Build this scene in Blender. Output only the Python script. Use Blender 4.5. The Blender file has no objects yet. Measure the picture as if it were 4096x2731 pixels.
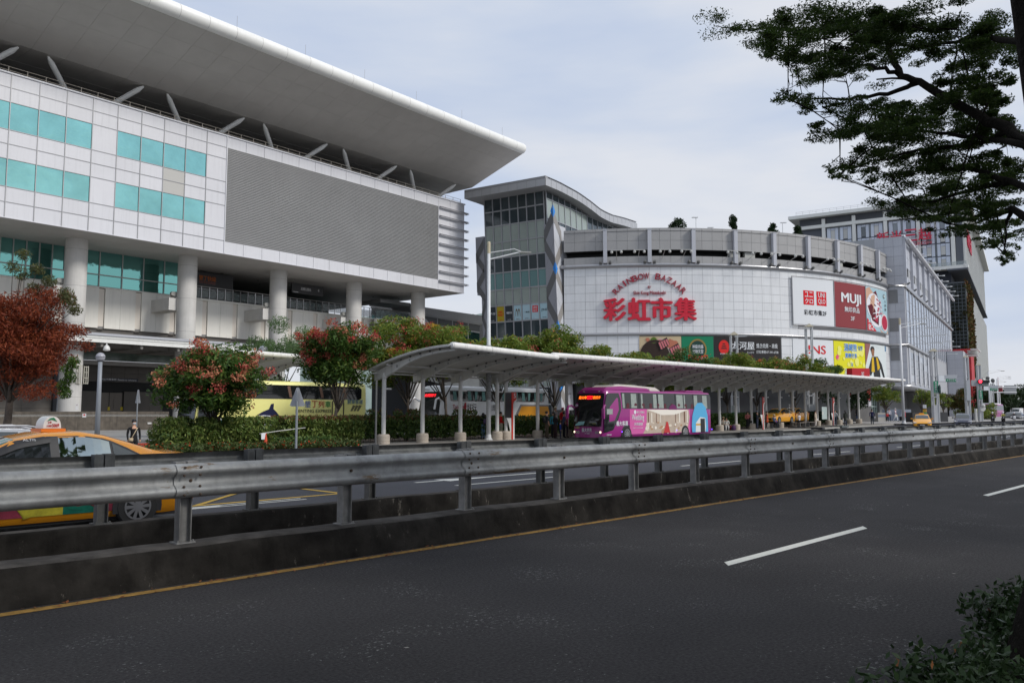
import bpy, math, random
import numpy as np
from mathutils import Vector, Matrix, Euler, noise as mnoise
R=math.radians; PI=math.pi
rnd=random.Random(7)
sc=bpy.context.scene; col=sc.collection
# ---------------------------------------------------------------- camera
CH=1.70; FPX=3277.0; AZ=43.86; PITCH=4.927
cd=bpy.data.cameras.new('camera'); cam=bpy.data.objects.new('camera',cd); col.objects.link(cam)
cd.sensor_width=36; cd.lens=36*FPX/4096; cd.clip_start=.1; cd.clip_end=6000
cam.location=(0,0,CH); cam.rotation_euler=(R(90+PITCH),0,R(AZ-90)); sc.camera=cam
# ---------------------------------------------------------------- world, sun, exposure
SUN_EL,SUN_AZ=36,-70      # azimuth of the sun in degrees from +X, counter-clockwise
w=bpy.data.worlds.new('World'); sc.world=w; w.use_nodes=True; nt=w.node_tree; nt.nodes.clear()
def wn(t,**k):
    n=nt.nodes.new(t)
    for a,b in k.items(): setattr(n,a,b)
    return n
out=wn('ShaderNodeOutputWorld'); bg=wn('ShaderNodeBackground'); sky=wn('ShaderNodeTexSky')
sky.sky_type='NISHITA'; sky.sun_disc=False; sky.sun_elevation=R(SUN_EL); sky.sun_rotation=R(90-SUN_AZ)
sky.dust_density=2.5; sky.air_density=1.2
tc=wn('ShaderNodeTexCoord'); mp=wn('ShaderNodeMapping'); mp.inputs['Scale'].default_value=(1.1,1.1,4.2); mp.inputs['Rotation'].default_value=(R(14),R(-10),0.6)
n1=wn('ShaderNodeTexNoise'); n1.inputs['Scale'].default_value=1.25; n1.inputs['Detail'].default_value=5; n1.inputs['Roughness'].default_value=.47; n1.inputs['Distortion'].default_value=.35
n2=wn('ShaderNodeTexNoise'); n2.inputs['Scale'].default_value=4.5; n2.inputs['Detail'].default_value=5; n2.inputs['Roughness'].default_value=.5
mx=wn('ShaderNodeMix',data_type='FLOAT'); mx.inputs[0].default_value=.22
cr=wn('ShaderNodeValToRGB'); e=cr.color_ramp
e.elements[0].position=.41; e.elements[0].color=(6.1,7.0,8.8,1)
e.elements[1].position=.57; e.elements[1].color=(8.3,8.6,9.3,1)
el=e.elements.new(.47); el.color=(6.8,7.55,9.0,1)
mixs=wn('ShaderNodeMix',data_type='RGBA'); mixs.inputs[0].default_value=.93
L=nt.links.new
L(tc.outputs['Generated'],mp.inputs[0]); L(mp.outputs[0],n1.inputs['Vector']); L(mp.outputs[0],n2.inputs['Vector'])
L(n1.outputs['Fac'],mx.inputs[2]); L(n2.outputs['Fac'],mx.inputs[3]); L(mx.outputs[0],cr.inputs[0])
L(sky.outputs[0],mixs.inputs[6]); L(cr.outputs[0],mixs.inputs[7]); L(mixs.outputs[2],bg.inputs[0]); L(bg.outputs[0],out.inputs[0])
bg.inputs[1].default_value=.093
sd=bpy.data.lights.new('sun','SUN'); so=bpy.data.objects.new('sun',sd); col.objects.link(so)
sd.energy=2.2; sd.angle=R(13); sd.color=(1,.965,.91)
so.rotation_euler=(R(90-SUN_EL),0,R(SUN_AZ+90))
sc.view_settings.view_transform='Standard'; sc.view_settings.look='None'; sc.view_settings.exposure=0.0; sc.view_settings.gamma=1; sc.view_settings.use_curve_mapping=False
sc.render.engine='CYCLES'; sc.cycles.max_bounces=6; sc.cycles.use_denoising=True
# ---------------------------------------------------------------- helpers
def S(r,g,b,k=1.0):
    f=lambda c:(c/12.92 if c<=.04045 else ((c+.055)/1.055)**2.4)
    return (f(r/255)*k,f(g/255)*k,f(b/255)*k)
MT={}
def M(name,c,rough=.6,metal=0,nz=None,bump=None,rand=0,emis=0,coat=0,spec=.5,streak=0,alpha=None,nz2=None):
    """procedural material: colour, broken up by noise, vertical streaks, per-piece variation and fine relief"""
    if name in MT: return MT[name]
    m=bpy.data.materials.new(name); m.use_nodes=True; t=m.node_tree; p=t.nodes['Principled BSDF']
    p.inputs['Roughness'].default_value=rough; p.inputs['Metallic'].default_value=metal; p.inputs['Coat Weight'].default_value=coat
    p.inputs['Specular IOR Level'].default_value=spec
    c4=(c[0],c[1],c[2],1); p.inputs['Base Color'].default_value=c4
    m.diffuse_color=c4
    N=t.nodes.new; K=t.links.new; cur=None
    tcn=N('ShaderNodeNewGeometry')
    def mul(facsock,lo,hi):
        nonlocal cur
        mr=N('ShaderNodeMapRange'); mr.inputs['To Min'].default_value=lo; mr.inputs['To Max'].default_value=hi; K(facsock,mr.inputs[0])
        v=N('ShaderNodeVectorMath'); v.operation='SCALE'
        if cur is None: v.inputs[0].default_value=c
        else: K(cur,v.inputs[0])
        K(mr.outputs[0],v.inputs['Scale']); cur=v.outputs[0]
    def noise(scale,detail=4,vec=None,rough_=.6):
        n=N('ShaderNodeTexNoise'); n.inputs['Scale'].default_value=scale; n.inputs['Detail'].default_value=detail; n.inputs['Roughness'].default_value=rough_
        K(vec or tcn.outputs['Position'],n.inputs['Vector']); return n.outputs['Fac']
    if nz:
        cr=N('ShaderNodeMapRange'); cr.inputs[1].default_value=.3; cr.inputs[2].default_value=.7; K(noise(nz[0]),cr.inputs[0]); mul(cr.outputs[0],1-nz[1],1+nz[1])
    if nz2:
        cr=N('ShaderNodeMapRange'); cr.inputs[1].default_value=.35; cr.inputs[2].default_value=.65; K(noise(nz2[0],3),cr.inputs[0]); mul(cr.outputs[0],1-nz2[1],1+nz2[1])
    if streak:
        mpn=N('ShaderNodeMapping'); mpn.inputs['Scale'].default_value=(2.2,2.2,.12); K(tcn.outputs['Position'],mpn.inputs[0])
        cr=N('ShaderNodeMapRange'); cr.inputs[1].default_value=.5; cr.inputs[2].default_value=.72; K(noise(1.6,6,mpn.outputs[0],.7),cr.inputs[0]); mul(cr.outputs[0],1,1-streak)
    if rand:
        oi=N('ShaderNodeObjectInfo'); mul(oi.outputs['Random'],1-rand,1+rand)
    if cur is not None: K(cur,p.inputs['Base Color'])
    if bump:
        b=N('ShaderNodeBump'); b.inputs['Strength'].default_value=bump[1]; b.inputs['Distance'].default_value=bump[2] if len(bump)>2 else .01
        K(noise(bump[0],6),b.inputs['Height']); K(b.outputs[0],p.inputs['Normal'])
    if emis: p.inputs['Emission Color'].default_value=c4; p.inputs['Emission Strength'].default_value=emis
    if alpha is not None: p.inputs['Alpha'].default_value=alpha
    MT[name]=m; return m
def leafmat(name,cols,rough=.55,trans=.25):
    """leaf colours picked per leaf"""
    if name in MT: return MT[name]
    m=bpy.data.materials.new(name); m.use_nodes=True; t=m.node_tree; p=t.nodes['Principled BSDF']
    g=t.nodes.new('ShaderNodeNewGeometry'); r=t.nodes.new('ShaderNodeValToRGB'); r.color_ramp.interpolation='LINEAR'
    el=r.color_ramp.elements; k=len(cols)
    el[0].color=(*cols[0],1); el[1].color=(*cols[-1],1)
    for i in range(1,k-1): q=el.new(i/(k-1)); q.color=(*cols[i],1)
    t.links.new(g.outputs['Random Per Island'],r.inputs[0]); t.links.new(r.outputs[0],p.inputs['Base Color'])
    p.inputs['Roughness'].default_value=rough; p.inputs['Specular IOR Level'].default_value=.25
    tr=t.nodes.new('ShaderNodeBsdfTranslucent'); t.links.new(r.outputs[0],tr.inputs[0]); ms=t.nodes.new('ShaderNodeMixShader'); ms.inputs[0].default_value=trans
    o=t.nodes['Material Output']; t.links.new(p.outputs[0],ms.inputs[1]); t.links.new(tr.outputs[0],ms.inputs[2]); t.links.new(ms.outputs[0],o.inputs[0])
    MT[name]=m; return m
def glassmat(name,c,rough=.04,spec=.8,dark=.0):
    if name in MT: return MT[name]
    m=M(name,c,rough,0,spec=spec); return m

class MB:
    """collects geometry, linked as one mesh object"""
    def __init__(s): s.v=[]; s.f=[]; s.mi=[]; s.sm=[]; s.cm=0; s.cs=False
    def vf(s,vs,fs):
        o=len(s.v); s.v.extend(vs)
        for f in fs: s.f.append([i+o for i in f]); s.mi.append(s.cm); s.sm.append(s.cs)
    def box(s,x0,x1,y0,y1,z0,z1,fn=None):
        vs=[(x,y,z) for z in (z0,z1) for y in (y0,y1) for x in (x0,x1)]
        if fn: vs=[fn(*p) for p in vs]
        s.vf(vs,[(0,2,3,1),(4,5,7,6),(0,1,5,4),(2,6,7,3),(0,4,6,2),(1,3,7,5)]); return s
    def cbox(s,c,d,rz=0,bev=0):
        ca,sa=math.cos(rz),math.sin(rz); hx,hy,hz=d[0]/2,d[1]/2,d[2]/2
        return s.box(-hx,hx,-hy,hy,-hz,hz,lambda x,y,z:(c[0]+x*ca-y*sa,c[1]+x*sa+y*ca,c[2]+z))
    def prism(s,poly,axis,a,b,fn=None):
        """polygon (2D) extruded along axis 'x','y' or 'z' from a to b"""
        n=len(poly); mk={'x':lambda p,t:(t,p[0],p[1]),'y':lambda p,t:(p[0],t,p[1]),'z':lambda p,t:(p[0],p[1],t)}[axis]
        vs=[mk(p,a) for p in poly]+[mk(p,b) for p in poly]
        if fn: vs=[fn(*p) for p in vs]
        s.vf(vs,[tuple(range(n)),tuple(range(2*n-1,n-1,-1))]+[(i,i+n,(i+1)%n+n,(i+1)%n) for i in range(n)]); return s
    def tube(s,pts,r,n=8,cap=True):
        pts=[Vector(p) for p in pts]; rs=r if isinstance(r,(list,tuple)) else [r]*len(pts)
        up=Vector((0,0,1)); vs=[]; m=len(pts); prev=None
        for i,p in enumerate(pts):
            t=(pts[min(i+1,m-1)]-pts[max(i-1,0)]).normalized()
            a=prev if prev is not None else (up.cross(t) if abs(t.z)<.95 else Vector((1,0,0)).cross(t))
            a=(a-t*a.dot(t)); a=a.normalized() if a.length>1e-6 else Vector((1,0,0)); prev=a; b=t.cross(a)
            for k in range(n):
                an=2*PI*k/n; q=p+(a*math.cos(an)+b*math.sin(an))*rs[i]; vs.append(tuple(q))
        fs=[(i*n+k,i*n+(k+1)%n,(i+1)*n+(k+1)%n,(i+1)*n+k) for i in range(m-1) for k in range(n)]
        if cap: fs+= [tuple(range(n-1,-1,-1)),tuple((m-1)*n+k for k in range(n))]
        s.vf(vs,fs); return s
    def lathe(s,prof,c=(0,0,0),n=16):
        vs=[(c[0]+r*math.cos(2*PI*k/n),c[1]+r*math.sin(2*PI*k/n),c[2]+z) for r,z in prof for k in range(n)]; m=len(prof)
        s.vf(vs,[(i*n+k,i*n+(k+1)%n,(i+1)*n+(k+1)%n,(i+1)*n+k) for i in range(m-1) for k in range(n)]+[tuple(range(n-1,-1,-1)),tuple((m-1)*n+k for k in range(n))]); return s
    def ball(s,c,r,n=10,m=6):
        r3=r if isinstance(r,(tuple,list)) else (r,r,r)
        vs=[(c[0]+r3[0]*math.sin(PI*j/m)*math.cos(2*PI*k/n),c[1]+r3[1]*math.sin(PI*j/m)*math.sin(2*PI*k/n),c[2]+r3[2]*math.cos(PI*j/m)) for j in range(1,m) for k in range(n)]
        vs+= [(c[0],c[1],c[2]+r3[2]),(c[0],c[1],c[2]-r3[2])]; a=(m-1)*n
        s.vf(vs,[(j*n+k,(j+1)*n+k,(j+1)*n+(k+1)%n,j*n+(k+1)%n) for j in range(m-2) for k in range(n)]+[(a,k,(k+1)%n) for k in range(n)]+[(a+1,(m-2)*n+(k+1)%n,(m-2)*n+k) for k in range(n)]); return s
    def grid(s,fn,us,vs_):
        P=[fn(u,v) for u in us for v in vs_]; m=len(vs_)
        s.vf(P,[(i*m+j,(i+1)*m+j,(i+1)*m+j+1,i*m+j+1) for i in range(len(us)-1) for j in range(m-1)]); return s
    def poly(s,pts): s.vf(pts,[tuple(range(len(pts)))]); return s
BASE={}
def finish(o,parent,m):
    if m is not None:
        for q in (m if isinstance(m,(list,tuple)) else [m]): o.data.materials.append(q)
    col.objects.link(o)
    if parent is not None: o.parent=parent; BASE[o.name]=BASE.get(parent.name,(0,0,0))
    return o
def obj(name,mb,m,parent=None,smooth=False,base=None):
    """mesh vertices are given in the frame of the thing's group; they are stored relative to the thing's base"""
    b=np.array(BASE.get(parent.name,(0,0,0)) if parent is not None else (base or (0,0,0)),float)
    me=bpy.data.meshes.new(name); v=np.array(mb.v,float).reshape(-1,3)-b
    me.from_pydata(v.tolist(),[],mb.f); me.update()
    if isinstance(m,(list,tuple)) and mb.mi: me.polygons.foreach_set('material_index',mb.mi)
    if smooth: me.polygons.foreach_set('use_smooth',[True]*len(me.polygons)); 
    elif any(mb.sm): me.polygons.foreach_set('use_smooth',mb.sm)
    o=bpy.data.objects.new(name,me); finish(o,parent,m)
    if smooth=='auto' :
        try: me.set_sharp_from_angle(angle=R(38))
        except Exception: pass
    return o
FRM={'w':0.0,'st':4.72,'ml':11.2,'tb':11.86}
def fw(fr,p):
    a=R(FRM[fr]); return Vector((p[0]*math.cos(a)-p[1]*math.sin(a),p[0]*math.sin(a)+p[1]*math.cos(a),p[2]))
def tag(o,label=None,cat=None,group=None,kind=None):
    if label: o['label']=label
    if cat: o['category']=cat
    if group: o['group']=group
    if kind: o['kind']=kind
    return o
def thing(name,label,cat,base,fr='w',group=None,rz=0):
    """an Empty at the thing's base, in the frame of its building group, that parents its parts"""
    o=bpy.data.objects.new(name,None); o.empty_display_size=.3; col.objects.link(o); o.location=fw(fr,base); o.rotation_euler=(0,0,R(FRM[fr])+rz)
    BASE[o.name]=tuple(base) if rz==0 else (0,0,0)
    return tag(o,label,cat,group)
def one(name,mb,m,label,cat,base,fr='w',group=None,smooth=False):
    o=obj(name,mb,m,None,smooth,base); o.location=fw(fr,base); o.rotation_euler=(0,0,R(FRM[fr])); BASE[o.name]=tuple(base); return tag(o,label,cat,group)
def inst(name,me,parent,loc,rz=0,scale=None):
    """a part that shares its mesh; loc in the frame of the thing's group"""
    o=bpy.data.objects.new(name,me); col.objects.link(o); o.parent=parent; b=BASE.get(parent.name,(0,0,0))
    o.location=(loc[0]-b[0],loc[1]-b[1],loc[2]-b[2]); o.rotation_euler=(0,0,rz)
    if scale: o.scale=scale
    return o
def mesh(name,mb,m,smooth=False):
    me=bpy.data.meshes.new(name); me.from_pydata(mb.v,[],mb.f); me.update()
    for q in (m if isinstance(m,(list,tuple)) else [m]): me.materials.append(q)
    if isinstance(m,(list,tuple)): me.polygons.foreach_set('material_index',mb.mi)
    if smooth: me.polygons.foreach_set('use_smooth',[True]*len(me.polygons))
    return me
def struct(name,mb,m,parent=None,smooth=False):
    o=obj(name,mb,m,parent,smooth); 
    if parent is None: o['kind']='structure'
    return o
def copy_tree(o,parent=None):
    c=o.copy(); col.objects.link(c); c.parent=parent; BASE[c.name]=BASE.get(o.name,(0,0,0))
    if parent is not None:
        for k in ('label','category','group'):
            if k in c and k!='label': del c[k]
    for ch in list(KIDS(o)): copy_tree(ch,c)
    return c
def KIDS(o): return list(o.children)
_tx={}
def textmesh(body,bold=0.0):
    k=(body,bold)
    if k not in _tx:
        c=bpy.data.curves.new('lettering','FONT'); c.body=body; c.size=1; c.offset=bold; c.extrude=.5; c.resolution_u=3
        o=bpy.data.objects.new('lettering',c); col.objects.link(o); bpy.context.view_layer.update()
        me=bpy.data.meshes.new_from_object(o.evaluated_get(bpy.context.evaluated_depsgraph_get()))
        v=np.array([q.co[:] for q in me.vertices]) if len(me.vertices) else np.zeros((0,3)); f=[list(p.vertices) for p in me.polygons]
        bpy.data.objects.remove(o); bpy.data.curves.remove(c); bpy.data.meshes.remove(me)
        if len(v): lo,hi=v.min(0),v.max(0); v[:,0]=(v[:,0]-lo[0])/max(hi[0]-lo[0],1e-6); v[:,1]=(v[:,1]-lo[1])/max(hi[1]-lo[1],1e-6)
        _tx[k]=(v,f)
    return _tx[k]
def text(mb,body,fn,x0,y0,w_,h_,bold=0.0,d0=.0,d1=.02,rot=0):
    """lettering filling the rectangle x0,y0,w,h of the surface fn(u,v,d)"""
    v,f=textmesh(body,0.0); ca,sa=math.cos(rot),math.sin(rot); nch=max(1,len(body))
    def g(p,ox,oy,od):
        a,b=p[0]*w_+ox,p[1]*h_+oy; a,b=a*ca-b*sa,a*sa+b*ca
        return fn(x0+a,y0+b,d0+(d1-d0)*(p[2]+.5)+od)
    s=bold*.55*w_/nch if bold>=.01 else 0
    for k,(ox,oy) in enumerate(((0,0),) if not s else ((-s,0),(s,0),(0,s*.5),(0,-s*.5))): mb.vf([g(p,ox,oy,.0012*k) for p in v],f)
def disc(mb,fn,x,y,rx,ry,d=.01,n=16,a0=0,a1=2*PI,ox=0,oy=0):
    full=abs(a1-a0-2*PI)<1e-6; k=n if full else n+1
    pts=[fn(x+rx*math.cos(a0+(a1-a0)*i/n),y+ry*math.sin(a0+(a1-a0)*i/n),d) for i in range(k)]
    if not full: pts.append(fn(x+ox,y+oy,d))
    mb.poly(pts)
def rect(mb,fn,x0,y0,x1,y1,d=.01,n=1):
    mb.grid(lambda u,v:fn(u,v,d),[x0+(x1-x0)*i/n for i in range(n+1)],[y0,y1])
def polyf(mb,fn,pts,d=.01): mb.poly([fn(p[0],p[1],d) for p in pts])
def ground_z(x,y): 
    return .0095*min(max(x-57,0),43)
def at(x,D):
    """lateral pixel column at depth D from the camera -> plan position"""
    l=(x-2048)/FPX*D; a=R(AZ); k=D*1.004
    return (k*math.cos(a)+l*math.sin(a), k*math.sin(a)-l*math.cos(a))
def zat(y,D): return CH+(1648-y)/FPX*D
# ---------------------------------------------------------------- shared materials
white_panel=M('white_aluminium_panel',(.67,.67,.70),.42,nz=(.25,.035),rand=.025,streak=.10)
white_paint=M('white_paint',(.74,.74,.72),.4,nz=(1.5,.05),streak=.12)
off_white=M('off_white_steel',(.62,.61,.58),.45,nz=(2,.08),streak=.2)
grey_panel=M('grey_aluminium_panel',(.36,.355,.35),.45,nz=(.4,.05),rand=.03,streak=.06)
light_panel=M('light_grey_panel',(.76,.77,.78),.35,nz=(.2,.04),rand=.03,streak=.13)
wing_panel=M('bluish_grey_panel',(.50,.51,.55),.35,nz=(.4,.04),rand=.025,streak=.08)
dark_joint=M('dark_joint',(.30,.30,.305),.8)
dark_in=M('dark_interior',(.018,.019,.02),.8)
steel=M('galvanized_steel',(.31,.315,.312),.62,.30,nz=(7,.18),nz2=(1.3,.14),bump=(40,.2,.004),streak=.3)
dull_steel=M('dull_galvanized_steel',(.20,.205,.20),.6,.35,nz=(5,.3),streak=.55,bump=(30,.2,.004))
inox=M('stainless_steel',(.5,.5,.5),.3,.9)
pole_grey=M('grey_pole_paint',(.42,.43,.44),.45,nz=(3,.08),streak=.15)
col_white=M('light_grey_pole_paint',(.66,.67,.68),.4,nz=(3,.05),streak=.1)
concrete_col=M('pale_column_concrete',(.60,.585,.555),.75,nz=(1.2,.05),nz2=(.25,.05),bump=(18,.25,.01),streak=.1)
black=M('black_plastic',(.015,.015,.016),.45)
rubber=M('tyre_rubber',(.02,.02,.02),.85)
red_paint=M('red_paint',S(190,24,34),.4)
chrome=M('chrome',(.6,.6,.6),.2,1)
bark=M('bark',(.075,.06,.048),.9,nz=(9,.35),bump=(22,.8,.02))
soil=M('soil',(.085,.06,.045),.95,nz=(3,.3),bump=(14,.6,.02))
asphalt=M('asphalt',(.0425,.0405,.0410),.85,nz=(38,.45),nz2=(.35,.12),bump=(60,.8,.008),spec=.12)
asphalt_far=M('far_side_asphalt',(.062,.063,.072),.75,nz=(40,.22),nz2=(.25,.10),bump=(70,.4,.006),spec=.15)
# ================================================================ ground, roads, median
def sheet(name,x0,x1,y0,y1,z,m,nx=30,ny=2,slope=None,sub=None):
    b=MB(); xs=[x0+(x1-x0)*(i/nx)**1.5 if x1-x0>200 else x0+(x1-x0)*i/nx for i in range(nx+1)]
    f=slope or (lambda x,y:z)
    b.grid(lambda u,v:(u,v,f(u,v)),xs,[y0+(y1-y0)*i/ny for i in range(ny+1)]); return struct(name,b,m)
kerb_m=M('mouldy_kerb_concrete',(.022,.020,.0175),.85,nz=(2.2,.55),nz2=(.5,.3),bump=(30,.6,.012),streak=.5,spec=.06)
kerb_top=M('dusty_concrete',(.062,.057,.052),.9,nz=(5,.35),nz2=(.8,.2),bump=(24,.5,.01),spec=.1)
# pale lichen and lime flecks on the mould, elongated by running water
def flecks(m,scale,thr,c,stretch=.35,sx=1.0,wd=.08):
    t=m.node_tree; p=t.nodes['Principled BSDF']; N=t.nodes.new; K=t.links.new
    src=p.inputs['Base Color'].links[0].from_socket
    tcn=N('ShaderNodeNewGeometry'); mpn=N('ShaderNodeMapping'); mpn.inputs['Scale'].default_value=(scale*sx,scale,scale*stretch); K(tcn.outputs['Position'],mpn.inputs[0])
    n=N('ShaderNodeTexNoise'); n.inputs['Scale'].default_value=1; n.inputs['Detail'].default_value=8; n.inputs['Roughness'].default_value=.75; K(mpn.outputs[0],n.inputs['Vector'])
    n2=N('ShaderNodeTexNoise'); n2.inputs['Scale'].default_value=1.1; K(tcn.outputs['Position'],n2.inputs['Vector'])
    a=N('ShaderNodeMath'); a.operation='MULTIPLY_ADD'; a.inputs[1].default_value=.35; K(n2.outputs['Fac'],a.inputs[0]); K(n.outputs['Fac'],a.inputs[2])
    mr=N('ShaderNodeMapRange'); mr.inputs[1].default_value=thr; mr.inputs[2].default_value=thr+wd; K(a.outputs[0],mr.inputs[0])
    mx=N('ShaderNodeMix'); mx.data_type='RGBA'; K(mr.outputs[0],mx.inputs[0]); K(src,mx.inputs[6]); mx.inputs[7].default_value=(*c,1); K(mx.outputs[2],p.inputs['Base Color'])
flecks(kerb_m,11,.80,(.15,.135,.115),.3)
flecks(asphalt,24,.795,(.21,.21,.205),1.0,1.0,.05)
flecks(asphalt,30,.80,(.012,.012,.012),1.0,1.0,.05)
flecks(asphalt,.9,.70,(.050,.048,.047),1.0,.06,.25)
flecks(steel,3.2,.80,(.17,.12,.075),1.6,.35,.05)
flecks(steel,7,.84,(.13,.13,.13),.5,.25,.06)
paving=M('grey_paving',(.30,.29,.28),.85,nz=(3,.1),nz2=(.4,.1),bump=(20,.3,.006))
plat_m=M('platform_paving',(.25,.235,.215),.85,nz=(3,.15),nz2=(.4,.12),bump=(20,.3,.006))
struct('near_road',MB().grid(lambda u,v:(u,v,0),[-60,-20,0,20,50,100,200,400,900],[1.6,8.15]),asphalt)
sheet('sidewalk',-60,900,-9,1.42,.13,M('near_sidewalk_paving',(.12,.115,.11),.9,nz=(4,.2),bump=(20,.4,.008)),6)
b=MB(); b.box(-60,900,1.42,1.6,-.2,.14); struct('kerb',b,kerb_top)
fz=lambda x,y: -.05-.10*min(1,max(0,(y-11)/20))+ground_z(x,y)
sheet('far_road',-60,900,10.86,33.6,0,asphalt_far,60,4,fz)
b=MB(); b.grid(lambda u,v:(u,v,.02),[-60,900],[8.55,10.55]); struct('median_soil',b,soil)
# near and far median kerbs, cast in 4 m lengths with rounded edges
def kerb_run(name,y0,y1,top,x0,x1,flip):
    # profile from the road side up: sloped foot, rounded shoulder, flat top
    pr=[(0,-.05),(.02,.03),(.075,.20),(.10,.29),(.135,.335),(.19,.352),(y1-y0-.05,.352),(y1-y0-.01,.33),(y1-y0,-.05)]
    if flip: pr=[(y1-y0-a,z) for a,z in pr][::-1]
    pr=[(y0+a,z*top/.352) for a,z in pr]; b=MB(); xs=[]; x=x0
    while x<x1: xs.append(x); x+=.5 if x<40 else 4
    rr=random.Random(3)
    wob={x:(rr.uniform(-.008,.008),rr.uniform(-.006,.006)) for x in xs}
    b.cm=0; b.cs=True; P=[]
    for x in xs:
        wy,wz=wob[x] 
        for k,(y,z) in enumerate(pr): P.append((x,y+wy*(z>.1),z+wz*(z>.1)))
    m=len(pr); F=[]; MI=[]
    for i in range(len(xs)-1):
        for j in range(m-1):
            F.append((i*m+j,i*m+j+1,(i+1)*m+j+1,(i+1)*m+j)); 
    for k,f in enumerate(F):
        j=k%(m-1); b.cm=1 if abs(pr[j][1]-pr[j+1][1])<.02 else 0
        b.v=P if k==0 else b.v; b.f.append(list(f)); b.mi.append(b.cm); b.sm.append(True)
    return struct(name,b,[kerb_m,kerb_top])
kerb_run('median_kerb',8.12,8.66,.352,-12,500,False)
kerb_run('median_kerb',10.42,10.88,.352,-12,500,True)
yel=M('worn_yellow_line_paint',(.30,.17,.035),.8,nz=(14,.35),nz2=(2,.2),bump=(40,.3,.003)); whl=M('white_line_paint',(.66,.66,.60),.75,nz=(18,.10),bump=(40,.2,.003))
b=MB(); rr=random.Random(5); xs=[-12+.35*i for i in range(500)]
b.grid(lambda u,v:(u,v+rr.uniform(-.010,.010),.004),xs,[7.93,8.05]); struct('edge_line',b,yel)
b=MB()
for k in range(-1,30):
    x=8.36+10.5*k; b.poly([(x,4.70,.004),(x+4.05,4.70,.004),(x+4.25,4.84,.004),(x+.16,4.84,.004)])
struct('lane_line',b,whl)
b=MB()
for k in range(-1,40):
    x=13.5+10*k; z=lambda x,y:fz(x,y)+.006
    b.poly([(x,14.8,z(x,14.8)),(x+4,14.8,z(x+4,14.8)),(x+4,14.92,z(x+4,14.92)),(x,14.92,z(x,14.92))])
    x=9+10*k; b.poly([(x,19,z(x,19)),(x+4,19,z(x+4,19)),(x+4,19.12,z(x+4,19.1)),(x,19.12,z(x,19.1))])
for x0,x1 in ((13.4,19.0),): b.poly([(x0,16.2,-.07),(x1,16.2,-.07),(x1,16.34,-.07),(x0,16.34,-.07)]); b.poly([(14.3,15.95,-.068),(16.2,16.2,-.068),(14.3,16.6,-.068)])
for y in (14.72,14.95): b.poly([(3,y,-.064),(9.3,y,-.064),(9.3,y+.07,-.064),(3,y+.07,-.064)])
struct('lane_line',b,whl)
b=MB(); yl=M('yellow_box_paint',(.48,.30,.04),.8,nz=(10,.2))
def strip(x0,y0,x1,y1,w_=.14,z=-.066):
    d=Vector((x1-x0,y1-y0)).normalized(); n=Vector((-d.y,d.x))*w_/2; b.poly([(x0+n.x,y0+n.y,z),(x0-n.x,y0-n.y,z),(x1-n.x,y1-n.y,z),(x1+n.x,y1+n.y,z)])
strip(-4,15.25,10.5,15.25); strip(10.5,15.18,10.5,24); strip(7.2,15.25,10.4,18.4,.12,-.0645); strip(3.8,15.25,10.4,21.8,.12,-.0645); strip(.4,15.25,9,24,.12,-.0645)
struct('box_marking',b,yl)
# far side: kerb, bus platform, planting strips, bus lane, station yard
b=MB(); b.grid(lambda u,v:(u,33.6 if v==0 else 33.62,fz(u,33.6)-.1 if v==0 else ground_z(u,0)),[20+2*i for i in range(40)],[0,1]); b.grid(lambda u,v:(u,33.6+v,ground_z(u,0)+.001),[20+2*i for i in range(40)],[0,.18]); struct('platform_kerb',b,M('pale_kerb_stone',(.36,.35,.32),.8,nz=(4,.15)))
sheet('bus_platform',20,98,33.78,37.6,0,plat_m,39,2,lambda x,y:ground_z(x,y))
sheet('planting_strip',-20,98,37.6,43.6,0,soil,30,2,lambda x,y:ground_z(x,y)-.01)
sheet('planting_strip',-20,20,33.6,37.6,0,soil,6,2,lambda x,y:.0)
sheet('bus_lane',-60,115,43.6,49.4,0,M('bus_lane_paving',(.16,.155,.15),.8,nz=(3,.2),bump=(30,.3,.006)),30,2,lambda x,y:ground_z(x,y)-.02)
b=MB(); b.grid(lambda u,v:(u,v,.10),[-20,21],[43.35,43.6]); b.grid(lambda u,v:(u,43.35,v),[-20,21],[-.05,.10]); struct('red_kerb',b,M('faded_red_kerb_paint',S(170,62,45),.8,nz=(6,.2)))
sheet('station_yard',-60,120,49.4,130,0,paving,20,6,lambda x,y:ground_z(x,y)*.6)
sheet('plaza',97.9,260,31.5,80,0,M('plaza_paving',(.33,.32,.31),.85,nz=(3,.1),nz2=(.4,.12),bump=(20,.3,.006)),24,10,lambda x,y:ground_z(x,y)+.32*min(1,max(0,(y-38)/8))+.003)
sheet('ground',-1500,3000,-1500,3000,-.4,M('distant_ground',(.10,.10,.09),.95,nz=(.02,.2)),4,4)
# hill behind
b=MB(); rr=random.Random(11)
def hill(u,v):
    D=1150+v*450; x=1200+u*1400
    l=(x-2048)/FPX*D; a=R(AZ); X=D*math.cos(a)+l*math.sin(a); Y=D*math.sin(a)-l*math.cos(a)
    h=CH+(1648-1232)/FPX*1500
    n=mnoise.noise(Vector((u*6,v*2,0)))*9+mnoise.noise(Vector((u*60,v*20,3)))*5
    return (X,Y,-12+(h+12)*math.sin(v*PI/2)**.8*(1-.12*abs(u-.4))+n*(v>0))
b.grid(hill,[i/160 for i in range(161)],[j/14 for j in range(15)]); struct('hill',b,M('hazy_wooded_hill',(.22,.27,.25),.95,nz=(.02,.22),nz2=(.006,.12),spec=.1),None,True)  # distance haze is put into the pale grey-green base colour
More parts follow.
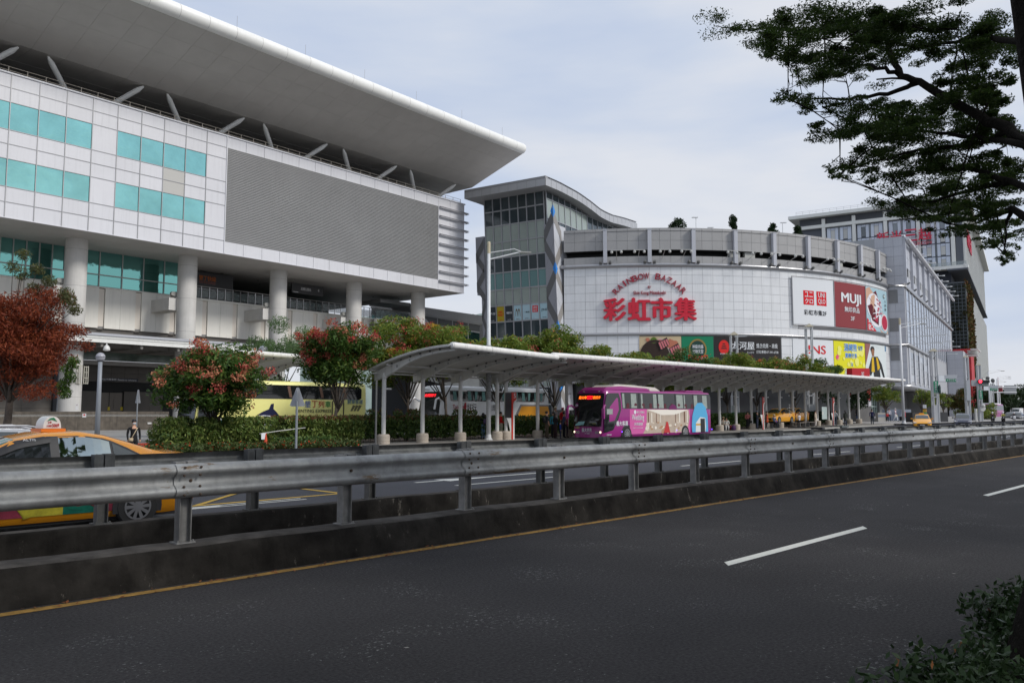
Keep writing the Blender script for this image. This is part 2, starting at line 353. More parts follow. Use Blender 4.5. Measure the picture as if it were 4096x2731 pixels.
# ================================================================ guard rails
def wbeam(yc,s,x0,x1,zs=1.17,off=0):
    pr=[(0,0),(.022,-.004),(.06,-.03),(.083,-.062),(.083,-.088),(.055,-.112),(.012,-.142),(.004,-.175),(.012,-.208),(.055,-.238),(.083,-.262),(.083,-.288),(.06,-.32),(.022,-.346),(0,-.35)]
    b=MB(); xs=[x0,(x0+x1)/2,x1]; b.cs=True
    b.grid(lambda u,v:(u,yc-s*(pr[v][0]+off),zs+pr[v][1]),xs,list(range(len(pr))))
    b.grid(lambda u,v:(u,yc-s*(pr[v][0]+off-.006),zs+pr[v][1]),xs,list(range(len(pr))))
    return b
def guardrail(base,label,side,yb,yp,mat,pmat):
    g=thing('guardrail',label,'guardrail',base,'w')
    beam=mesh('beam',wbeam(0,side,-2,2.06,0,0),mat,True); ov=mesh('splice_plate',wbeam(0,side,-.16,.18,0,.016),mat,True)
    pb=MB(); pb.box(-.06,.06,-.006,.006,-.84,0).box(-.065,-.055,-.06,.06,-.84,0).box(.055,.065,-.06,.06,-.84,0).box(-.10,.10,-.09,.09,-.84,-.826)
    for a in (-.08,.08): pb.lathe([(.012,0),(.012,.02)],(a,-.07,-.826),6)
    post=mesh('post',pb,pmat); 
    kb=MB(); kb.box(-.125,-.02,-.07,.05,-.30,.012).box(.0,.115,-.065,.055,-.30,.018).box(-.02,0,-.03,.04,-.3,.01); block=mesh('spacer_block',kb,M('weathered_spacer_steel',(.085,.088,.088),.7,.2,nz=(8,.35),streak=.4) if side<0 else pmat)
    bb=MB(); bb.lathe([(.013,0),(.013,.012),(.006,.018)],(0,0,0),8)
    bv=[(x,-z,y) for x,y,z in bb.v] if side>0 else [(x,z,y) for x,y,z in bb.v]; bb.v=bv; bolt=mesh('bolt',bb,M('rusty_bolt',(.10,.07,.05),.7,.5))
    for k in range(-5,82):
        x=3.87+2*k if side>0 else 3.82+2*k
        if x<-6: continue
        if x<190: inst('post',post,g,(x,yp,1.19))
        if x<190: inst('spacer_block',block,g,(x,yp-.0 if side>0 else yp,1.175))
        if k%2==0:
            inst('beam',beam,g,(x+2,yb,1.17)); 
            if side>0 and x<70:
                inst('splice_plate',ov,g,(x,yb,1.17))
                for dx in (-.08,.09):
                    for dz in (-.035,-.118,-.232,-.315): inst('bolt',bolt,g,(x+dx,yb-(.093 if dz in(-.035,-.315) else .076),1.17+dz))
        if side>0 and x<70: inst('bolt',bolt,g,(x+.015,yb-.012,1.17-.175),0,(1.4,1.4,1.4))
        elif side<0 and x<60: inst('bolt',bolt,g,(x-.02,yp-.075,1.02))
    return g
guardrail((20,8.47,.35),'galvanized W-beam guardrail along the near kerb, pale and clean, closest to the dark road','' or 1,8.38,8.47,steel,M('post_steel',(.24,.235,.225),.6,.3,nz=(6,.3),streak=.6,bump=(30,.2,.004)))
guardrail((20,10.6,.35),'darker back-facing guardrail on the far kerb, showing its spacer blocks',-1,10.68,10.6,dull_steel,M('dark_post_steel',(.115,.115,.11),.65,.3,nz=(6,.3),streak=.6))
# ================================================================ railway station building (frame 'st': a along the front, d depth)
teal_m=M('teal_mirror_glass',(.33,.68,.62),.03,1.0,nz=(.35,.14),bump=(.35,.10,.4),rand=.05)  # noise in the tint imitates uneven sky reflection across the panes
teal_lo=M('teal_window_glass',(.17,.42,.40),.02,1.0,bump=(.35,.06,.3),rand=.06)
soffit_m=M('painted_soffit_sheet',(.53,.505,.475),.5,nz=(.12,.05),rand=.015,nz2=(.6,.03))
st=thing('railway_station','large station hall with white panelled front, teal windows, big grille and a sweeping white roof','station building',(50,100,0),'st')
AZ0=[49.15-2.427*k for k in range(0,18)]           # panel joints, going left
ZR=[32.35,31.08,29.75,27.18,25.87,24.5,21.95,20.55,19.15]
b=MB(); b.box(8,88.30,81.06,125,19.19,32.30); wallo=obj('wall',b,dark_joint,st)
def panel_mesh(w_,h_,t=.05,g=.022): return MB().box(g,w_-g,-t,0,g,h_-g)
pm={}
def pan(name,a0,a1,z0,z1,m,d=81.06,t=.05,g=.022,parent=None):
    k=(name,round(a1-a0,2),round(z1-z0,2),m.name,t)
    if k not in pm: pm[k]=mesh(name,panel_mesh(a1-a0,z1-z0,t,g),m)
    return inst(name,pm[k],parent or st,(a0,d,z0))
beige=M('faded_beige_panel',(.50,.49,.46),.5)
for i in range(17):
    a1,a0=AZ0[i],AZ0[i+1]; solid=(i%5==0)
    for r in range(8):
        z1,z0=ZR[r],ZR[r+1]
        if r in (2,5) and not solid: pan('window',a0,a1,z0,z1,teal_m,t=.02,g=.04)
        else: pan('wall_panel',a0,a1,z0,z1,beige if i==2 and r in (3,4) else white_panel)
b=MB()
for a in AZ0: b.box(a-.035,a+.035,80.95,81.05,19.15,32.35)
for z in ZR[1:-1]: b.box(AZ0[-1],49.15,80.965,81.05,z-.03,z+.03)
for k in range(7):
    pass
obj('mullion',b,M('aluminium_joint_strip',(.33,.33,.34),.4,.4),st)['kind']='stuff'
# grille bay
ga=[49.15+2.41*k for k in range(15)]+[85.27,88.33]; ga=[a for a in ga if a<83]+[85.27,88.33]
for i in range(len(ga)-1):
    a0,a1=ga[i],ga[i+1]
    if a0<82.5: pan('wall_panel',a0,a1,31.05,32.35,white_panel); pan('wall_panel',a0,a1,19.15,20.5,white_panel)
    else:
        zz=[32.35]+[31.2-1.333*k for k in range(9)]+[19.15]
        for q in range(10): pan('wall_panel',a0,a1,zz[q+1],zz[q],white_panel)
b=MB()
for k in range(57):
    z=20.56+k*.1868; b.prism([(80.99,z),(81.07,z+.045),(81.07,z+.105),(81.0,z+.075)],'x',49.25,82.78)
lv=obj('louver',b,M('grille_slat_aluminium',(.25,.25,.248),.5,.2,nz=(.3,.08),streak=.12),st); lv['kind']='stuff'
b=MB(); b.box(49.1,49.2,80.92,81.1,19.15,32.35).box(82.8,82.88,80.95,81.1,20.4,31.15); obj('grille_frame',b,white_panel,st)
fm=MB(); 
for dz in (0,.17): fm.prism([(.0,dz),(.06,dz+.05),(6.0,dz+.05),(6.0,dz),],'y',-.42,.05); fm.prism([(5.9,dz),(6.0,dz+.05),(6.0,dz),],'y',0,3)
fmesh=mesh('sun_fin',fm,white_panel)
for k in range(9): inst('sun_fin',fmesh,st,(82.95,81.02,31.0-1.333*k-.1))
b=MB(); b.box(8,88.45,80.9,81.3,32.35,32.5).box(8,88.35,80.94,81.0,19.08,19.16); obj('coping',b,white_panel,st)
# underside, made of long sheets with fine joints
b=MB(); b.box(8,88.3,81.08,125,19.10,19.19); obj('underside',b,dark_joint,st)
for i in range(33):
    for j,(d0,d1) in enumerate(((81.1,83.9),(83.9,86.8),(86.8,89.8),(89.8,96),(96,104))):
        if i<6 and j>2: continue
        k=('us',j); 
        if k not in pm: pm[k]=mesh('ceiling_panel',MB().box(.01,2.41,.01,d1-d0-.01,-.03,0),soffit_m)
        inst('ceiling_panel',pm[k],st,(8.3+2.42*i,d0,19.10))
b=MB(); 
for k in range(16): b.lathe([(.16,0),(.16,.02)],(56+2.0*k,92.5+((k*7)%5)*1.3,19.03),10)
for k in range(1): pass
obj('ceiling_light',b,black,st)['kind']='stuff'
# round columns
cb=MB(); zs=[0,3.2,3.22,6.9,6.92,10.6,10.62,14.3,14.32,18.0,18.02,19.15]
cb.cs=True
cb.lathe([(1.03 if i%2==0 or True else 1.0,z) for i,z in enumerate(zs)],(0,0,0),40)
jr=MB()
for z in zs[1:-1:2]: jr.lathe([(1.034,z-.012),(1.034,z+.012)],(0,0,0),40)
cm=mesh('column',cb,concrete_col); jm=mesh('column_joint',jr,M('column_joint_grey',(.30,.29,.28),.8))  # joint rings in a darker grey than the concrete
for k in range(-1,5):
    c=inst('column',cm,st,(35.6+11.98*k,85.7,0)); j=inst('column_joint',jm,c,(0,0,0)); j.location=(0,0,0)
    if k>=0:
        b=MB(); a=35.6+11.98*k
        b.box(a-1.9,a-.3,86,90,12.95,14.3); obj('bracket_beam',b,concrete_col,st)
        f=MB(); f.prism([(0,-.12),(.75,-.22),(.85,0),(.75,.35),(0,.30),(-.12,.1)],'y',0,.35,lambda x,y,z:(a-1.5+x,86.1+y,14.72+z)); f.tube([(a-1.1,86.3,14.3),(a-1.1,86.3,14.6)],.05,6)
        obj('floodlight',f,M('floodlight_housing',(.33,.33,.31),.5,.3),st)
# window band behind the columns
gw=[13.2,15.6,18.0,20.4,22.9,25.3,27.7,30.1,32.51,34.98,37.4,39.81,42.28,44.67,47.11,49.5]
for i in range(len(gw)-1):
    pan('window',gw[i],gw[i+1],16.5,19.1,teal_lo,d=90.05,t=.03,g=.05); pan('window',gw[i],gw[i+1],15.22,16.5,teal_lo,d=90.05,t=.03,g=.05)
b=MB()
for a in gw+[31.3,33.75,36.2]: b.box(a-.05,a+.05,89.9,90.04,15.2 if a in gw else 16.5,19.12)
for z in (15.18,16.5,19.08): b.box(13,49.55,89.88,90.03,z-.05,z+.05)
obj('window_frame',b,M('window_frame_grey',(.45,.45,.43),.45,.3),st)
b=MB(); b.box(8,49.6,90.06,91,15.1,19.1); obj('wall',b,dark_in,st)
# pale lower wall: pairs of panels and shallow recesses
lw=M('cream_wall_panel',(.84,.82,.76),.6,nz=(.3,.04),rand=.02,streak=.1); lwr=M('cream_recess_panel',(.80,.74,.66),.65,rand=.02)
b=MB(); b.box(8,88,90.2,92,10.75,15.0); obj('wall',b,dark_joint,st)
k=0; a=40.56-4.04*7
while a<84:
    for s0,s1 in ((0,1.70),(1.70,3.38)): pan('wall_panel',a+s0,a+s1,10.72,15.12,lw,d=90.2,t=.22,g=.012)
    pan('recess_panel',a+3.40,a+4.02,10.92,15.05,lwr,d=90.2,t=.05,g=.01)
    a+=4.04
b=MB(); b.box(8,49.6,89.86,90.3,15.10,15.18).box(49.6,88,89.80,90.4,14.98,15.20); obj('sill',b,lw,st)
# deck and dark interior beyond the open gallery
b=MB(); b.box(49.6,88,90.3,124,14.9,15.0); obj('gallery_floor',b,M('gallery_floor_tile',(.12,.12,.12),.5),st)
b=MB(); b.box(49.6,61.5,99,99.3,15,19.1).box(49.6,49.8,91,99,15,19.1).box(61.3,61.6,99,124,15,19.1).box(61.6,88,123.5,124,15,19.1); obj('interior_wall',b,M('dark_interior_panel',(.055,.056,.06),.35),st)
b=MB(); b.box(52.2,57.6,92.6,92.8,15,18.9); obj('booth_panel',b,M('dark_booth_panel',(.07,.07,.075),.4),st)
fs=lambda d0:(lambda u,v,d:(u,d0-d,v))
b=MB(); text(b,'墾丁快線',fs(92.6),52.9,17.85,2.3,.62,.012,.01,.04); obj('lettering',b,M('orange_sign_lettering',S(225,120,40),.5),st)
b=MB(); text(b,'KENTING EXPRESS',fs(92.6),52.95,17.5,2.2,.26,.012,.01,.04); obj('lettering',b,M('pink_sign_lettering',S(190,120,110),.5),st)
for i in range(10): pan('window',64+2.5*i,66.5+2.5*i,15.3,17.3,teal_lo,d=112,t=.03,g=.05)
b=MB(); b.box(60,88,112.05,112.3,15,19.1); obj('interior_wall',b,dark_in,st)
b=MB(); b.box(63.2,68.2,88.0,88.18,17.05,18.35); sg=obj('hanging_sign',b,black,st)
b=MB(); text(b,'高鐵左營站',fs(88.0),64.6,17.5,1.6,.4,0,.005,.02); text(b,'4',fs(88.0),67.3,17.55,.22,.4,.02,.005,.02); rect(b,fs(88.0),63.35,17.15,64.2,17.22,.02); obj('lettering',b,M('sign_white',(.6,.6,.6),.5),sg)
# gallery railing with glass
rail=MB()
pts=[(49.7+1.05*i) for i in range(37)]
for a in pts: rail.box(a-.03,a+.03,89.95,90.05,15.2,16.65)
rail.tube([(49.6,90,16.68),(88,90,16.68)],.045,6); rail.tube([(49.6,90,16.4),(88,90,16.4)],.02,5)
obj('railing',rail,inox,st)
gl=mesh('glass_panel',MB().box(.1,.95,-.01,.01,.15,1.1),M('railing_glass',(.20,.24,.24),.05,0,alpha=.45))
for a in pts[:-1]: inst('glass_panel',gl,st,(a,90,15.2))
# dark slope under the pale wall
b=MB(); b.prism([(90.2,10.75),(92,10.9),(100,8.6),(100,8.3),(91,8.3)],'x',8,88); obj('lower_soffit',b,M('dark_brown_soffit',(.19,.175,.16),.8,nz=(.3,.1)),st)  # soffit in a dark brown base colour
b=MB(); a=40.56-4.04*7+3.4
while a<84: b.prism([(90.0,10.6),(91,10.9),(98,9.1),(98,8.6)],'x',a,a+.62); a+=4.04
obj('soffit_beam',b,M('soffit_beam_brown',(.26,.245,.225),.8),st)
# entrance canopy with skylights
b=MB(); b.box(8,57.5,82.9,83.3,9.28,9.55); obj('gutter',b,M('grey_gutter',(.42,.43,.46),.4,streak=.1),st)
b=MB(); b.box(8,57.5,83.02,83.25,8.62,9.26).box(8,57.5,82.94,83.05,9.05,9.12).box(8,57.5,82.94,83.05,8.6,8.66); obj('canopy_beam',b,M('canopy_white_steel',(.72,.72,.69),.4,streak=.15),st)
b=MB()
for k in range(13): b.box(9+4.04*k,9.25+4.04*k,83.2,93,8.2,8.9)
for k in range(4): b.box(8,57.5,85+2.2*k,85.15+2.2*k,8.35,8.8)
obj('canopy_rafter',b,M('brown_grey_rafter',(.19,.18,.165),.7),st)
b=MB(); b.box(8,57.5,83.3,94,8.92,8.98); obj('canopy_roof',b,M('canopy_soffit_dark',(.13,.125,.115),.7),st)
sk=mesh('skylight',MB().box(0,1.5,0,1.1,0,.03),M('skylight_glass',(.45,.52,.48),.4,emis=0))
for k in range(12):
    for j in (0,1): inst('skylight',sk,st,(9.6+4.04*k+1.75*j,87.3,8.88))
b=MB(); b.box(8,50,92.2,92.4,7.4,8.4); obj('transom_glass',b,M('murky_green_glass',(.13,.17,.145),.15,nz=(.8,.3)),st)
b=MB(); b.box(8,50,92.0,92.3,6.88,7.35); obj('fascia',b,M('stone_fascia',(.33,.315,.30),.7,streak=.15),st)
stone=M('stone_cladding',(.21,.19,.168),.75,nz=(1.5,.12),nz2=(.3,.08),rand=.04,bump=(20,.2,.005))
b=MB(); b.box(8,55,94.2,94.5,0,7.0); obj('entrance_wall',b,dark_in,st)
for i in range(10):
    for j in range(3): pan('wall_panel',8+2.85*i,8+2.85*(i+1),.0+2.1*j,2.1*(j+1),stone,d=92.4,t=.15,g=.012)
b=MB(); b.box(40.8,45.2,91.3,91.5,5.12,5.44); sg=obj('elevator_sign',b,M('navy_sign',(.012,.016,.03),.4),st)
b=MB(); text(b,'車站大廳電梯',fs(91.3),41.0,5.2,1.75,.2,.0,.005,.02); text(b,'Elevator to concourse',fs(91.3),42.9,5.18,2.1,.2,.0,.005,.02); obj('lettering',b,MT['sign_white'],sg)
b=MB(); b.box(30.5,33.9,92.1,92.24,3.75,4.35); sg=obj('elevator_sign',b,M('black_sign',(.02,.024,.025),.4),st)
b=MB(); text(b,'電梯',fs(92.1),32.0,4.05,.75,.22,.0,.005,.02); text(b,'Elevator',fs(92.1),32.0,3.85,.75,.12,.0,.005,.02)
polyf(b,fs(92.1),[(33.1,4.02),(33.45,4.02),(33.35,3.9),(33.45,3.9),(33.65,4.07),(33.45,4.24),(33.35,4.24),(33.45,4.12),(33.1,4.12)],.02); text(b,'出口',fs(92.1),30.8,3.95,.7,.24,.0,.005,.02); obj('lettering',b,MT['sign_white'],sg)
dk=M('dark_bronze_cladding',(.085,.075,.065),.5,nz=(1,.1),rand=.05)
for i in range(6):
    for j in range(3):
        if i in (1,2) and j==0: continue
        pan('wall_panel',40.2+1.55*i,40.2+1.55*(i+1),4.1+1.0*j if j else 0,5.1+1.0*j if j else 4.05,dk,d=93.9,t=.12,g=.012)
ld=mesh('lift_door',MB().box(.02,1.5,-.1,0,0,3.9).box(.5,.9,-.13,-.1,1.9,3.2),M('brushed_lift_door',(.14,.125,.11),.35,.5))
for i in (1,2): inst('lift_door',ld,st,(40.2+1.55*i,94.1,0))
b=MB(); b.box(43.15,43.4,93.95,93.98,1.9,2.3).box(44.6,44.85,93.95,93.98,1.9,2.3); obj('sticker',b,M('yellow_sticker',S(190,170,40),.5),st)
b=MB(); b.box(36.6,36.8,91.2,92.2,0,6.8).box(38.2,38.4,90.4,91.0,0,6.8); obj('door_post',b,M('blue_grey_post',(.17,.19,.22),.4,.3),st)
# lamp cages and notice on the left column
b=MB()
for da in (.35,1.25):
    a=35.6-.6+da+.5; d=84.62 if da<1 else 85.1
    for z in (4.55,5.1,5.65,6.2): b.box(a-.22,a+.22,d-.12,d,z,z+.05)
    for x in (-.22,0,.19): b.box(a+x,a+x+.05,d-.12,d,4.5,6.3)
b.lathe([(1.06,6.3),(1.06,6.36)],(35.6,85.7,0),32); b.lathe([(1.06,4.45),(1.06,4.51)],(35.6,85.7,0),32)
obj('lamp_cage',b,M('cream_metal',(.55,.53,.45),.5),st)
b=MB(); rect(b,lambda u,v,d:(35.6+1.035*math.sin(u),85.7-1.035*math.cos(u)-d,v),.12,1.9,.48,2.55,.01,5); nb=obj('notice',b,M('notice_white',(.62,.62,.62),.6),st)
b=MB(); text(b,'NO',lambda u,v,d:(35.6+1.035*math.sin(u),85.7-1.035*math.cos(u)-d,v),.2,2.35,.17,.13,0,.012,.02); obj('lettering',b,M('notice_print',(.2,.08,.08),.6),nb)
# the roof
roof_white=M('roof_edge_white',(.86,.855,.82),.32,nz=(.8,.03),rand=.02,streak=.05)
zc,dc,dt,zt=35.88,82.3,72.4,39.9; rt=.74
b=MB()
b.prism([(dt+.3,zt+rt-.05),(dt+6,zt+1.6),(95,zt+2.2),(130,zt+1.5),(130,36.5),(95,35.75),(dc,zc+.06),(dt+.1,zt-rt+.08)],'x',-12,91.38); obj('roof_shell',b,M('roof_shell_grey',(.45,.43,.41),.6),st)
def sof(d): return zc+(zt-rt-zc)*((dc-d)/(dc-dt))-.0
ds=[dt+.05+(dc-dt-.05)*i/4 for i in range(5)]
sp=MB(); 
for j in range(4):
    q=MB(); d0,d1=ds[j]+.008,ds[j+1]-.008; z0,z1=sof(d0),sof(d1)
    q.v=[(x,d-ds[j],z-sof(ds[j])) for x in (.008,2.992) for d,z in ((d0,z0),(d1,z1),(d1,z1+.06),(d0,z0+.06))]
    q.f=[(0,1,2,3),(4,7,6,5),(0,4,5,1),(1,5,6,2),(2,6,7,3),(3,7,4,0)]; q.mi=[0]*6; q.sm=[False]*6
    me_=mesh('soffit_panel',q,soffit_m)
    for i in range(34):
        a=89.3-3.0*i; inst('soffit_panel',me_,st,(a-.0 if i else a,ds[j],sof(ds[j])-.02),0,None if i else (.69,1,1))
# inner dark ceiling behind the crease
for j in range(3):
    d0=dc+4.2*j; me_=mesh('soffit_panel',MB().box(.015,2.985,.02,4.18,0,.06),soffit_m)
    for i in range(34):
        a=89.3-3.0*i; inst('soffit_panel',me_,st,(a,d0,zc-.03-.02*j),0,None if i else (.69,1,1))
tb=MB(); tb.cs=True; n=20; TL=2.99
tb.grid(lambda u,v:(u,rt*math.cos(v)*1.0,rt*math.sin(v)*(1.02)),[0.0,TL],[PI*.38+PI*1.24*k/18 for k in range(19)])
tm=mesh('roof_edge',tb,roof_white,True)
for i in range(34):
    a=89.3-3.0*i; inst('roof_edge',tm,st,(a,dt+.05,zt),0,None if i else (.69,1,1))
tj=MB(); tj.cs=True
for i in range(34): tj.grid(lambda u,v:(u,dt+.05+(rt+.008)*math.cos(v),zt+(rt+.012)*math.sin(v)),[89.285-3.0*i,89.315-3.0*i],[PI*.38+PI*1.24*k/18 for k in range(19)])
obj('roof_seam',tj,M('seam_grey',(.42,.41,.39),.6),st,True)['kind']='stuff'
ec=MB(); ec.ball((91.36,dt+.05,zt),(.30,rt,rt),20,12); obj('roof_end_cap',ec,roof_white,st,True)
for i,a in enumerate((45,53.5,62,70.5,79,87.5)):
    obj('lightning_rod',MB().tube([(a,dt+.6,zt+.5),(a,dt+.6,zt+2.3)],.022,5),inox,st)
# struts
for k in range(-1,5):
    ac=35.6+11.98*k
    for s in (-1,1):
        p0=Vector((ac+s*.25,85.7,31.6)); p1=Vector((ac+s*4.7,dc+.4,zc-.12)); q0=p0.lerp(p1,.9)
        o=obj('strut',MB().tube([p0,q0,p1],[.27,.27,.10],14),roof_white,st,'auto')
        p=p0.lerp(p1,.42); obj('strut_collar',MB().tube([p-(p1-p0).normalized()*.18,p+(p1-p0).normalized()*.18],.36,12),M('dark_purple_fitting',(.035,.02,.06),.5),o)
        b=MB(); b.cbox((p.x+.3*s,p.y-1.2,p.z-.35),(.9,.5,.16),.3).cbox((p.x+.4,p.y-1.2,p.z-.55),(.3,.3,.3)); obj('floodlight',b,black,st)
b=MB(); b.box(8,88.3,81.3,124,32.3,32.42); obj('roof_terrace',b,M('terrace_grey',(.25,.25,.25),.8),st)
b=MB(); b.box(8,86,92,93,32.4,36); obj('inner_wall',b,M('dark_wall_grey',(.10,.10,.10),.8),st)  # back wall in plain dark grey
rl=MB(); a=88.0
while a>9: rl.box(a-.025,a+.025,81.5,81.55,32.4,33.22); a-=1.6
for z in (33.2,32.85): rl.tube([(8,81.52,z),(88.1,81.52,z)],.028,5)
obj('railing',rl,M('cream_railing',(.52,.46,.38),.5),st)
# low ramp wall in front, with a pierced band
g0=Vector((*at(-60,72.8),0)); g1=Vector((*at(676,80.2),0)); dv=(g1-g0).normalized(); nv=Vector((dv.y,-dv.x,0)); Lw=(g1-g0).length
rw=thing('ramp_wall','low stained brown wall with a pierced pale band in front of the station entrance','wall',tuple(g0),'w')
wf=lambda u,v,d:tuple(g0+dv*u+nv*d+Vector((0,0,v)))
brown=M('stained_washed_concrete',(.125,.105,.083),.9,nz=(2,.3),nz2=(.4,.15),bump=(40,.5,.01),streak=.45)
b=MB(); P=[wf(0,-.2,0),wf(Lw,-.2,0),wf(Lw,1.2,0),wf(0,1.2,0)]; b.box(0,Lw,-.25,0,-.2,1.28,lambda x,y,z:wf(x,z,y)).box(0,Lw,-.25,0,1.5,1.76,lambda x,y,z:wf(x,z,y)).box(0,Lw,-.25,-.08,1.27,1.51,lambda x,y,z:wf(x,z,y)); obj('wall',b,brown,rw)
b=MB(); s=.105; x=0
while x<Lw-.1:
    for j in (0,1,2):
        cx=x+(s/2 if j%2 else 0); cz=1.32+j*.07
        polyf(b,wf,[(cx-.04,cz),(cx,cz-.038),(cx+.04,cz),(cx,cz+.038)],.004)
    x+=s
obj('pierced_band',b,M('pale_lattice',(.40,.39,.36),.8),rw)['kind']='stuff'
b=MB(); rect(b,wf,Lw*.505,1.22,Lw*.505+.32,1.58,.02); nn=obj('notice',b,MT['notice_white'],rw); b=MB(); disc(b,wf,Lw*.505+.16,1.45,.09,.09,.024,14); obj('symbol',b,M('red_print',S(190,60,60),.6),nn)
b=MB(); b.box(Lw-1.9,Lw-1.55,0,.06,.55,.72,lambda x,y,z:wf(x,z,y)); obj('wall_socket',b,off_white,rw)
# escalator stair with glass side at the end of the station
es=thing('escalator_stair','covered escalator descending beside the right end of the station','stairs',(80,89,8),'st')
b=MB(); b.prism([(78,15.1),(84,15.1),(97,6.4),(97,5.2),(84,13.2),(78,13.2)],'y',88.6,89.0); obj('side_wall',b,lw,es)
b=MB(); b.prism([(78,14.3),(84,14.3),(97,5.6),(97,5.2),(84,13.4),(78,13.4)],'y',88.6,91.2); obj('soffit',b,M('stair_underside',(.22,.2,.18),.7),es)
b=MB(); b.prism([(80,16.35),(84.3,16.35),(97.5,7.6),(97.5,7.5),(84.3,16.25),(80,16.25)],'y',88.55,88.75); b.tube([(78,88.6,16.5),(84.3,88.6,16.5),(97.5,88.6,7.75)],.05,6)
for k in range(9): x=84.5+1.5*k; z=16.4-(x-84.3)*.663; b.box(x,x+.06,88.6,88.66,z-1.3,z)
obj('handrail',b,inox,es)
b=MB(); b.prism([(78,16.3),(84.2,16.3),(97.2,7.6),(97.2,6.5),(84,15.2),(78,15.2)],'y',88.62,88.66); obj('glass_side',b,M('stair_glass',(.22,.27,.27),.05,0,alpha=.5),es)
b=MB(); b.prism([(80.5,18.3),(86.5,18.3),(100,9.6),(100,9.1),(86.3,17.8),(80.5,17.8)],'y',90.5,94.5); obj('canopy',b,M('grey_canopy_sheet',(.33,.33,.33),.5),es)
b=MB(); b.prism([(86.8,18.0),(100,9.2),(100,8.5),(86.4,17.3)],'y',90.2,90.5); obj('canopy_edge',b,white_panel,es)
# ================================================================ shopping mall (frame 'ml')
CU,CV,RA=147.84,69.38,49.7
def ap(th,r,z): t=R(th-11.2); return (CU+r*math.cos(t),CV+r*math.sin(t),z)      # th: world bearing from the arc centre
def FA(th0,r0=RA): return lambda u,v,d: ap(th0+math.degrees(u/RA),r0+d,v)
mall=thing('shopping_mall','curved grey and white tiled department store with red Chinese rooftop-high lettering on its wall','shopping mall',(148,66,0),'ml')
TH=[-150.78+1.706*k for k in range(-1,39)]; TH=[-152.56]+[t for t in TH if t>-152.4]+[-83.5]
def arcwall(b,r,z0,z1,t0=-152.56,t1=-83.5,n=60): b.grid(lambda u,v:ap(u,r,v),[t0+(t1-t0)*i/n for i in range(n+1)],[z0,z1])
b=MB(); b.cs=True; arcwall(b,RA,24.14,27.2); arcwall(b,RA,5.7,23.27); obj('wall',b,dark_joint,mall)
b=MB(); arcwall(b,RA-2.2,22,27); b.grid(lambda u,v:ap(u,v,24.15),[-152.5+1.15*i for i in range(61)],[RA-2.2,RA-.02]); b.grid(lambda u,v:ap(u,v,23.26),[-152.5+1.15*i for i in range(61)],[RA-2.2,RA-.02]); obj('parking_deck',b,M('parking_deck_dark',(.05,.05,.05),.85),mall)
b=MB(); arcwall(b,RA-3,0,5.7); obj('shop_front',b,M('dark_shop_front',(.03,.032,.035),.3,nz=(.5,.4)),mall)  # recessed shop glass, dark in itself
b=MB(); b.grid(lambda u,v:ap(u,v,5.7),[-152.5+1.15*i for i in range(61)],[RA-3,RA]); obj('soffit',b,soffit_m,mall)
pm2={}
def apan(name,t0,t1,z0,z1,m,par=mall,t=.05,g=.016,r=RA):
    w_=2*r*math.sin(R(t1-t0)/2); k=(name,round(w_,2),round(z1-z0,2),m.name)
    if k not in pm2: pm2[k]=mesh(name,panel_mesh(w_,z1-z0,t,g),m)
    p=ap(t0,r,z0); tm_=R((t0+t1)/2-11.2)+PI/2
    return inst(name,pm2[k],par,p,tm_)
WR=[21.75,20.6,19.4,18.2,17.0,15.85,14.7,13.5,12.55]; LR=[12.2,11.0,9.8,8.6,7.4,5.8]
for i in range(len(TH)-1):
    t0,t1=TH[i],TH[i+1]
    for z0,z1 in ((22.1,23.27),(24.14,25.45),(25.45,26.8)): apan('grey_panel',t0,t1,z0,z1,grey_panel)
    apan('coping',t0,t1,26.8,27.22,grey_panel,t=.12)
    for r in range(8):
        if -114.6<t0<-87 and 0<r<7: continue
        apan('wall_panel',t0,t1,WR[r+1],WR[r],light_panel)
    if t1<-140.5 or -117<t0<-114.8 or t1>-86.6:
        for r in range(5): apan('wall_panel',t0,t1,LR[r+1],LR[r],light_panel)
pipe_m=M('brushed_pipe_moulding',(.42,.42,.43),.3,.6,streak=.1)
b=MB(); b.cs=True; b.tube([ap(-153.2+69.8*i/60,RA+.12,22.0) for i in range(61)]+[(142.9,19.9,22),(143.75,17.2,22),(229,17.2,22)],.3,12); b.tube([ap(-152.4+69*i/60,RA+.1,12.42) for i in range(61)]+[(142.95,19.9,12.42),(143.75,17.2,12.42),(182.5,17.2,12.42)],.22,12); obj('pipe_moulding',b,pipe_m,mall,True)
b=MB(); b.tube([ap(-100+16*i/10,RA+.1,5.75) for i in range(11)]+[(142.95,19.9,5.75),(143.75,17.2,5.75),(180,17.2,5.75)],.42,12); obj('pipe_moulding',b,pipe_m,mall,True)
pil=MB(); pil.prism([(-.55,22.3),(-.12,22.3),(-.05,26.95),(-.62,26.95)],'x',-.26,.26,lambda x,y,z:(x,y,z-22.3)); pil.box(-.3,.3,-.66,-.1,26.9-22.3,27.0-22.3)
pil_m=mesh('pillar',pil,wing_panel)
fl=MB(); fl.cbox((0,0,.18),(.38,.3,.26)).cbox((0,-.2,.3),(.3,.22,.22),.2).tube([(0,.1,0),(0,.1,.2)],.06,6); flm=mesh('spotlight',fl,M('weathered_spotlight',(.16,.16,.155),.6,.3))
for k in range(9):
    th=-145.8+6.98*k; p=ap(th,RA+.05,22.3); inst('pillar',pil_m,mall,p,R(th-11.2)+PI/2)
    for dt_ in (-.75,.75): inst('spotlight',flm,mall,ap(th+dt_,RA+.45,22.15),R(th-11.2)+PI/2)
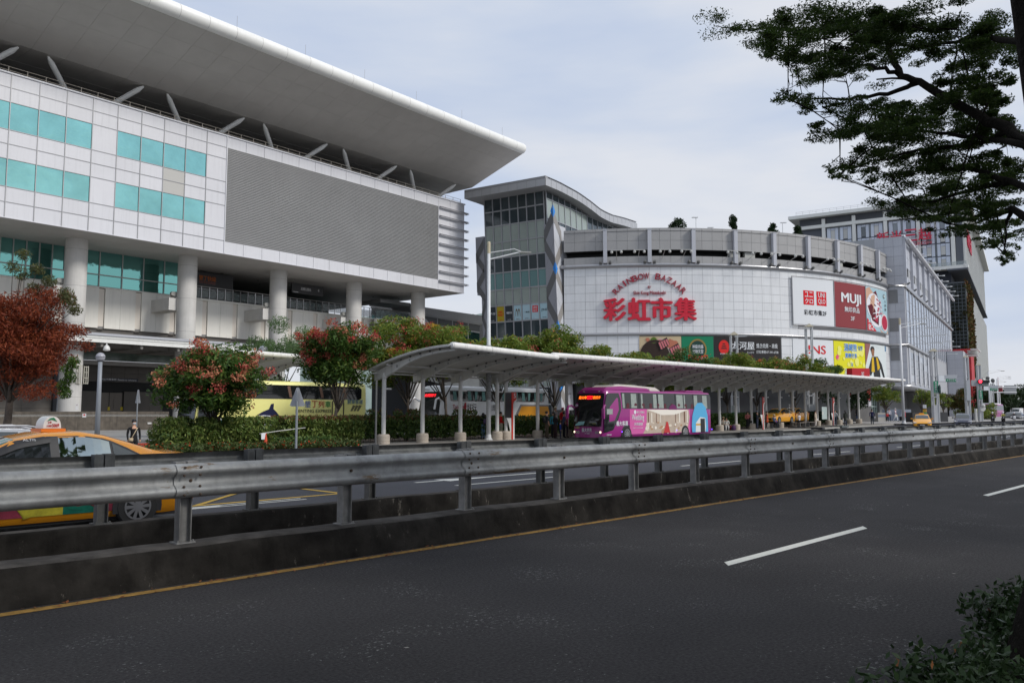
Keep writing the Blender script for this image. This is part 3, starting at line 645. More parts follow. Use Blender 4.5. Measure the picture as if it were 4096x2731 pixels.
la=MB(); la.tube([(0,0,0),(0,-2.6,.75)],.035,6); la.box(-.8,.8,-2.62,-2.55,.72,.8); la.ball((-.65,-2.6,.5),.2,8,5); la.ball((.65,-2.6,.5),.2,8,5); lam=mesh('lamp_arm',la,M('lamp_arm_pale',(.5,.5,.48),.5))
for k,th in enumerate((-144.0,-140.6,-136.8,-133.6,-126.5,-122.5,-119.3,-115.0,-108.5,-106.2,-100.5,-98.8,-93,-91.5)): inst('lamp_arm',lam,mall,ap(th,RA-.1,22.9),R(th-11.2)+PI/2)
b=MB(); 
for th in (-125.5,-122.8,-103.2): 
    f=FA(th); b.box(0,1.6,-.9,-.3,23.3,24.1,lambda x,y,z:f(x,z,y))
obj('air_conditioner',b,M('air_conditioner_case',(.45,.45,.42),.5),mall)['kind']='stuff'
# rooftop
b=MB(); b.grid(lambda u,v:ap(u,v,26.3),[-152.5+1.15*i for i in range(61)],[2,RA-.3]); obj('flat_roof',b,M('roof_grey',(.25,.25,.24),.9),mall)
# big lettering on the wall
logo=MB(); red_l=M('red_raised_letters',S(205,26,52),.35)
chars=[('彩',-146.15,4.25),('虹',-142.27,4.25),('市',-138.66,4.0),('集',-134.95,4.2)]
cw=[(-146.1,-142.75),(-142.25,-138.9),(-138.65,-135.45),(-134.9,-131.6)]
for (ch,_,_),(t0,t1) in zip(chars,cw):
    wd=RA*R(t1-t0); o=obj('letter',MB(),red_l,None) if False else None
    b=MB(); text(b,ch,FA(t0),0,14.3,wd,3.05,.085,.10,.42); obj('letter',b,red_l,mall)
dred=M('dark_red_letters',S(165,38,58),.4); s_='RAINBOW BAZAAR'
r_c=5.6; n=len(s_)
for i,c in enumerate(s_):
    if c==' ': continue
    an=(i-(n-1)/2)*R(7.55); f=FA(-138.87); wi=.22 if c=='I' else (.78 if c in 'OWBN' else .66)
    x=r_c*math.sin(an)*1.02; z=14.55+r_c*math.cos(an)-.1; 
    b=MB(); text(b,c,f,x-wi/2*math.cos(an),z+wi/2*math.sin(an),wi,.82,.0,.1,.28,-an); obj('letter',b,dred,mall)
b=MB(); text(b,'BY',FA(-138.87),-.22,18.75,.45,.32,0,.1,.2); obj('letter',b,dred,mall)
b=MB(); text(b,'Shin Kong Mitsukoshi',FA(-138.87),-2.2,17.75,4.4,.62,0,.1,.22); o=obj('lettering',b,dred,mall); o['kind']='stuff'
# ---------------- billboards on the curved wall
def board(name,label,t0,t1,z0,z1,m,off=.18,cat='billboard',n=10):
    t=thing(name,label,cat,ap(t0,RA+.2,z0),'ml'); f0=FA(t0,RA+off); L_=RA*R(t1-t0)
    b=MB(); b.grid(lambda u,v:f0(u,v,0),[L_*i/n for i in range(n+1)],[z0,z1]); b.grid(lambda u,v:f0(u,z1,v),[L_*i/n for i in range(n+1)],[-off+.05,0]); b.grid(lambda u,v:f0(u,z0,v),[L_*i/n for i in range(n+1)],[0,-off+.05]); obj('board',b,m,t)
    H_=z1-z0; return t,(lambda u,v,d:f0(u*L_,z0+v*H_,.02+d)),L_,H_
def put(t,name,m,fn):
    b=MB(); fn(b); return obj(name,b,m,t)
def W(n,c): return M('print_'+n,c,.6,spec=.2)
pw,pr,pk=W('white',(.74,.76,.78)),W('red',S(214,24,38)),W('black',(.03,.03,.032))
t1_,f,L_,H_=board('clothing_billboard','white upper billboard with two red square logos and 2F','',-105.1,14.15,20.85,pw,.3) if False else board('clothing_billboard','white upper billboard with two red square logos above black characters',-114.35,-105.15,14.15,20.85,pw,.3)
put(t1_,'logo_square',pr,lambda b:(rect(b,f,.235,.43,.485,.735,.01),))
put(t1_,'logo_square',pr,lambda b:(rect(b,f,.55,.43,.80,.735,.01),))
def tx(b,s,f,x,y,w_,h_,bold=0,d=.02): text(b,s,f,x,y,w_,h_,bold,d,d+.012)
put(t1_,'lettering',pw,lambda b:(tx(b,'ユニ',f,.265,.60,.19,.11,.03),tx(b,'クロ',f,.265,.455,.19,.11,.03)))
put(t1_,'lettering',pw,lambda b:(tx(b,'UNI',f,.59,.605,.17,.105,.02),tx(b,'QLO',f,.585,.455,.18,.12,.02)))
put(t1_,'lettering',pk,lambda b:(tx(b,'彩虹市集2F',f,.24,.21,.55,.115,.012),))
t2_,f2,_,_=board('store_billboard','dark red upper billboard with white capital letters and 3F',-104.95,-95.65,14.15,20.85,W('maroon',S(140,62,66)),.3)
put(t2_,'lettering',pw,lambda b:(tx(b,'MUJI',f2,.20,.50,.62,.27,.12),tx(b,'無印良品',f2,.28,.35,.48,.12,.025),tx(b,'3F',f2,.46,.17,.13,.09,.012)))
def blobs(t,f,cols,n,seed,rx=(.03,.1),asp=1,region=(0,1,0,1),nm='picture'):
    rr=random.Random(seed); lst=[MB() for _ in cols]
    for i in range(n):
        r_=rr.uniform(*rx); x=rr.uniform(region[0]+r_,region[1]-r_); y=rr.uniform(region[2]+r_*asp,region[3]-r_*asp); k=rr.randrange(len(cols))
        polyf(lst[k],f,[(x+r_*math.cos(a)*rr.uniform(.8,1.1),y+r_*asp*math.sin(a)*rr.uniform(.75,1.1)) for a in [2*PI*j/11 for j in range(11)]],.012+.0012*i)
    for q,b in zip(cols,lst):
        if b.v: obj(nm,b,q,t)['kind']='stuff'
t3_,f3,_,_=board('dessert_billboard','upper billboard showing dark berry cakes on a blue table with B2 in a red corner',-95.45,-85.5,14.15,20.85,W('pale_blue',S(165,195,205)),.3)
put(t3_,'picture',W('wood',S(205,165,140)),lambda b:(polyf(b,f3,[(0,.62),(.0,.95),(.15,1),(.35,.85),(.75,.45),(1,.0),(.62,0),(.25,.35)],.006),))
put(t3_,'doily',W('doily',S(225,225,230)),lambda b:(disc(b,f3,.3,.58,.28,.30,.009,18),disc(b,f3,.42,.27,.27,.17,.0095,18)))
cake=W('dark_berry',S(95,22,36)); pk2=W('pink_berry',S(190,60,85))
put(t3_,'cake',cake,lambda b:(polyf(b,f3,[(.08,.78),(.42,.95),(.60,.62),(.36,.58)],.012),polyf(b,f3,[(.05,.56),(.22,.62),(.52,.36),(.50,.15),(.22,.24)],.0125)))
blobs(t3_,f3,[pk2,W('deep_pink',S(165,35,60))],16,5,(.02,.05),.6,(.35,.68,.35,.78),'berries'); blobs(t3_,f3,[pk2],10,6,(.015,.04),.6,(.3,.5,.2,.42),'berries')
put(t3_,'cup',W('cup_rim',S(235,215,215)),lambda b:(disc(b,f3,.80,.24,.185,.20,.03,22),)); put(t3_,'sauce',W('sauce',S(180,48,75)),lambda b:(disc(b,f3,.80,.24,.155,.17,.034,22),))
put(t3_,'corner_label',pr,lambda b:(polyf(b,f3,[(.02,0),(.02,.28),(.38,0)],.04),)); put(t3_,'lettering',pw,lambda b:(tx(b,'B2',f3,.06,.02,.2,.12,.03,.05),tx(b,'本館',f3,.05,.17,.15,.06,.02,.05)))
put(t3_,'lettering',pk,lambda b:[tx(b,c,f3,.82,.72-.095*i,.09,.06,0,.05) for i,c in enumerate('八月堂')]); put(t3_,'ring',pk,lambda b:[disc(b,f3,.82,.87,.055,.05,.05,20)]); put(t3_,'ring',W('ring_fill',S(190,205,205)),lambda b:[disc(b,f3,.82,.87,.043,.038,.055,20)])
put(t3_,'lettering',W('hot_white',S(230,225,230)),lambda b:[tx(b,c,f3,.56,.70-.1*i,.09,.075,.01,.06) for i,c in enumerate('可麗露')])
bf=MB()
for a,b_ in ((-114.56,-85.35),):
    for z in (14.0,20.98): bf.tube([ap(a+(b_-a)*i/30,RA+.34,z) for i in range(31)],.07,6)
for th in (-114.5,-105.05,-95.55,-85.4): bf.tube([ap(th,RA+.34,14),ap(th,RA+.34,20.98)],.07,6)
obj('billboard_frame',bf,M('frame_grey',(.33,.33,.34),.4,.4),mall)
# lower row of posters
def lb(nm,label,t0,t1,m): return board(nm,label,t0,t1,6.0,12.1,m,.12)
t,f,_,_=lb('food_poster','meat and seafood platter poster at the left end of the lower row',-140.6,-134.0,W('cream_table',S(205,185,150)))
blobs(t,f,[W('shellfish',S(190,120,95)),W('raw_meat',S(205,120,125)),W('pale_seafood',S(205,185,170)),W('greens',S(95,120,50)),W('dark_pot',S(60,48,42))],60,21,(.03,.12),.95)
put(t,'pot',MT['print_dark_pot'],lambda b:(disc(b,f,.36,.52,.36,.40,.085,26),)); blobs(t,f,[MT['print_pale_seafood'],MT['print_shellfish'],W('squid',S(185,140,125)),MT['print_raw_meat']],46,22,(.03,.07),1,(.04,.68,.2,.88))
for k,(x,y) in enumerate(((.55,.83),(.82,.70),(.78,.28))):
    b=MB(); polyf(b,f,[(x-.12,y+.02),(x+.1,y+.14),(x+.17,y-.02),(x-.05,y-.16)],.17+.003*k); obj('tray',b,pk,t); b=MB()
    for j in range(4): polyf(b,f,[(x-.10+.055*j,y+.02+.022*j),(x-.06+.055*j,y+.04+.022*j),(x+.0+.055*j,y-.12+.03*j),(x-.04+.055*j,y-.13+.03*j)],.19)
    obj('meat_slice',b,MT['print_raw_meat'],t)['kind']='stuff'
t,f,_,_=lb('green_poster','green hot pot poster with a gold badge and white brush characters',-133.95,-128.78,W('poster_green',S(32,128,92)))
gold=W('gold',S(150,125,70)); put(t,'badge_rim',gold,lambda b:(disc(b,f,.5,.70,.28,.24,.01,36),)); put(t,'badge',W('badge_dark',S(40,70,62)),lambda b:(disc(b,f,.5,.70,.235,.20,.016,36),))
put(t,'ribbon',pr,lambda b:(polyf(b,f,[(.2,.50),(.5,.455),(.8,.50),(.8,.58),(.5,.54),(.2,.58)],.022),))
put(t,'lettering',pw,lambda b:(tx(b,'神級肉舖',f,.33,.72,.34,.09,.02,.03),tx(b,'海物天堂',f,.33,.61,.34,.09,.02,.03),tx(b,'MEAT & SEAFOOD',f,.26,.49,.48,.045,.01,.03),tx(b,'星野肉肉鍋',f,.08,.22,.84,.2,.03,.03),tx(b,'HOSHINO HOT POT 火鍋',f,.08,.13,.84,.05,.02,.03)))
t,f,_,_=lb('restaurant_poster','black grill restaurant poster with a round red pagoda emblem and a phone number',-128.65,-116.85,W('poster_black',S(48,45,46)))
put(t,'picture',W('slate',S(70,66,62)),lambda b:(rect(b,f,0,0,1,.54,.006),))
put(t,'emblem',W('emblem_red',S(214,48,44)),lambda b:(disc(b,f,.135,.76,.075,.16,.012,30),)); put(t,'emblem_mark',MT['print_poster_black'],lambda b:[polyf(b,f,[(.085+.012*k,.72+.05*k),(.185-.012*k,.72+.05*k),(.165-.01*k,.745+.05*k),(.105+.01*k,.745+.05*k)],.02) for k in range(3)])
put(t,'lettering',pw,lambda b:(tx(b,'大河屋',f,.24,.71,.34,.18,.03,.02),tx(b,'焼き肉丼・串焼',f,.61,.75,.33,.11,.02,.02),tx(b,'訂位專線:07-341-6738',f,.61,.63,.34,.07,.01,.02),tx(b,'たいがや',f,.47,.62,.1,.05,0,.02),tx(b,'焼き肉丼.串焼',f,.08,.59,.11,.035,0,.02)))
blobs(t,f,[W('roast',S(170,80,40)),MT['print_greens'],W('egg',S(225,215,190)),MT['print_shellfish'],pr],40,31,(.012,.045),2,(.05,1,.02,.5))
for k,(x,y) in enumerate(((.22,.2),(.66,.33),(.90,.25))):
    put(t,'bowl',[W('bowl_dark',S(25,25,28)),W('noodle_red',S(190,80,40)),W('bowl_blue',S(170,185,190))][k],lambda b:(disc(b,f,x,y,.085,.17,.08,24),)); blobs(t,f,[MT['print_roast'],MT['print_greens'],MT['print_egg'],pr],14,40+k,(.012,.03),2,(x-.07,x+.07,y-.13,y+.13))
t,f,_,_=lb('eyewear_poster','white lower poster with red capital letters and a pair of glasses',-114.5,-105.4,pw)
put(t,'lettering',W('coral_red',S(214,36,44)),lambda b:(tx(b,'J!NS',f,.24,.60,.55,.26,.05,.012),))
g=MB()
for cx in (.36,.72):
    for k in range(24):
        a0,a1=2*PI*k/24,2*PI*(k+1)/24; polyf(g,f,[(cx+.15*math.cos(a0),.33+.19*math.sin(a0)),(cx+.15*math.cos(a1),.33+.19*math.sin(a1)),(cx+.138*math.cos(a1),.33+.175*math.sin(a1)),(cx+.138*math.cos(a0),.33+.175*math.sin(a0))],.012)
rect(g,f,.51,.38,.57,.40,.012); obj('picture',g,W('glasses_grey',S(120,120,125)),t)
t,f,_,_=lb('playground_poster','yellow and blue lower poster with large blue playground characters and 10F',-105.3,-96.05,W('poster_yellow',S(226,220,40)))
put(t,'lower_band',W('poster_blue',S(90,205,235)),lambda b:(rect(b,f,0,0,1,.34,.006),)); bl=W('letter_blue',S(45,130,200))
put(t,'lettering',pw,lambda b:(tx(b,'湯姆熊',f,.29,.76,.42,.2,.09,.014),tx(b,'歡樂世界',f,.32,.60,.38,.13,.07,.014),tx(b,'X',f,.48,.40,.09,.1,.05,.014)))
put(t,'lettering',bl,lambda b:(tx(b,'湯姆熊',f,.30,.77,.4,.18,.03,.03),tx(b,'歡樂世界',f,.33,.61,.36,.11,.02,.03),tx(b,'10F',f,.75,.80,.17,.12,.02,.03),tx(b,'X',f,.49,.41,.07,.08,.03,.03)))
put(t,'lettering',pw,lambda b:(tx(b,'湯姆貝貝',f,.28,.20,.5,.15,.03,.03),tx(b,'親子樂園',f,.30,.04,.56,.14,.03,.03)))
blobs(t,f,[W('pale_yellow',S(236,232,120))],14,51,(.03,.09),1.4,(0,1,.36,1)); blobs(t,f,[W('plain_peach',S(235,190,130)),W('plain_pink',S(225,90,130))],4,52,(.03,.05),1.2,(.04,.2,.45,.7)); 
t,f,_,_=lb('fashion_poster','poster of a man in a yellow vest at the right end of the lower row',-95.95,-86.6,W('poster_pale',S(215,222,222)))
put(t,'sky_band',W('denim_blue',S(70,120,160)),lambda b:(polyf(b,f,[(.25,1),(1,1),(1,.86),(.55,.93)],.006),)); put(t,'side_panel',W('dusty_rose',S(150,100,95)),lambda b:(polyf(b,f,[(0,1),(.22,1),(.1,.7),(0,.45)],.006),))
put(t,'figure',pk,lambda b:(polyf(b,f,[(.12,.40),(.26,.68),(.52,.70),(.72,.52),(.95,.02),(.88,.0),(.66,.38),(.60,.40),(.66,0),(.36,0),(.30,.35),(.2,.2),(.1,.25)],.012),disc(b,f,.30,.87,.09,.075,.012,16)))
put(t,'vest',W('vest_yellow',S(214,175,40)),lambda b:(polyf(b,f,[(.22,.30),(.26,.66),(.33,.68),(.36,.30)],.02),polyf(b,f,[(.44,.68),(.52,.66),(.62,.42),(.50,.34)],.02)))
put(t,'face',W('skin_print',S(150,105,80)),lambda b:(disc(b,f,.31,.81,.065,.075,.022,16),rect(b,f,.27,.70,.36,.77,.02)))
# ---------------- corner block and wing
fwv=lambda u0,v0:(lambda u,v,d:(u0+u,v0-d,v)); 
b=MB(); b.box(143.85,228.8,17.36,60,5.8,30.0); obj('wing_wall',b,M('wing_joint',(.38,.39,.41),.7),mall)
def wpan(name,u0,u1,z0,z1,m,face='s',t=.05,g=.02,v=17.36,u=143.85):
    k=('w',name,round(u1-u0,2),round(z1-z0,2),m.name,t)
    if k not in pm2: pm2[k]=mesh(name,panel_mesh(u1-u0,z1-z0,t,g),m)
    if face=='s': return inst(name,pm2[k],mall,(u0,v,z0))
    return inst(name,pm2[k],mall,(u,u1,z0),-PI/2)
zr=[30.0,28.4,26.8,25.2,23.6,22.1]+[21.8-1.33*k for k in range(8)]+[12.3-1.3*k for k in range(6)]
wl=M('wing_louvre_grey',(.22,.22,.225),.6,nz=(.5,.05))
for i in range(len(zr)-1):
    if zr[i]-zr[i+1]<.5: continue
    for a,b_ in ((17.3,18.7),(18.7,20.1),(20.1,21.5)) if zr[i]>27.2 else ((17.3,18.7),(18.7,20.1)): wpan('wall_panel',a,b_,zr[i+1],zr[i],wing_panel,'f')
win_l=M('pale_wing_glass',(.40,.43,.47),.12,.5,rand=.04); win_d=M('dark_wing_glass',(.075,.08,.085),.06,.3,spec=.8)
for k in range(20):
    u0=145.2+4.2*k; u1=u0+4.0
    if u1>228.8: break
    for j in range(5): wpan('window' if k%2 or j else 'window',u0+.4,u1,12.9+1.75*j,12.9+1.75*(j+1),win_l,t=.03,g=.06)
    wpan('wall_panel',u0-.2,u0+.4,12.6,21.7,wing_panel,t=.12)
    for z0,z1 in ((22.3,24.0),(25.4,27.2),(27.2,29.6)): wpan('wall_panel',u0,u1,z0,z1,wing_panel)
    if k%2==0: 
        b=MB(); b.box(u0+.8,u1-.6,17.20,17.33,24.0,25.3); obj('opening',b,dark_in,mall)
for k in range(5):
    for j in range(4): wpan('window',147.5+6.6*k,152.6+6.6*k,6.6+1.25*j,7.85+1.25*j,win_d if (k+j)%5 else win_l,t=.03,g=.07)
    wpan('wall_panel',145.9+6.6*k,147.5+6.6*k,6.3,12.1,wing_panel,t=.14)
wp=MB(); wp.box(-.26,.26,-.45,0,22.3-22.3,7.6); wp.prism([(-1.3,7.4),(0,7.2),(0,7.5),(-1.3,7.6)],'x',-.3,.3); wpm=mesh('pillar',wp,wing_panel)
br=MB(); br.box(-.08,.08,-2.3,-.2,0,.12).box(-.2,.2,-2.4,-2.0,-.06,.14); brm=mesh('lamp_bracket',br,white_paint)
for k in range(10):
    u=143.9+8.6*k; inst('pillar',wpm,mall,(min(u+.3,228.4),17.36,22.3)); inst('spotlight',flm,mall,(u+1.3,16.9,22.2))
    if k: inst('lamp_bracket',brm,mall,(u,17.3,29.4)); inst('lamp_bracket',brm,mall,(u-3,17.3,17 if k%2 else 14.8))
b=MB(); b.box(143.7,228.9,17.0,17.4,29.95,30.25).tube([(143.8,16.6,29.6),(228.9,16.6,29.3)],.3,8); obj('eaves',b,white_panel,mall)
for k in range(5): wpan('louvre_panel',18.3,19.7,(19.2,14.6,9.9,7.5,0)[k],(21.4,16.8,12.0,8.7,1)[k],wl,'f',t=.09) if k<3 else None
b=MB(); b.box(146,180,22,40,0,5.7).box(180,228,17.6,40,0,5.7); obj('ground_floor',b,M('grey_stone_base',(.17,.17,.17),.6,nz=(.4,.15)),mall)  # ground floor in mottled mid grey
# glass entrance box under the corner
ge=thing('glass_entrance','glazed entrance box with pale green frames under the mall corner','entrance',(140,27,.5),'ml')
gm=M('entrance_glass',(.10,.14,.13),.05,0,spec=.9,alpha=.75); gf=M('pale_green_frame',(.42,.52,.48),.35)
b=MB(); b.box(138.5,146,22.5,31,.6,4.6); obj('glass_box',b,gm,ge)
b=MB()
for v in (22.5,24,25.5,27,28.5,30,31): b.box(138.4,138.5,v-.06,v+.06,.6,4.7)
for z in (.6,2.6,4.6): b.box(138.38,138.5,22.4,31.1,z-.06,z+.08)
for u in (140,142,144,146): b.box(u-.06,u+.06,22.4,22.5,.6,4.7)
for z in (.6,2.6,4.6): b.box(138.4,146,22.38,22.5,z-.06,z+.08)
obj('frame',b,gf,ge); b=MB(); b.box(137.2,146,21.5,32,4.75,4.9); obj('glass_canopy',b,gf,ge)
# ---------------- glass tower of the mall
SH=lambda z:.045*(z-14)
tw=thing('glass_tower','leaning glass tower under a wavy grey roof, left end of the mall','tower',(99,62,0),'ml')
tf=lambda u,v,d:(98.6-d,57.0+u+SH(v)-.0,v)        # u to the left, v up, d towards the street
b=MB(); b.box(98.75,112,57.0,67.3,0,33.2,lambda x,y,z:(x,y+SH(z),z)); obj('core',b,M('tower_frame_grey',(.24,.25,.255),.5,.3),tw)
TZ=[33.4,31.1,28.9,26.4,24.1,21.9,19.4,17.06,14.7,12.3,10,7.6,5.2,2.8,.4]
gd=M('dark_tower_glass',(.06,.08,.09),.03,.35,spec=.9,rand=.2); gp=M('pale_green_spandrel',(.33,.38,.35),.25,.15,rand=.05,nz=(.4,.06)); gt=M('teal_spandrel',(.17,.30,.30),.2,.2,rand=.05)
kinds=[gd,gd,gp,gp,gd,gt,gp,None,gd,gt,gd,gp,gd,gd]
def qpan(name,par,fn,u0,u1,v0,v1,m,g=.09,d=.0):
    b=MB(); b.poly([fn(u0+g,v0+g,d),fn(u1-g,v0+g,d),fn(u1-g,v1-g,d),fn(u0+g,v1-g,d)]); return obj(name,b,m,par)
BW=1.46
signs=[(W('jins_blue',S(175,205,215)),pk,'J!NS',.25),(W('sign_pale',S(178,205,215)),pr,'UNI\nQLO',.4),(MT['print_sign_pale'],pk,'一風堂',.12),(MT['print_jins_blue'],W('brown_print',S(110,90,60)),'m',.5),(W('sign_charcoal',S(62,68,72)),pw,'韓料',.2),(W('mustard',S(180,160,50)),pr,'ABC\nMART',.36),(MT['print_sign_charcoal'],pw,'MUJI',.22)]
for i in range(7):
    for j in range(14):
        u0,u1=BW*i,BW*(i+1)
        if kinds[j] is None:
            bgm,tm2,s2,hh=signs[i]; p=qpan('sign_pane',tw,tf,u0,u1,TZ[j+1],TZ[j],bgm,d=.03); b=MB()
            g2=lambda u,v,d,u1=u1:tf(u1-.12-u,v,d)
            zc_=(TZ[j]+TZ[j+1])/2
            if s2=='UNI\nQLO': qpan('logo_square',p,tf,u0+.28,u1-.28,zc_-.1,zc_+.85,pr,0,.05); text(b,'UNI',g2,.3,zc_+.42,.62,.32,.02,.06,.08); text(b,'QLO',g2,.3,zc_-.02,.62,.34,.02,.06,.08); tm2=pw
            elif '\n' in s2: a_,c_=s2.split('\n'); text(b,a_,g2,.2,zc_+.1,.85,.36,.03,.04,.06); text(b,c_,g2,.15,zc_-.35,.95,.36,.03,.04,.06)
            elif s2=='m':
                for cx in (.42,.82):
                    for k in range(14):
                        a0,a1=PI*k/14,PI*(k+1)/14; P=[(cx+r_*.21*math.cos(q),zc_-.5+r_*1.1*math.sin(q)) for r_,q in ((1,a0),(1,a1),(.72,a1),(.72,a0))]; polyf(b,g2,P,.05)
            else: text(b,s2,g2,.15,zc_-.1,.95,hh*1.7,.01,.04,.06)
            text(b,'VISION 2F' if i%2 else '彩虹市集',g2,.3,TZ[j+1]+.22,.6,.12,0,.04,.05)
            obj('lettering',b,tm2,p)
        else: qpan('window',tw,tf,u0,u1,TZ[j+1],TZ[j],kinds[j])
b=MB(); ms=M('tower_mullion',(.40,.41,.43),.4,.4)
for i in range(8): u=BW*i; b.box(-.07,.07,-.05,.14,0,33.4,lambda x,y,z:tf(u+x,z,y))
for z in TZ: b.box(0,BW*7,-.05,.09,-.09,.09,lambda x,y,zz,z=z:tf(x,z+zz,y))
obj('mullion',b,ms,tw)['kind']='stuff'
# side glazing under the wavy roof
def ztop(u):
    P=[(95.8,34.3),(100,34.4),(105.8,34.2),(109.7,33.75),(113.2,33.2),(117,33.15),(121.5,33.6),(126.7,33.9)]
    for (a,za),(c,zb) in zip(P,P[1:]):
        if u<=c: t=max(0,(u-a)/(c-a)); return za+(zb-za)*(t*t*(3-2*t) if False else t)
    return 33.9
sf=lambda u,v,d:(98.6+u,56.75-d+SH(v)*.9,v)
for i in range(15):
    u0,u1=1.78*i,1.78*(i+1)
    for z0,z1,m_ in ((26.8,29.1,gd),(29.1,31.9,gp if i<7 else gd),(31.9,min(ztop(98.6+u0),ztop(98.6+u1))-1.5,gd)):
        if z1-z0>.25: qpan('window',tw,sf,u0,u1,z0,z1,m_,.07)
b=MB()
for i in range(16): u=1.78*i; b.box(-.06,.06,-.05,.1,26.5,ztop(98.6+u)-1.3,lambda x,y,z:sf(u+x,z,y))
for z in (29.1,31.9): b.box(0,26.7,-.05,.08,z-.06,z+.06,lambda x,y,zz:sf(x,zz,y))
obj('mullion',b,ms,tw)['kind']='stuff'
b=MB(); b.box(98.8,125.5,58,67,26,32); obj('core',b,MT['tower_frame_grey'],tw)
# roof slab with fascia panels
us=[95.9+1.54*k for k in range(21)]; fas=M('fascia_panel_grey',(.47,.475,.49),.35,.2,rand=.03,streak=.08)
b=MB(); b.cs=True; b.grid(lambda u,v:(u,56.0 if v==0 else 69.8,ztop(u)-1.36),us,[0,1]); b.grid(lambda u,v:(u,56.0 if v==0 else 69.8,ztop(u)-.02),us,[0,1]); obj('roof_slab',b,M('tower_soffit',(.34,.34,.35),.6),tw)
for i in range(20):
    u0,u1=us[i],us[i+1]; za,zb=ztop(u0),ztop(u1); b=MB(); g=.025
    for lo,hi,y in ((-1.36,-.32,55.95),(-.30,.02,56.2)): b.v+= []; b.poly([(u0+g,y,za+lo),(u1-g,y,zb+lo),(u1-g,y,zb+hi),(u0+g,y,za+hi)])
    b.poly([(u0+g,55.95,za-.32),(u1-g,55.95,zb-.32),(u1-g,56.2,zb-.3),(u0+g,56.2,za-.3)]); obj('fascia_panel',b,fas,tw)
vs_=[56.0+1.53*k for k in range(10)]
for i in range(9):
    b=MB(); g=.025; y0,y1=vs_[i]+g,vs_[i+1]-g; z=ztop(95.8)
    b.poly([(95.85,y0,z-1.36),(95.85,y1,z-1.36),(95.85,y1,z-.42),(95.85,y0,z-.42)]); b.poly([(96.1,y0,z-.36),(96.1,y1,z-.36),(96.1,y1,z+.02),(96.1,y0,z+.02)]); b.poly([(95.85,y0,z-.4),(95.85,y1,z-.4),(96.1,y1,z-.38),(96.1,y0,z-.38)]); obj('fascia_panel',b,fas,tw)
b=MB(); b.box(95.88,96.6,56.0,69.8,ztop(95.9)-1.34,ztop(95.9)-.05); obj('fascia_back',b,dark_joint,tw)
# harlequin walls: lozenge panels
dg,mg,lg,bl_=M('harlequin_dark_grey',(.13,.13,.132),.5),M('harlequin_shaded_grey',(.30,.305,.335),.4),M('harlequin_sunlit_grey',(.52,.53,.56),.4),M('harlequin_blue',S(30,130,215),.4)  # front greys carry shade and side greys carry sun in their colour
def zig(fn,w_,za,zb,u_a,u_b,th,m,par,d):
    """one leg of a diagonal band from (u_a,za) to (u_b,zb), th tall"""
    b=MB(); b.poly([fn(u_a,za-th/2,d),fn(u_b,zb-th/2,d),fn(u_b,zb+th/2,d),fn(u_a,za+th/2,d)]); obj('band_panel',b,m,par)
def seam(fn,za,zb,u_a,u_b,par,d,m): b=MB(); b.poly([fn(u_a,za-.03,d),fn(u_b,zb-.03,d),fn(u_b,zb+.03,d),fn(u_a,za+.03,d)]); obj('seam',b,m,par)
# front face right of the glass (shade put into its greys, faces the street corner) and side face (sunlight put into its greys, faces the road)
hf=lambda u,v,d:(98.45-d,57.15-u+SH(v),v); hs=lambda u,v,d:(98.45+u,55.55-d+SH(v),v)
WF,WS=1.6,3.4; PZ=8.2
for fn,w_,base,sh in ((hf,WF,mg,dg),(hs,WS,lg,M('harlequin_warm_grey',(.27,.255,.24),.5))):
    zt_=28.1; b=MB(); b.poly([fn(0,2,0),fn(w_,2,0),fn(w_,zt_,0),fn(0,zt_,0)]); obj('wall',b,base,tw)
z=1.2; k=0
while z<28:
    # dark band zigzags: meets the corner at the blue lozenges
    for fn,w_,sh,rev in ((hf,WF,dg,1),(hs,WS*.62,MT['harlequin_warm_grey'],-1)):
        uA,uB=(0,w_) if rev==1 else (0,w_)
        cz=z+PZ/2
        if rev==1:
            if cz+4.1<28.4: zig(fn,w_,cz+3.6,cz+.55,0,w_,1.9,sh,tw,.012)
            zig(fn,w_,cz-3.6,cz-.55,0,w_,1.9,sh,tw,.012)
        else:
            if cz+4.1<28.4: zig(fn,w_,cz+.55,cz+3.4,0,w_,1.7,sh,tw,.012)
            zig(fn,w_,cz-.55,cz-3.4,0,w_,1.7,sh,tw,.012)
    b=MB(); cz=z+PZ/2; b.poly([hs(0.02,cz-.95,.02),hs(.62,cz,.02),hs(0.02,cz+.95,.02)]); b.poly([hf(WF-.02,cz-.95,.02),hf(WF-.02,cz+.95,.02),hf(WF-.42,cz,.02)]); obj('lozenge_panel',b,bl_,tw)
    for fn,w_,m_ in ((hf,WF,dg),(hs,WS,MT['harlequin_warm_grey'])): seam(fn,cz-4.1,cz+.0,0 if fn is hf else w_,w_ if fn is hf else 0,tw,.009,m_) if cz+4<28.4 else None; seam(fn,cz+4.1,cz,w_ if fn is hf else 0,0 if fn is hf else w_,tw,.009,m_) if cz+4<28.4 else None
    z+=PZ
lf=lambda u,v,d:(98.3-d,67.45+u+SH(v),v)
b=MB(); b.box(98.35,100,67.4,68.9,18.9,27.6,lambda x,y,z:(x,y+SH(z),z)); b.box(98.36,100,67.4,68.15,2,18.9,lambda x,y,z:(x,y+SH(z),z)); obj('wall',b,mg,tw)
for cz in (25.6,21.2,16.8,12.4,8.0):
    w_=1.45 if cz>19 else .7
    zig(lf,w_,cz+.9,cz-1.2,0,w_,1.5,dg,tw,.012); zig(lf,w_,cz-3.0,cz-1.0,0,w_,1.3,dg,tw,.012)
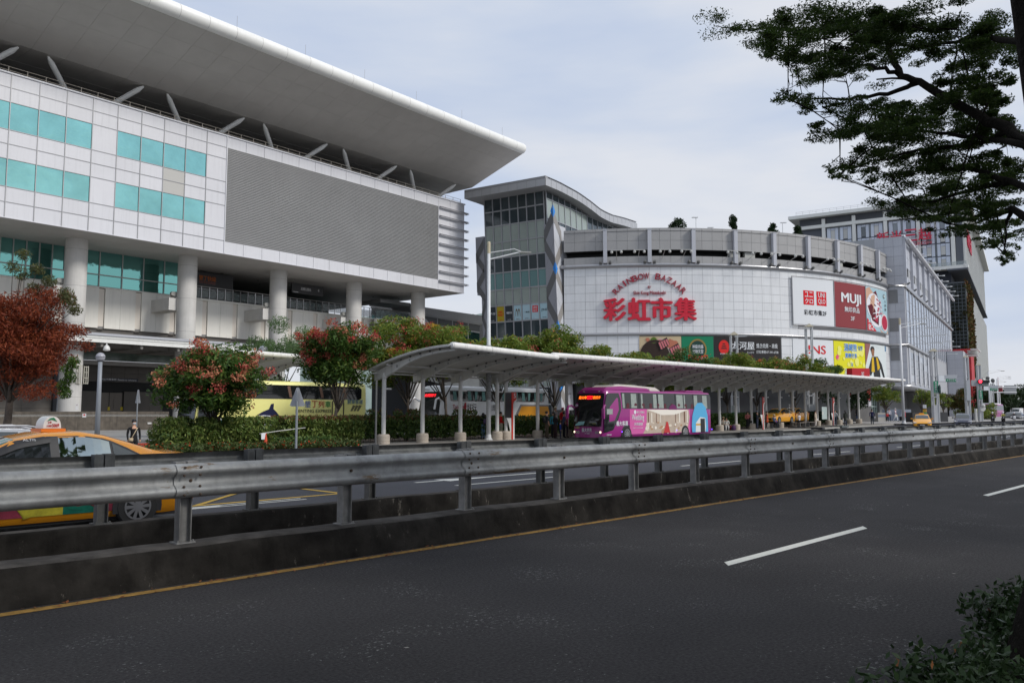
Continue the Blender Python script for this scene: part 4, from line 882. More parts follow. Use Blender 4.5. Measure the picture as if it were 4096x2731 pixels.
# ================================================================ tall department store behind (frame 'tb')
U0=262.; tbld=thing('office_tower','tall white framed tower with large red rooftop characters, rising behind the mall','building',(300,30,0),'tb')
cwh=M('tower_white_panel',(.78,.78,.73),.45,nz=(.2,.04),streak=.08); cpn=M('tower_bluish_panel',(.62,.67,.76),.4,rand=.05,nz=(.2,.04)); cdk=M('tower_charcoal',(.09,.10,.12),.6)
twn=M('tower_window_blind',(.55,.55,.52),.4,rand=.2); twd=M('tower_window_dark',(.16,.18,.20),.1,.4,rand=.3)
b=MB(); b.box(U0+.6,400,13.0,57.5,42.2,61.6); obj('core',b,cdk,tbld)
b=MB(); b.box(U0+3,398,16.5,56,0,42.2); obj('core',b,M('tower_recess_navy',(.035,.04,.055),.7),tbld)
b=MB(); b.box(U0-2.2,402,10.6,60.4,61.6,62.6); obj('roof_slab',b,cwh,tbld)
rl=MB(); 
for k in range(24): rl.box(U0-1.9,U0-1.84,12+2*k,12.06+2*k,62.6,63.7)
for z in (63.7,63.2): rl.tube([(U0-1.87,11,z),(U0-1.87,58,z)],.035,4)
obj('railing',rl,inox,tbld)
b=MB(); b.box(U0-.6,U0+.6,12.4,58,58.3,59.3).box(U0-1.8,U0+1,11.8,58,42.1,43.0); obj('floor_band',b,cwh,tbld)
b=MB()
for k in range(12): b.box(U0+.2,U0+.5,12.6,57.6,59.5+.175*k,59.56+.175*k)
obj('louvre',b,M('louvre_metal',(.22,.23,.25),.5,.3),tbld)['kind']='stuff'
fb=lambda u,v,d:(U0+.55-d,u,v)
tm_={}
def tp(name,v0,v1,z0,z1,m,d=.0,u=None,side=False,g=.04):
    k=(name,round(v1-v0,2),round(z1-z0,2),m.name)
    if k not in tm_: tm_[k]=mesh(name,MB().box(-.12,0,g,v1-v0-g,g,z1-z0-g),m)
    return inst(name,tm_[k],tbld,(U0+.58-d,v0,z0))
rr=random.Random(9)
for k in range(5):
    vL=50.3-8.72*k
    b=MB(); b.box(U0-.5,U0+.5,vL-.5,vL+.5,42.5,61.0); obj('column',b,cwh,tbld)
    if k==4: break
    v=vL-.6; i=0
    wd=[.2,1.1,1.2,.9,.5,.9,1.2,1.1,.2]
    for j,z0 in enumerate((43.2,46.3,50.1,54.0)):
        z1=(46.1,49.9,53.8,58.0)[j]; x=v; n=0
        for i,q in enumerate(wd):
            w2=q*7.5/sum(wd); kind=(i+k+j)%3
            if i in (2,6): tp('window',x-w2,x,z0+.3,z1-.7,twn if rr.random()<.75 else twd,.02); tp('wall_panel',x-w2,x,z1-.7,z1,cpn)
            elif i==4: tp('window',x-w2,x,z0+.2,z1,twd if rr.random()<.5 else twn,-.05)
            elif i==0 or i==8: pass
            else: tp('wall_panel',x-w2,x,z0,z1,cpn,.1*(i%2))
            x-=w2
b=MB(); b.box(U0-.4,U0-.3,21.4,23.2,43.1,44.2); obj('yellow_sheet',b,M('yellow_sheet',S(200,190,50),.6),tbld)
b=MB(); b.box(U0-1.7,U0-1.66,12.2,30,43.0,44.1); obj('glass_balustrade',b,M('balustrade_glass',(.4,.45,.45),.1,0,alpha=.35),tbld)
lt=M('tower_red_letters',S(208,40,70),.45); gf_=lambda u,v,d:(U0-1.2-d,35.2-u,v)
for i,c in enumerate('新光三越'):
    b=MB(); text(b,c,gf_,3.72*i,51.2,3.35,3.5,.03,0,.3); obj('letter',b,lt,tbld)
b=MB(); text(b,'SHIN KONG MITSUKOSHI',gf_,0.1,49.9,14.4,.85,.01,0,.15); obj('lettering',b,lt,tbld)['kind']='stuff'
b=MB(); 
for z in (51.8,53.4): b.box(U0-1.2,U0-1.1,20.5,35.4,z,z+.12)
for k in range(9): b.box(U0-1.1,U0,21+1.8*k,21.1+1.8*k,52,52.1)
obj('sign_frame',b,inox,tbld)
# long side: white vertical fins above, lower strips and green wall
sfin=mesh('fin',MB().box(-.35,.35,-.55,0,0,18.2),cwh)
for k in range(46): inst('fin',sfin,tbld,(U0+1.4+3.0*k,13.0,43.0))
b=MB(); b.box(U0-1.8,400,12.45,12.95,42.1,43.2).box(U0-.5,400,12.4,13,60.5,61.6); obj('floor_band',b,cwh,tbld)
b=MB(); b.box(U0-1.8,402,12.0,17,41.6,42.1); obj('underside',b,cdk,tbld)
b=MB(); text(b,'新光三越',lambda u,v,d:(U0+12+u,12.3-d,v),0,0,22,5,.03,0,.3) if False else b.box(0,0.01,0,.01,0,.01)
sv=lambda u,v,d:(U0+10+u,12.4-d,v)
for i,c in enumerate('新光三越'):
    b=MB(); text(b,c,sv,5.2*i,50.5,4.6,5.0,.03,0,.3); obj('letter',b,lt,tbld)
b=MB(); b.box(U0+1.2,U0+2.9,12.7,40,38.2,38.6); obj('coping',b,M('lattice_grey',(.10,.115,.125),.5),tbld)
lat=MB(); rr=random.Random(4)
for i in range(30):
    for j in range(36):
        v0=12.9+.95*i; z0=2+1.02*j
        lat.box(U0+1.2,U0+1.7,v0,v0+.12,z0,z0+1.02); lat.box(U0+1.2,U0+1.7,v0,v0+.95,z0,z0+.12)
obj('lattice',lat,MT['lattice_grey'],tbld)['kind']='stuff'
b=MB(); b.box(U0+1.9,U0+2.4,12.8,42,0,38.2); obj('lattice_back',b,M('lattice_backing',(.05,.06,.05),.8,nz=(.5,.5)),tbld)  # near-black mottled backing behind the lattice
b=MB(); b.box(U0+1.0,U0+1.3,17.2,17.7,0,38.2).box(U0+1.0,U0+1.3,27.5,28,0,38.2); obj('rib',b,MT['lattice_grey'],tbld)
b=MB(); b.box(U0+2,399,12.9,16,0,38); obj('core',b,M('strip_backing_grey',(.10,.10,.10),.8),tbld)  # dark grey backing behind the white strips
strip_m=mesh('fin',MB().box(-.5,.5,-.5,0,0,38.0),cwh)
for k in range(34): inst('fin',strip_m,tbld,(U0+30+3.2*k,12.9,0))
# ================================================================ leaves
def leaves(name,cen,rad,n,size,m,par=None,seed=0,flat=.35,droop=.0,asp=.45,shell=.0,base=None,w=None):
    """n small leaf faces through the volume of many ellipsoid clumps"""
    g=np.random.default_rng(seed); cen=np.array(cen,float); rad=np.array(rad,float)
    if rad.ndim==1: rad=np.repeat(rad[:,None],3,1)*np.array([1,1,.6])
    pw_=rad.prod(1)**(2/3) if w is None else np.array(w,float); idx=g.choice(len(cen),n,p=pw_/pw_.sum())
    d=g.normal(size=(n,3)); d/=np.linalg.norm(d,axis=1)[:,None]; r_=(shell+(1-shell)*g.random(n))**(1/2.2); P=cen[idx]+d*r_[:,None]*rad[idx]
    a=g.random(n)*2*PI; tilt=g.normal(size=n)*flat-droop
    dx=np.stack([np.cos(a)*np.cos(tilt),np.sin(a)*np.cos(tilt),np.sin(tilt)],1); roll=g.normal(size=n)*flat*1.3
    s0=np.stack([-np.sin(a),np.cos(a),np.zeros(n)],1); up=np.cross(dx,s0); sy=s0*np.cos(roll)[:,None]+up*np.sin(roll)[:,None]
    sz=size*(.6+.8*g.random(n))[:,None]; V=np.empty((n,4,3)); V[:,0]=P-dx*sz; V[:,1]=P+sy*sz*asp; V[:,2]=P+dx*sz; V[:,3]=P-sy*sz*asp
    b0=np.array(BASE.get(par.name,(0,0,0)) if par is not None else (base or (0,0,0))); V=V.reshape(-1,3)-b0
    me=bpy.data.meshes.new(name); me.vertices.add(4*n); me.vertices.foreach_set('co',V.ravel()); me.loops.add(4*n); me.loops.foreach_set('vertex_index',np.arange(4*n)); me.polygons.add(n); me.polygons.foreach_set('loop_start',np.arange(0,4*n,4)); me.polygons.foreach_set('loop_total',np.full(n,4)); me.update(calc_edges=True)
    o=bpy.data.objects.new(name,me); finish(o,par,m); return o
wall_g=leafmat('green_wall_leaves',[(.10,.03,.012),(.13,.055,.02),(.09,.075,.02),(.06,.07,.018),(.10,.10,.025)],.8,.1)
cc=[];rd=[]; rr=random.Random(8)
for i in range(260): cc.append((U0+2+rr.random()*26,12.7+rr.uniform(-.3,.2),rr.uniform(0,38.2))); rd.append((1.6,.7,1.8))
leaves('climbing_plants',cc,rd,16000,.34,wall_g,tbld,3,flat=1.0)['kind']='stuff'
cc=[];rd=[]
for i in range(160): v=rr.uniform(13,40); z=(rr.random()**1.5)*32; cc.append((U0+1.1,v,z)); rd.append((.35,.8,.5))
leaves('planter_leaves',cc,rd,6000,.3,leafmat('dull_green_leaves',[(.03,.035,.012),(.05,.05,.02),(.06,.04,.02)],.8,.1),tbld,4,flat=1.0)['kind']='stuff'
# red shop block at the street end and mall annex
an=thing('mall_annex','pale tiled annex with a red banner wall between the mall and the green wall','building',(232,18,0),'ml')
b=MB(); b.box(229,240,17.6,34,0,17.5).box(212,229,14.0,17.3,0,15.5); obj('block',b,M('annex_joint',(.27,.28,.30),.7),an)
pm3=mesh('wall_panel',MB().box(.03,2.3,-.06,0,.03,1.95),wing_panel)
for i in range(7):
    for j in range(8): inst('wall_panel',pm3,an,(212.3+2.33*i,14.0,.0+1.95*j)) 
pm4=mesh('wall_panel',MB().box(-.06,0,.03,1.6,.03,1.95),wing_panel)
for i in range(2):
    for j in range(8): inst('wall_panel',pm4,an,(212.0,14.05+1.6*i,.0+1.95*j))
b=MB(); b.box(229.2,240,13.4,17.5,0,17.2); o=obj('banner_wall',b,M('red_mottled_banner',S(186,48,52),.6,nz=(.5,.35)),an)
b=MB(); 
for k in range(6): b.box(219,226,11.5,13.6,15.0+.5*k,15.1+.5*k) if k<3 else None
b.box(228,240,11.8,13.4,16.9,17.1); obj('trellis',b,white_paint,an)
rs=thing('red_store','low red shopfront building with slanted red awnings under the green wall','shop',(250,11,0),'tb')
b=MB(); b.box(U0-14,U0+30,9.5,14,0,6.4); obj('wall',b,M('store_dark_glass',(.035,.035,.04),.2),rs)
b=MB(); b.box(U0-14.5,U0+34,9.0,15,9.2,10.6); obj('white_canopy',b,cwh,rs)
b=MB(); b.box(U0-14.2,U0-13.9,9.4,17,5.2,8.4); obj('red_fascia',b,M('store_red',S(196,36,50),.5),rs)
aw=mesh('awning',MB().prism([(-2.2,0),(0,2.4),(0,0)],'x',0,3.2),M('awning_red',S(196,44,46),.6,rand=.1))
for k in range(13): inst('awning',aw,rs,(U0-13.5+3.6*k,9.4,5.5))
b=MB()
for k in range(12): x=U0-12+3.4*k; b.tube([(x,8.6,0),(x,8.6,3.4),(x,8.1,4.0),(x,7.4,4.1)],.07,5)
obj('terrace_frame',b,white_paint,rs)
# skybridge between station and mall
sb=thing('skybridge','glazed pedestrian bridge running from the station to the glass tower','bridge',(*at(1800,130),0),'w')
p0=Vector((*at(1480,146),0)); p1=Vector((*at(1940,124),0)); dv2=(p1-p0).normalized(); nv2=Vector((dv2.y,-dv2.x,0)); Lb=(p1-p0).length
bf2=lambda u,v,d:tuple(p0+dv2*u+nv2*d+Vector((0,0,v)))
zt0,zt1=zat(1194,146),zat(1262,124)
def zr_(u,k): return (zt0+(zt1-zt0)*u/Lb)+k
for k0,k1,d,nm,m_ in ((-1.3,0,.5,'roof_fascia',M('bridge_grey',(.55,.54,.52),.6,streak=.1)),(-2.6,-1.3,.0,'clerestory',M('bridge_clerestory',(.22,.22,.21),.5)),(-12,-7.2,.1,'lower_wall',M('bridge_lower',(.7,.7,.66),.6,nz=(.4,.1)))):
    b=MB(); b.poly([bf2(0,zr_(0,k0),d),bf2(Lb,zr_(Lb,k0),d),bf2(Lb,zr_(Lb,k1),d),bf2(0,zr_(0,k1),d)]); b.poly([bf2(0,zr_(0,k0),d),bf2(Lb,zr_(Lb,k0),d),bf2(Lb,zr_(Lb,k0),-3),bf2(0,zr_(0,k0),-3)]); obj(nm,b,m_,sb)
b=MB(); b.poly([bf2(0,0,-.3),bf2(Lb,0,-.3),bf2(Lb,zr_(Lb,0),-.3),bf2(0,zr_(0,0),-.3)]); obj('back',b,dark_in,sb)
n=8; bgl=M('bridge_green_glass',(.10,.26,.22),.04,.7,spec=.9,nz=(.5,.5),rand=.25)
for i in range(n):
    u0,u1=Lb*i/n+.12,Lb*(i+1)/n-.12; b=MB(); b.poly([bf2(u0,zr_(u0,-7.1),.05),bf2(u1,zr_(u1,-7.1),.05),bf2(u1,zr_(u1,-2.7),.05),bf2(u0,zr_(u0,-2.7),.05)]); obj('window',b,bgl,sb)
b=MB()
for i in range(n+1): u=Lb*i/n; b.box(u-.09,u+.09,0,0,0,0) if False else b.poly([bf2(u-.1,zr_(u,-9.5),.12),bf2(u+.1,zr_(u,-9.5),.12),bf2(u+.1,zr_(u,-1.3),.12),bf2(u-.1,zr_(u,-1.3),.12)])
for k in (-7.2,-2.65,-1.4): b.poly([bf2(0,zr_(0,k-.1),.14),bf2(Lb,zr_(Lb,k-.1),.14),bf2(Lb,zr_(Lb,k+.1),.14),bf2(0,zr_(0,k+.1),.14)])
obj('frame',b,M('bridge_frame',(.7,.7,.68),.5),sb)
b=MB(); b.cbox(bf2(Lb+.8,7,0),(2.6,3,15.5),R(-40)); obj('end_wall',b,M('bridge_end_wall',(.34,.335,.32),.7,streak=.15),sb)
# ================================================================ bus shelters
shel=M('shelter_white_steel',(.66,.65,.62),.4,nz=(2,.05),streak=.22); mem=M('shelter_roof_sheet',(.58,.57,.53),.6,nz=(.8,.06),rand=.04); base_m=M('washed_stone_base',(.46,.40,.33),.85,nz=(30,.15),nz2=(1.5,.08),bump=(60,.3,.004)); tube_m=M('shelter_gutter_tube',(.78,.765,.73),.4,nz=(3,.06),streak=.35)
def shelter(label,posts,ang,cant,ztube,zpost,x0s,x1s,tube0,tube1,group=None,back=.75,rev=1):
    """posts: plan points; the roof arches from behind the posts up to a round gutter tube over the bus bay"""
    a=R(ang); dx=Vector((math.cos(a),math.sin(a),0)); ny=Vector((math.sin(a),-math.cos(a),0))*rev
    t=thing('bus_shelter',label,'bus shelter',(posts[0][0],posts[0][1],0),'w',group)
    P0=Vector((*posts[0],0)); Lx=[(Vector((*p,0))-P0).dot(dx) for p in posts]
    def zp(s,q): # q 0 back ..1 tube
        z1=ztube[0]+(ztube[1]-ztube[0])*(s/max(Lx[-1],1e-3)); z0=zp0+ground_z(*(P0+dx*s).xy)
        return z0+(z1-.06-z0)*(1-(1-q)**1.9)
    zp0=zpost
    def pt(s,q,dz=0): 
        return P0+dx*s+ny*(-back+(back+cant)*q)+Vector((0,0,zp(s,q)+dz))
    pole=MB(); pole.cs=True; pole.tube([(0,0,.45),(0,0,3.7)],.118,16); pole.cs=False; pole.lathe([(.19,3.55),(.19,3.6),(.13,3.62),(.13,3.8)],(0,0,0),16); pole.lathe([(.16,3.5),(.16,3.52)],(0,0,0),16)
    bs=MB(); bs.lathe([(.345,0),(.345,.12),(.33,.13),(.33,.15),(.345,.16),(.345,.44),(.30,.52),(.2,.53)],(0,0,0),24)
    shf=MB(); shf.box(-.02,.45,-.10,.10,2.92,2.96).box(.1,.45,-.08,.08,2.96,3.0)
    pole_m,base_me,shf_m=mesh('post',pole,shel),mesh('post_base',bs,base_m,False),mesh('lamp_tray',shf,shel)
    for i,p in enumerate(posts):
        g=ground_z(*p); q=inst('post',pole_m,t,(p[0],p[1],g)); 
        r=inst('post_base',base_me,t,(p[0],p[1],g)); inst('lamp_tray',shf_m,t,(p[0],p[1],g),a)
        # rib: deep at the post, tapering to the tube, with round holes as inset discs
        s=Lx[i]; b=MB(); N=14; up=[];lo=[]
        for k in range(N+1):
            qq=k/N; th=.10+.34*math.exp(-((qq-.15)/.27)**2)+.10*(1-qq); up.append(pt(s,qq,-.10)); lo.append(pt(s,qq,-.10-th))
        for sg in (-.06,.06):
            b.vf([tuple(v+dx*sg) for v in up]+[tuple(v+dx*sg) for v in lo],[(k,k+1,N+2+k,N+1+k) for k in range(N)])
        b.vf([tuple(v-dx*.09) for v in lo]+[tuple(v+dx*.09) for v in lo],[(k,k+1,N+2+k,N+1+k) for k in range(N)]); b.vf([tuple(v-dx*.09) for v in up]+[tuple(v+dx*.09) for v in up],[(k,k+1,N+2+k,N+1+k) for k in range(N)])
        rb=obj('rib',b,shel,t); h=MB()
        for qq,r_ in ((.30,.085),(.46,.06),(.60,.04),(.74,.025)):
            c=pt(s,qq,-.10-(.10+.34*math.exp(-((qq-.15)/.27)**2)+.10*(1-qq))*.5)
            for sg in (-.066,.066): h.poly([tuple(c+dx*sg+ny*r_*math.cos(an)+Vector((0,0,r_*math.sin(an)))) for an in [2*PI*j/14 for j in range(14)]])
        obj('rib_hole',h,M('rib_hole_grey',(.34,.34,.33),.7),rb)['kind']='stuff'
        sp_=MB()
        for qq in (.22,.34,.46,.58,.70,.82,.94): c=pt(s,qq,-.06); sp_.cbox(tuple(c),(.05,.10,.12),a)
        obj('roof_bracket',sp_,black if False else M('bracket_dark',(.09,.09,.09),.6),rb)
    xs=[x0s]+[l for l in Lx]+[x1s]; xs=sorted(set(round(x,3) for x in xs))
    for i in range(len(xs)-1):
        if xs[i+1]-xs[i]<.05: continue
        b=MB(); b.cs=True; b.grid(lambda u,v:tuple(pt(u,v,.0)),[xs[i]+.01,xs[i+1]-.01],[k/16 for k in range(17)]); b.grid(lambda u,v:tuple(pt(u,v,.05)),[xs[i]+.01,xs[i+1]-.01],[k/16 for k in range(17)]); obj('roof_panel',b,mem,t,True)
    b=MB(); 
    for qq in (0.02,): b.tube([tuple(pt(x0s,qq,-.02)),tuple(pt(x1s,qq,-.02))],.075,8)
    for qq,dz in ((.05,-.25),(.24,-.16)): b.tube([tuple(pt(x0s,qq,dz)),tuple(pt(x1s,qq,dz))],.045,6)
    for xe in (x0s,x1s):
        b.vf([tuple(pt(xe,k/14,.07)) for k in range(15)]+[tuple(pt(xe,k/14,-.02)) for k in range(15)],[(k,k+1,16+k,15+k) for k in range(14)])
        b.tube([tuple(pt(xe,k/14,.06)) for k in range(15)],.03,5)
    obj('purlin',b,shel,t)
    T0=pt(tube0,1)+Vector((0,0,.02)); T1=pt(tube1,1)+Vector((0,0,.02)); T0.z=ztube[0]; T1.z=ztube[0]+(ztube[1]-ztube[0])*(tube1/max(Lx[-1],1e-3))
    nseg=max(2,int((T1-T0).length/2.6))
    for i in range(nseg):
        A_,B_=T0.lerp(T1,i/nseg),T0.lerp(T1,(i+1)/nseg); obj('gutter_tube',MB().tube([A_+(B_-A_)*.004,B_-(B_-A_)*.004],.165,16),tube_m,t,'auto')
    for e_,sgn in ((T0,-1),(T1,1)): b=MB(); b.tube([e_+dx*sgn*.0,e_+dx*sgn*.05,e_+dx*sgn*.09],[.15,.14,.05],16); obj('tube_cap',b,tube_m,t,'auto')
    return t
shelter('short white bus shelter on four posts, at the near end of the platform',[(27.05,35.54),(29.87,35.68),(32.9,35.84),(36.14,36.01)],3,5.4,(5.0,4.80),3.95,-.45,9.1,-.25,8.2)
g2=R(1.45); sp2=[(36.97+3.05*k*math.cos(g2),36.05+3.05*k*math.sin(g2)) for k in range(21)]
shelter('long white bus shelter on many posts running past the purple coach',sp2,1.45,4.75,(5.0,5.33),3.95,-1.0,62,-1.15,62.5)
sp3=[(25.0+3.3*k,53.9+1.0*k) for k in range(3)]
shelter('second row bus shelter behind the yellow coach',sp3,16.8,4.9,(5.55,5.6),4.5,-1,7.8,-.5,7.4)
# ================================================================ vehicles
car_gl=M('car_glass',(.035,.045,.045),.03,0,spec=1.0,coat=.3); dark_gl=M('dark_coach_glass',(.012,.014,.015),.05,0,spec=.7); curtain=M('pale_curtain',(.30,.34,.31),.8,nz=(4,.15)); teal_cur=M('teal_curtain',(.18,.36,.34),.8,nz=(4,.2))
alu=M('alloy_rim',(.42,.42,.43),.3,.8); lampw=M('headlamp',(.62,.62,.62),.1,.3); lampr=M('tail_lamp',S(160,20,24),.2); trim=M('black_trim',(.02,.02,.022),.5)
def wheel_meshes(r,w_,nsp,tag_):
    b=MB(); b.cs=True; pr=[(r*.62,-w_/2),(r*.93,-w_/2),(r,-w_*.36),(r,w_*.36),(r*.93,w_/2),(r*.62,w_/2)]; n=28
    for k,(rr_,y) in enumerate(pr):
        b.v+=[(rr_*math.cos(2*PI*i/n),y,rr_*math.sin(2*PI*i/n)) for i in range(n)]
    for k in range(len(pr)-1):
        for i in range(n): b.f.append([k*n+i,k*n+(i+1)%n,(k+1)*n+(i+1)%n,(k+1)*n+i]); b.mi.append(0); b.sm.append(True)
    ty=mesh('tyre',b,rubber)
    b=MB(); yo=-w_/2-.004
    fn=lambda u,v,d:(u,yo-d,v)
    b.cs=False
    for i in range(n): a0,a1=2*PI*i/n,2*PI*(i+1)/n; polyf(b,fn,[(r*.64*math.cos(a0),r*.64*math.sin(a0)),(r*.64*math.cos(a1),r*.64*math.sin(a1)),(r*.56*math.cos(a1),r*.56*math.sin(a1)),(r*.56*math.cos(a0),r*.56*math.sin(a0))],.004)
    for i in range(nsp):
        a=2*PI*i/nsp; c,s=math.cos(a),math.sin(a); t=.055 if nsp<11 else .03; pa,pb=(r*.12,r*.58)
        polyf(b,fn,[(pa*c-t*r*s*1.1,pa*s+t*r*c*1.1),(pb*c-t*r*s*1.9,pb*s+t*r*c*1.9),(pb*c+t*r*s*1.2,pb*s-t*r*c*1.2),(pa*c+t*r*s*1.1,pa*s-t*r*c*1.1)],.006+.003*(i%2))
    disc(b,fn,0,0,r*.17,r*.17,.014,16); rim=mesh('rim',b,alu)
    b=MB(); disc(b,fn,0,0,r*.62,r*.62,-.05,24); back=mesh('wheel_back',b,M('wheel_back_black',(.02,.02,.02),.8))  # plain black disc behind the spokes
    return ty,rim,back
WH={}
def wheel(par,x,y,z,r=.32,w_=.2,nsp=10,side=-1):
    k=(r,w_,nsp)
    if k not in WH: WH[k]=wheel_meshes(r,w_,nsp,'')
    o=bpy.data.objects.new('wheel',None); col.objects.link(o); o.parent=par; b=BASE.get(par.name,(0,0,0)); o.location=(x-b[0],y-b[1],z-b[2]); o.rotation_euler=(0,0,0 if side<0 else PI); BASE[o.name]=(0,0,0)
    for nm,me in zip(('tyre','rim','wheel_back'),WH[k]): q=bpy.data.objects.new(nm,me); col.objects.link(q); q.parent=o
    return o
def car(name,label,cat,paint,pos,rz,prof,hw,hwr_f=.72,wx=(.85,3.55),wr=.31,win=None,opt={},group=None,nsp=10):
    """prof: list of (x, sill, belt, roof, half width at roof); front of the car at x=0"""
    t=thing(name,label,cat,pos,'w',group,rz); BASE[t.name]=(0,0,0)
    xs=[p[0] for p in prof]
    def I(x,k):
        for a,c in zip(prof,prof[1:]):
            if x<=c[0]: q=(x-a[0])/max(c[0]-a[0],1e-6); q=max(0,min(1,q)); return a[k]+(c[k]-a[k])*q
        return prof[-1][k]
    L_=xs[-1]
    def hwx(x):
        e=min(x,L_-x); return hw*(1-.16*math.exp(-e/.22))
    def sec(x):
        zs,zb,zr,hr=I(x,1),I(x,2),I(x,3),I(x,4); h=hwx(x)
        gh=zr>zb+.06
        P=[(h*.90,zs),(h*.985,zs+.10),(h,(zs+zb)/2),(h*.985,zb-.10),(h*.955,zb)]
        P+= [(hr*hw+ (h*.955-hr*hw)*.06,zr-.07 if gh else zb+(zr-zb)*.5),(hr*hw*.93,zr-.015),(hr*hw*.6,zr+.0),(0,zr+.012)]
        return P
    xg=sorted(set(xs+[L_*i/34 for i in range(35)])); b=MB(); b.cs=True
    rows=[]
    for x in xg:
        P=sec(x); rows.append([(x,-y,z) for y,z in P]+[(x,y,z) for y,z in P[-2::-1]])
    n=len(rows[0]); b.v=[p for r_ in rows for p in r_]
    for i in range(len(rows)-1):
        for j in range(n-1): b.f.append([i*n+j,(i+1)*n+j,(i+1)*n+j+1,i*n+j+1]); b.mi.append(0); b.sm.append(True)
    b.f+= [list(range(n-1,-1,-1)),[(len(rows)-1)*n+j for j in range(n)]]; b.mi+=[0,0]; b.sm+=[False,False]
    body=obj('body',b,paint,t,'auto')
    for p in body.data.polygons: p.use_smooth=True
    try: body.data.set_sharp_from_angle(angle=R(40))
    except Exception: pass
    b=MB(); b.box(.2,L_-.2,-hw*.86,hw*.86,.14,.30); obj('underbody',b,trim,t)
    def side(sg):
        def f(u,v,d):
            P=sec(u); P=[(P[0][0],P[0][1])]+P[1:7]
            for (ya,za),(yb,zb) in zip(P,P[1:]):
                if v<=zb: q=(v-za)/max(zb-za,1e-6); return (u,sg*(ya+(yb-ya)*q+d),v)
            return (u,sg*(P[-1][0]+d),v)
        return f
    def patch(nm,m_,poly_,sg=-1,d=.008,par=t,n_=6):
        # outline on the flank, filled in vertical slices so that it follows the curved side
        x0=min(p[0] for p in poly_); x1=max(p[0] for p in poly_); f=side(sg); b=MB(); b.cs=True; prev=None
        N=max(2,int((x1-x0)/.12)+1)
        for i in range(N+1):
            x=x0+(x1-x0)*(i/N); x=min(max(x,x0+1e-4),x1-1e-4); zz=[]
            for a,c in zip(poly_,poly_[1:]+poly_[:1]):
                if (a[0]-x)*(c[0]-x)<=0 and a[0]!=c[0]: zz.append(a[1]+(c[1]-a[1])*(x-a[0])/(c[0]-a[0]))
            if len(zz)<2: continue
            lo,hi=min(zz),max(zz); cur=[f(x,lo+(hi-lo)*k/n_,d) for k in range(n_+1)]
            if prev: b.vf(prev+cur,[(k,k+1,n_+2+k,n_+1+k) for k in range(n_)])
            prev=cur
        return obj(nm,b,m_,par)
    t['_']=0; del t['_']
    for sg in (-1,1):
        for nm,pl,m_ in (win or []): patch(nm,m_,pl,sg,.005 if nm=='window_surround' else .012)
    def glass(xa,xb,nm,wd=.9,d=.012):
        b=MB(); b.cs=True; N=6; V=[]
        for i in range(N+1):
            x=xa+(xb-xa)*i/N; zr=I(x,3); hr=I(x,4)*hw*wd
            V.append([(x,hr*k/5,zr+d+.012*(1-abs(k)/5)-.02*(abs(k)/5)**3) for k in range(-5,6)])
        b.v=[p for r_ in V for p in r_]
        for i in range(N):
            for j in range(10): b.f.append([i*11+j,(i+1)*11+j,(i+1)*11+j+1,i*11+j+1]); b.mi.append(0); b.sm.append(True)
        obj(nm,b,car_gl,t,True)
    glass(opt.get('ws',(1.35,2.1))[0],opt.get('ws',(1.35,2.1))[1],'windscreen')
    if 'rw' in opt: glass(opt['rw'][0],opt['rw'][1],'rear_window')
    for x in wx:
        for sg in (-1,1):
            f=side(sg); b=MB(); y=sg*(hw+.004); R2=wr*1.19
            b.poly([(x+R2*math.cos(a),y,wr+R2*math.sin(a)) for a in [-.25+(PI+.5)*k/16 for k in range(17)]]); obj('wheel_arch',b,trim,t)
            wheel(t,x,sg*(hw-.085),wr,wr,.2,nsp,sg)
    b0=MB(); zf=I(.1,3)
    for sg in (-1,1):
        b=MB(); b.prism([(.06,zf-.14),(.42,zf-.05),(.5,zf+.03),(.2,zf+.02),(.03,zf-.04)],'y',sg*hw*.55,sg*hw*.93); obj('headlight',b,lampw,t)
        b=MB(); zt_=I(L_-.1,3); b.box(L_-.12,L_+.012,sg*hw*.55,sg*hw*.93,zt_-.30,zt_-.08); obj('tail_light',b,lampr,t)
        b=MB(); b.cbox((opt.get('mir',1.65),sg*(hw+.09),I(1.6,2)+.08),(.12,.2,.13)); obj('mirror',b,opt.get('mirc',paint),t)
    b=MB(); b.box(-.012,.05,-hw*.55,hw*.55,zf-.32,zf-.14); obj('grille',b,trim,t); b=MB(); b.box(-.03,.0,-.22,.22,.30,.42); obj('number_plate',b,MT['notice_white'],t)
    b=MB(); b.box(L_-.01,L_+.02,-.25,.25,.52,.66); obj('number_plate',b,MT['notice_white'],t)
    return t,patch,I,side
tx_p=M('taxi_yellow_orange',S(214,140,14),.22,coat=.6,spec=.5); ty_p=M('taxi_yellow',S(235,165,30),.3,coat=.4)
sedan=[(0,.22,.48,.52,.62),(.10,.2,.60,.64,.72),(.45,.18,.72,.77,.80),(1.05,.18,.86,.93,.84),(1.25,.18,.90,.98,.84),(1.62,.18,.93,1.20,.76),(1.95,.18,.95,1.36,.72),(2.4,.18,.97,1.455,.70),(2.9,.18,.99,1.47,.70),(3.25,.18,1.0,1.41,.70),(3.6,.18,1.01,1.30,.72),(3.95,.18,1.04,1.18,.78),(4.12,.18,1.05,1.135,.82),(4.48,.2,1.03,1.11,.80),(4.62,.3,.80,.92,.74)]
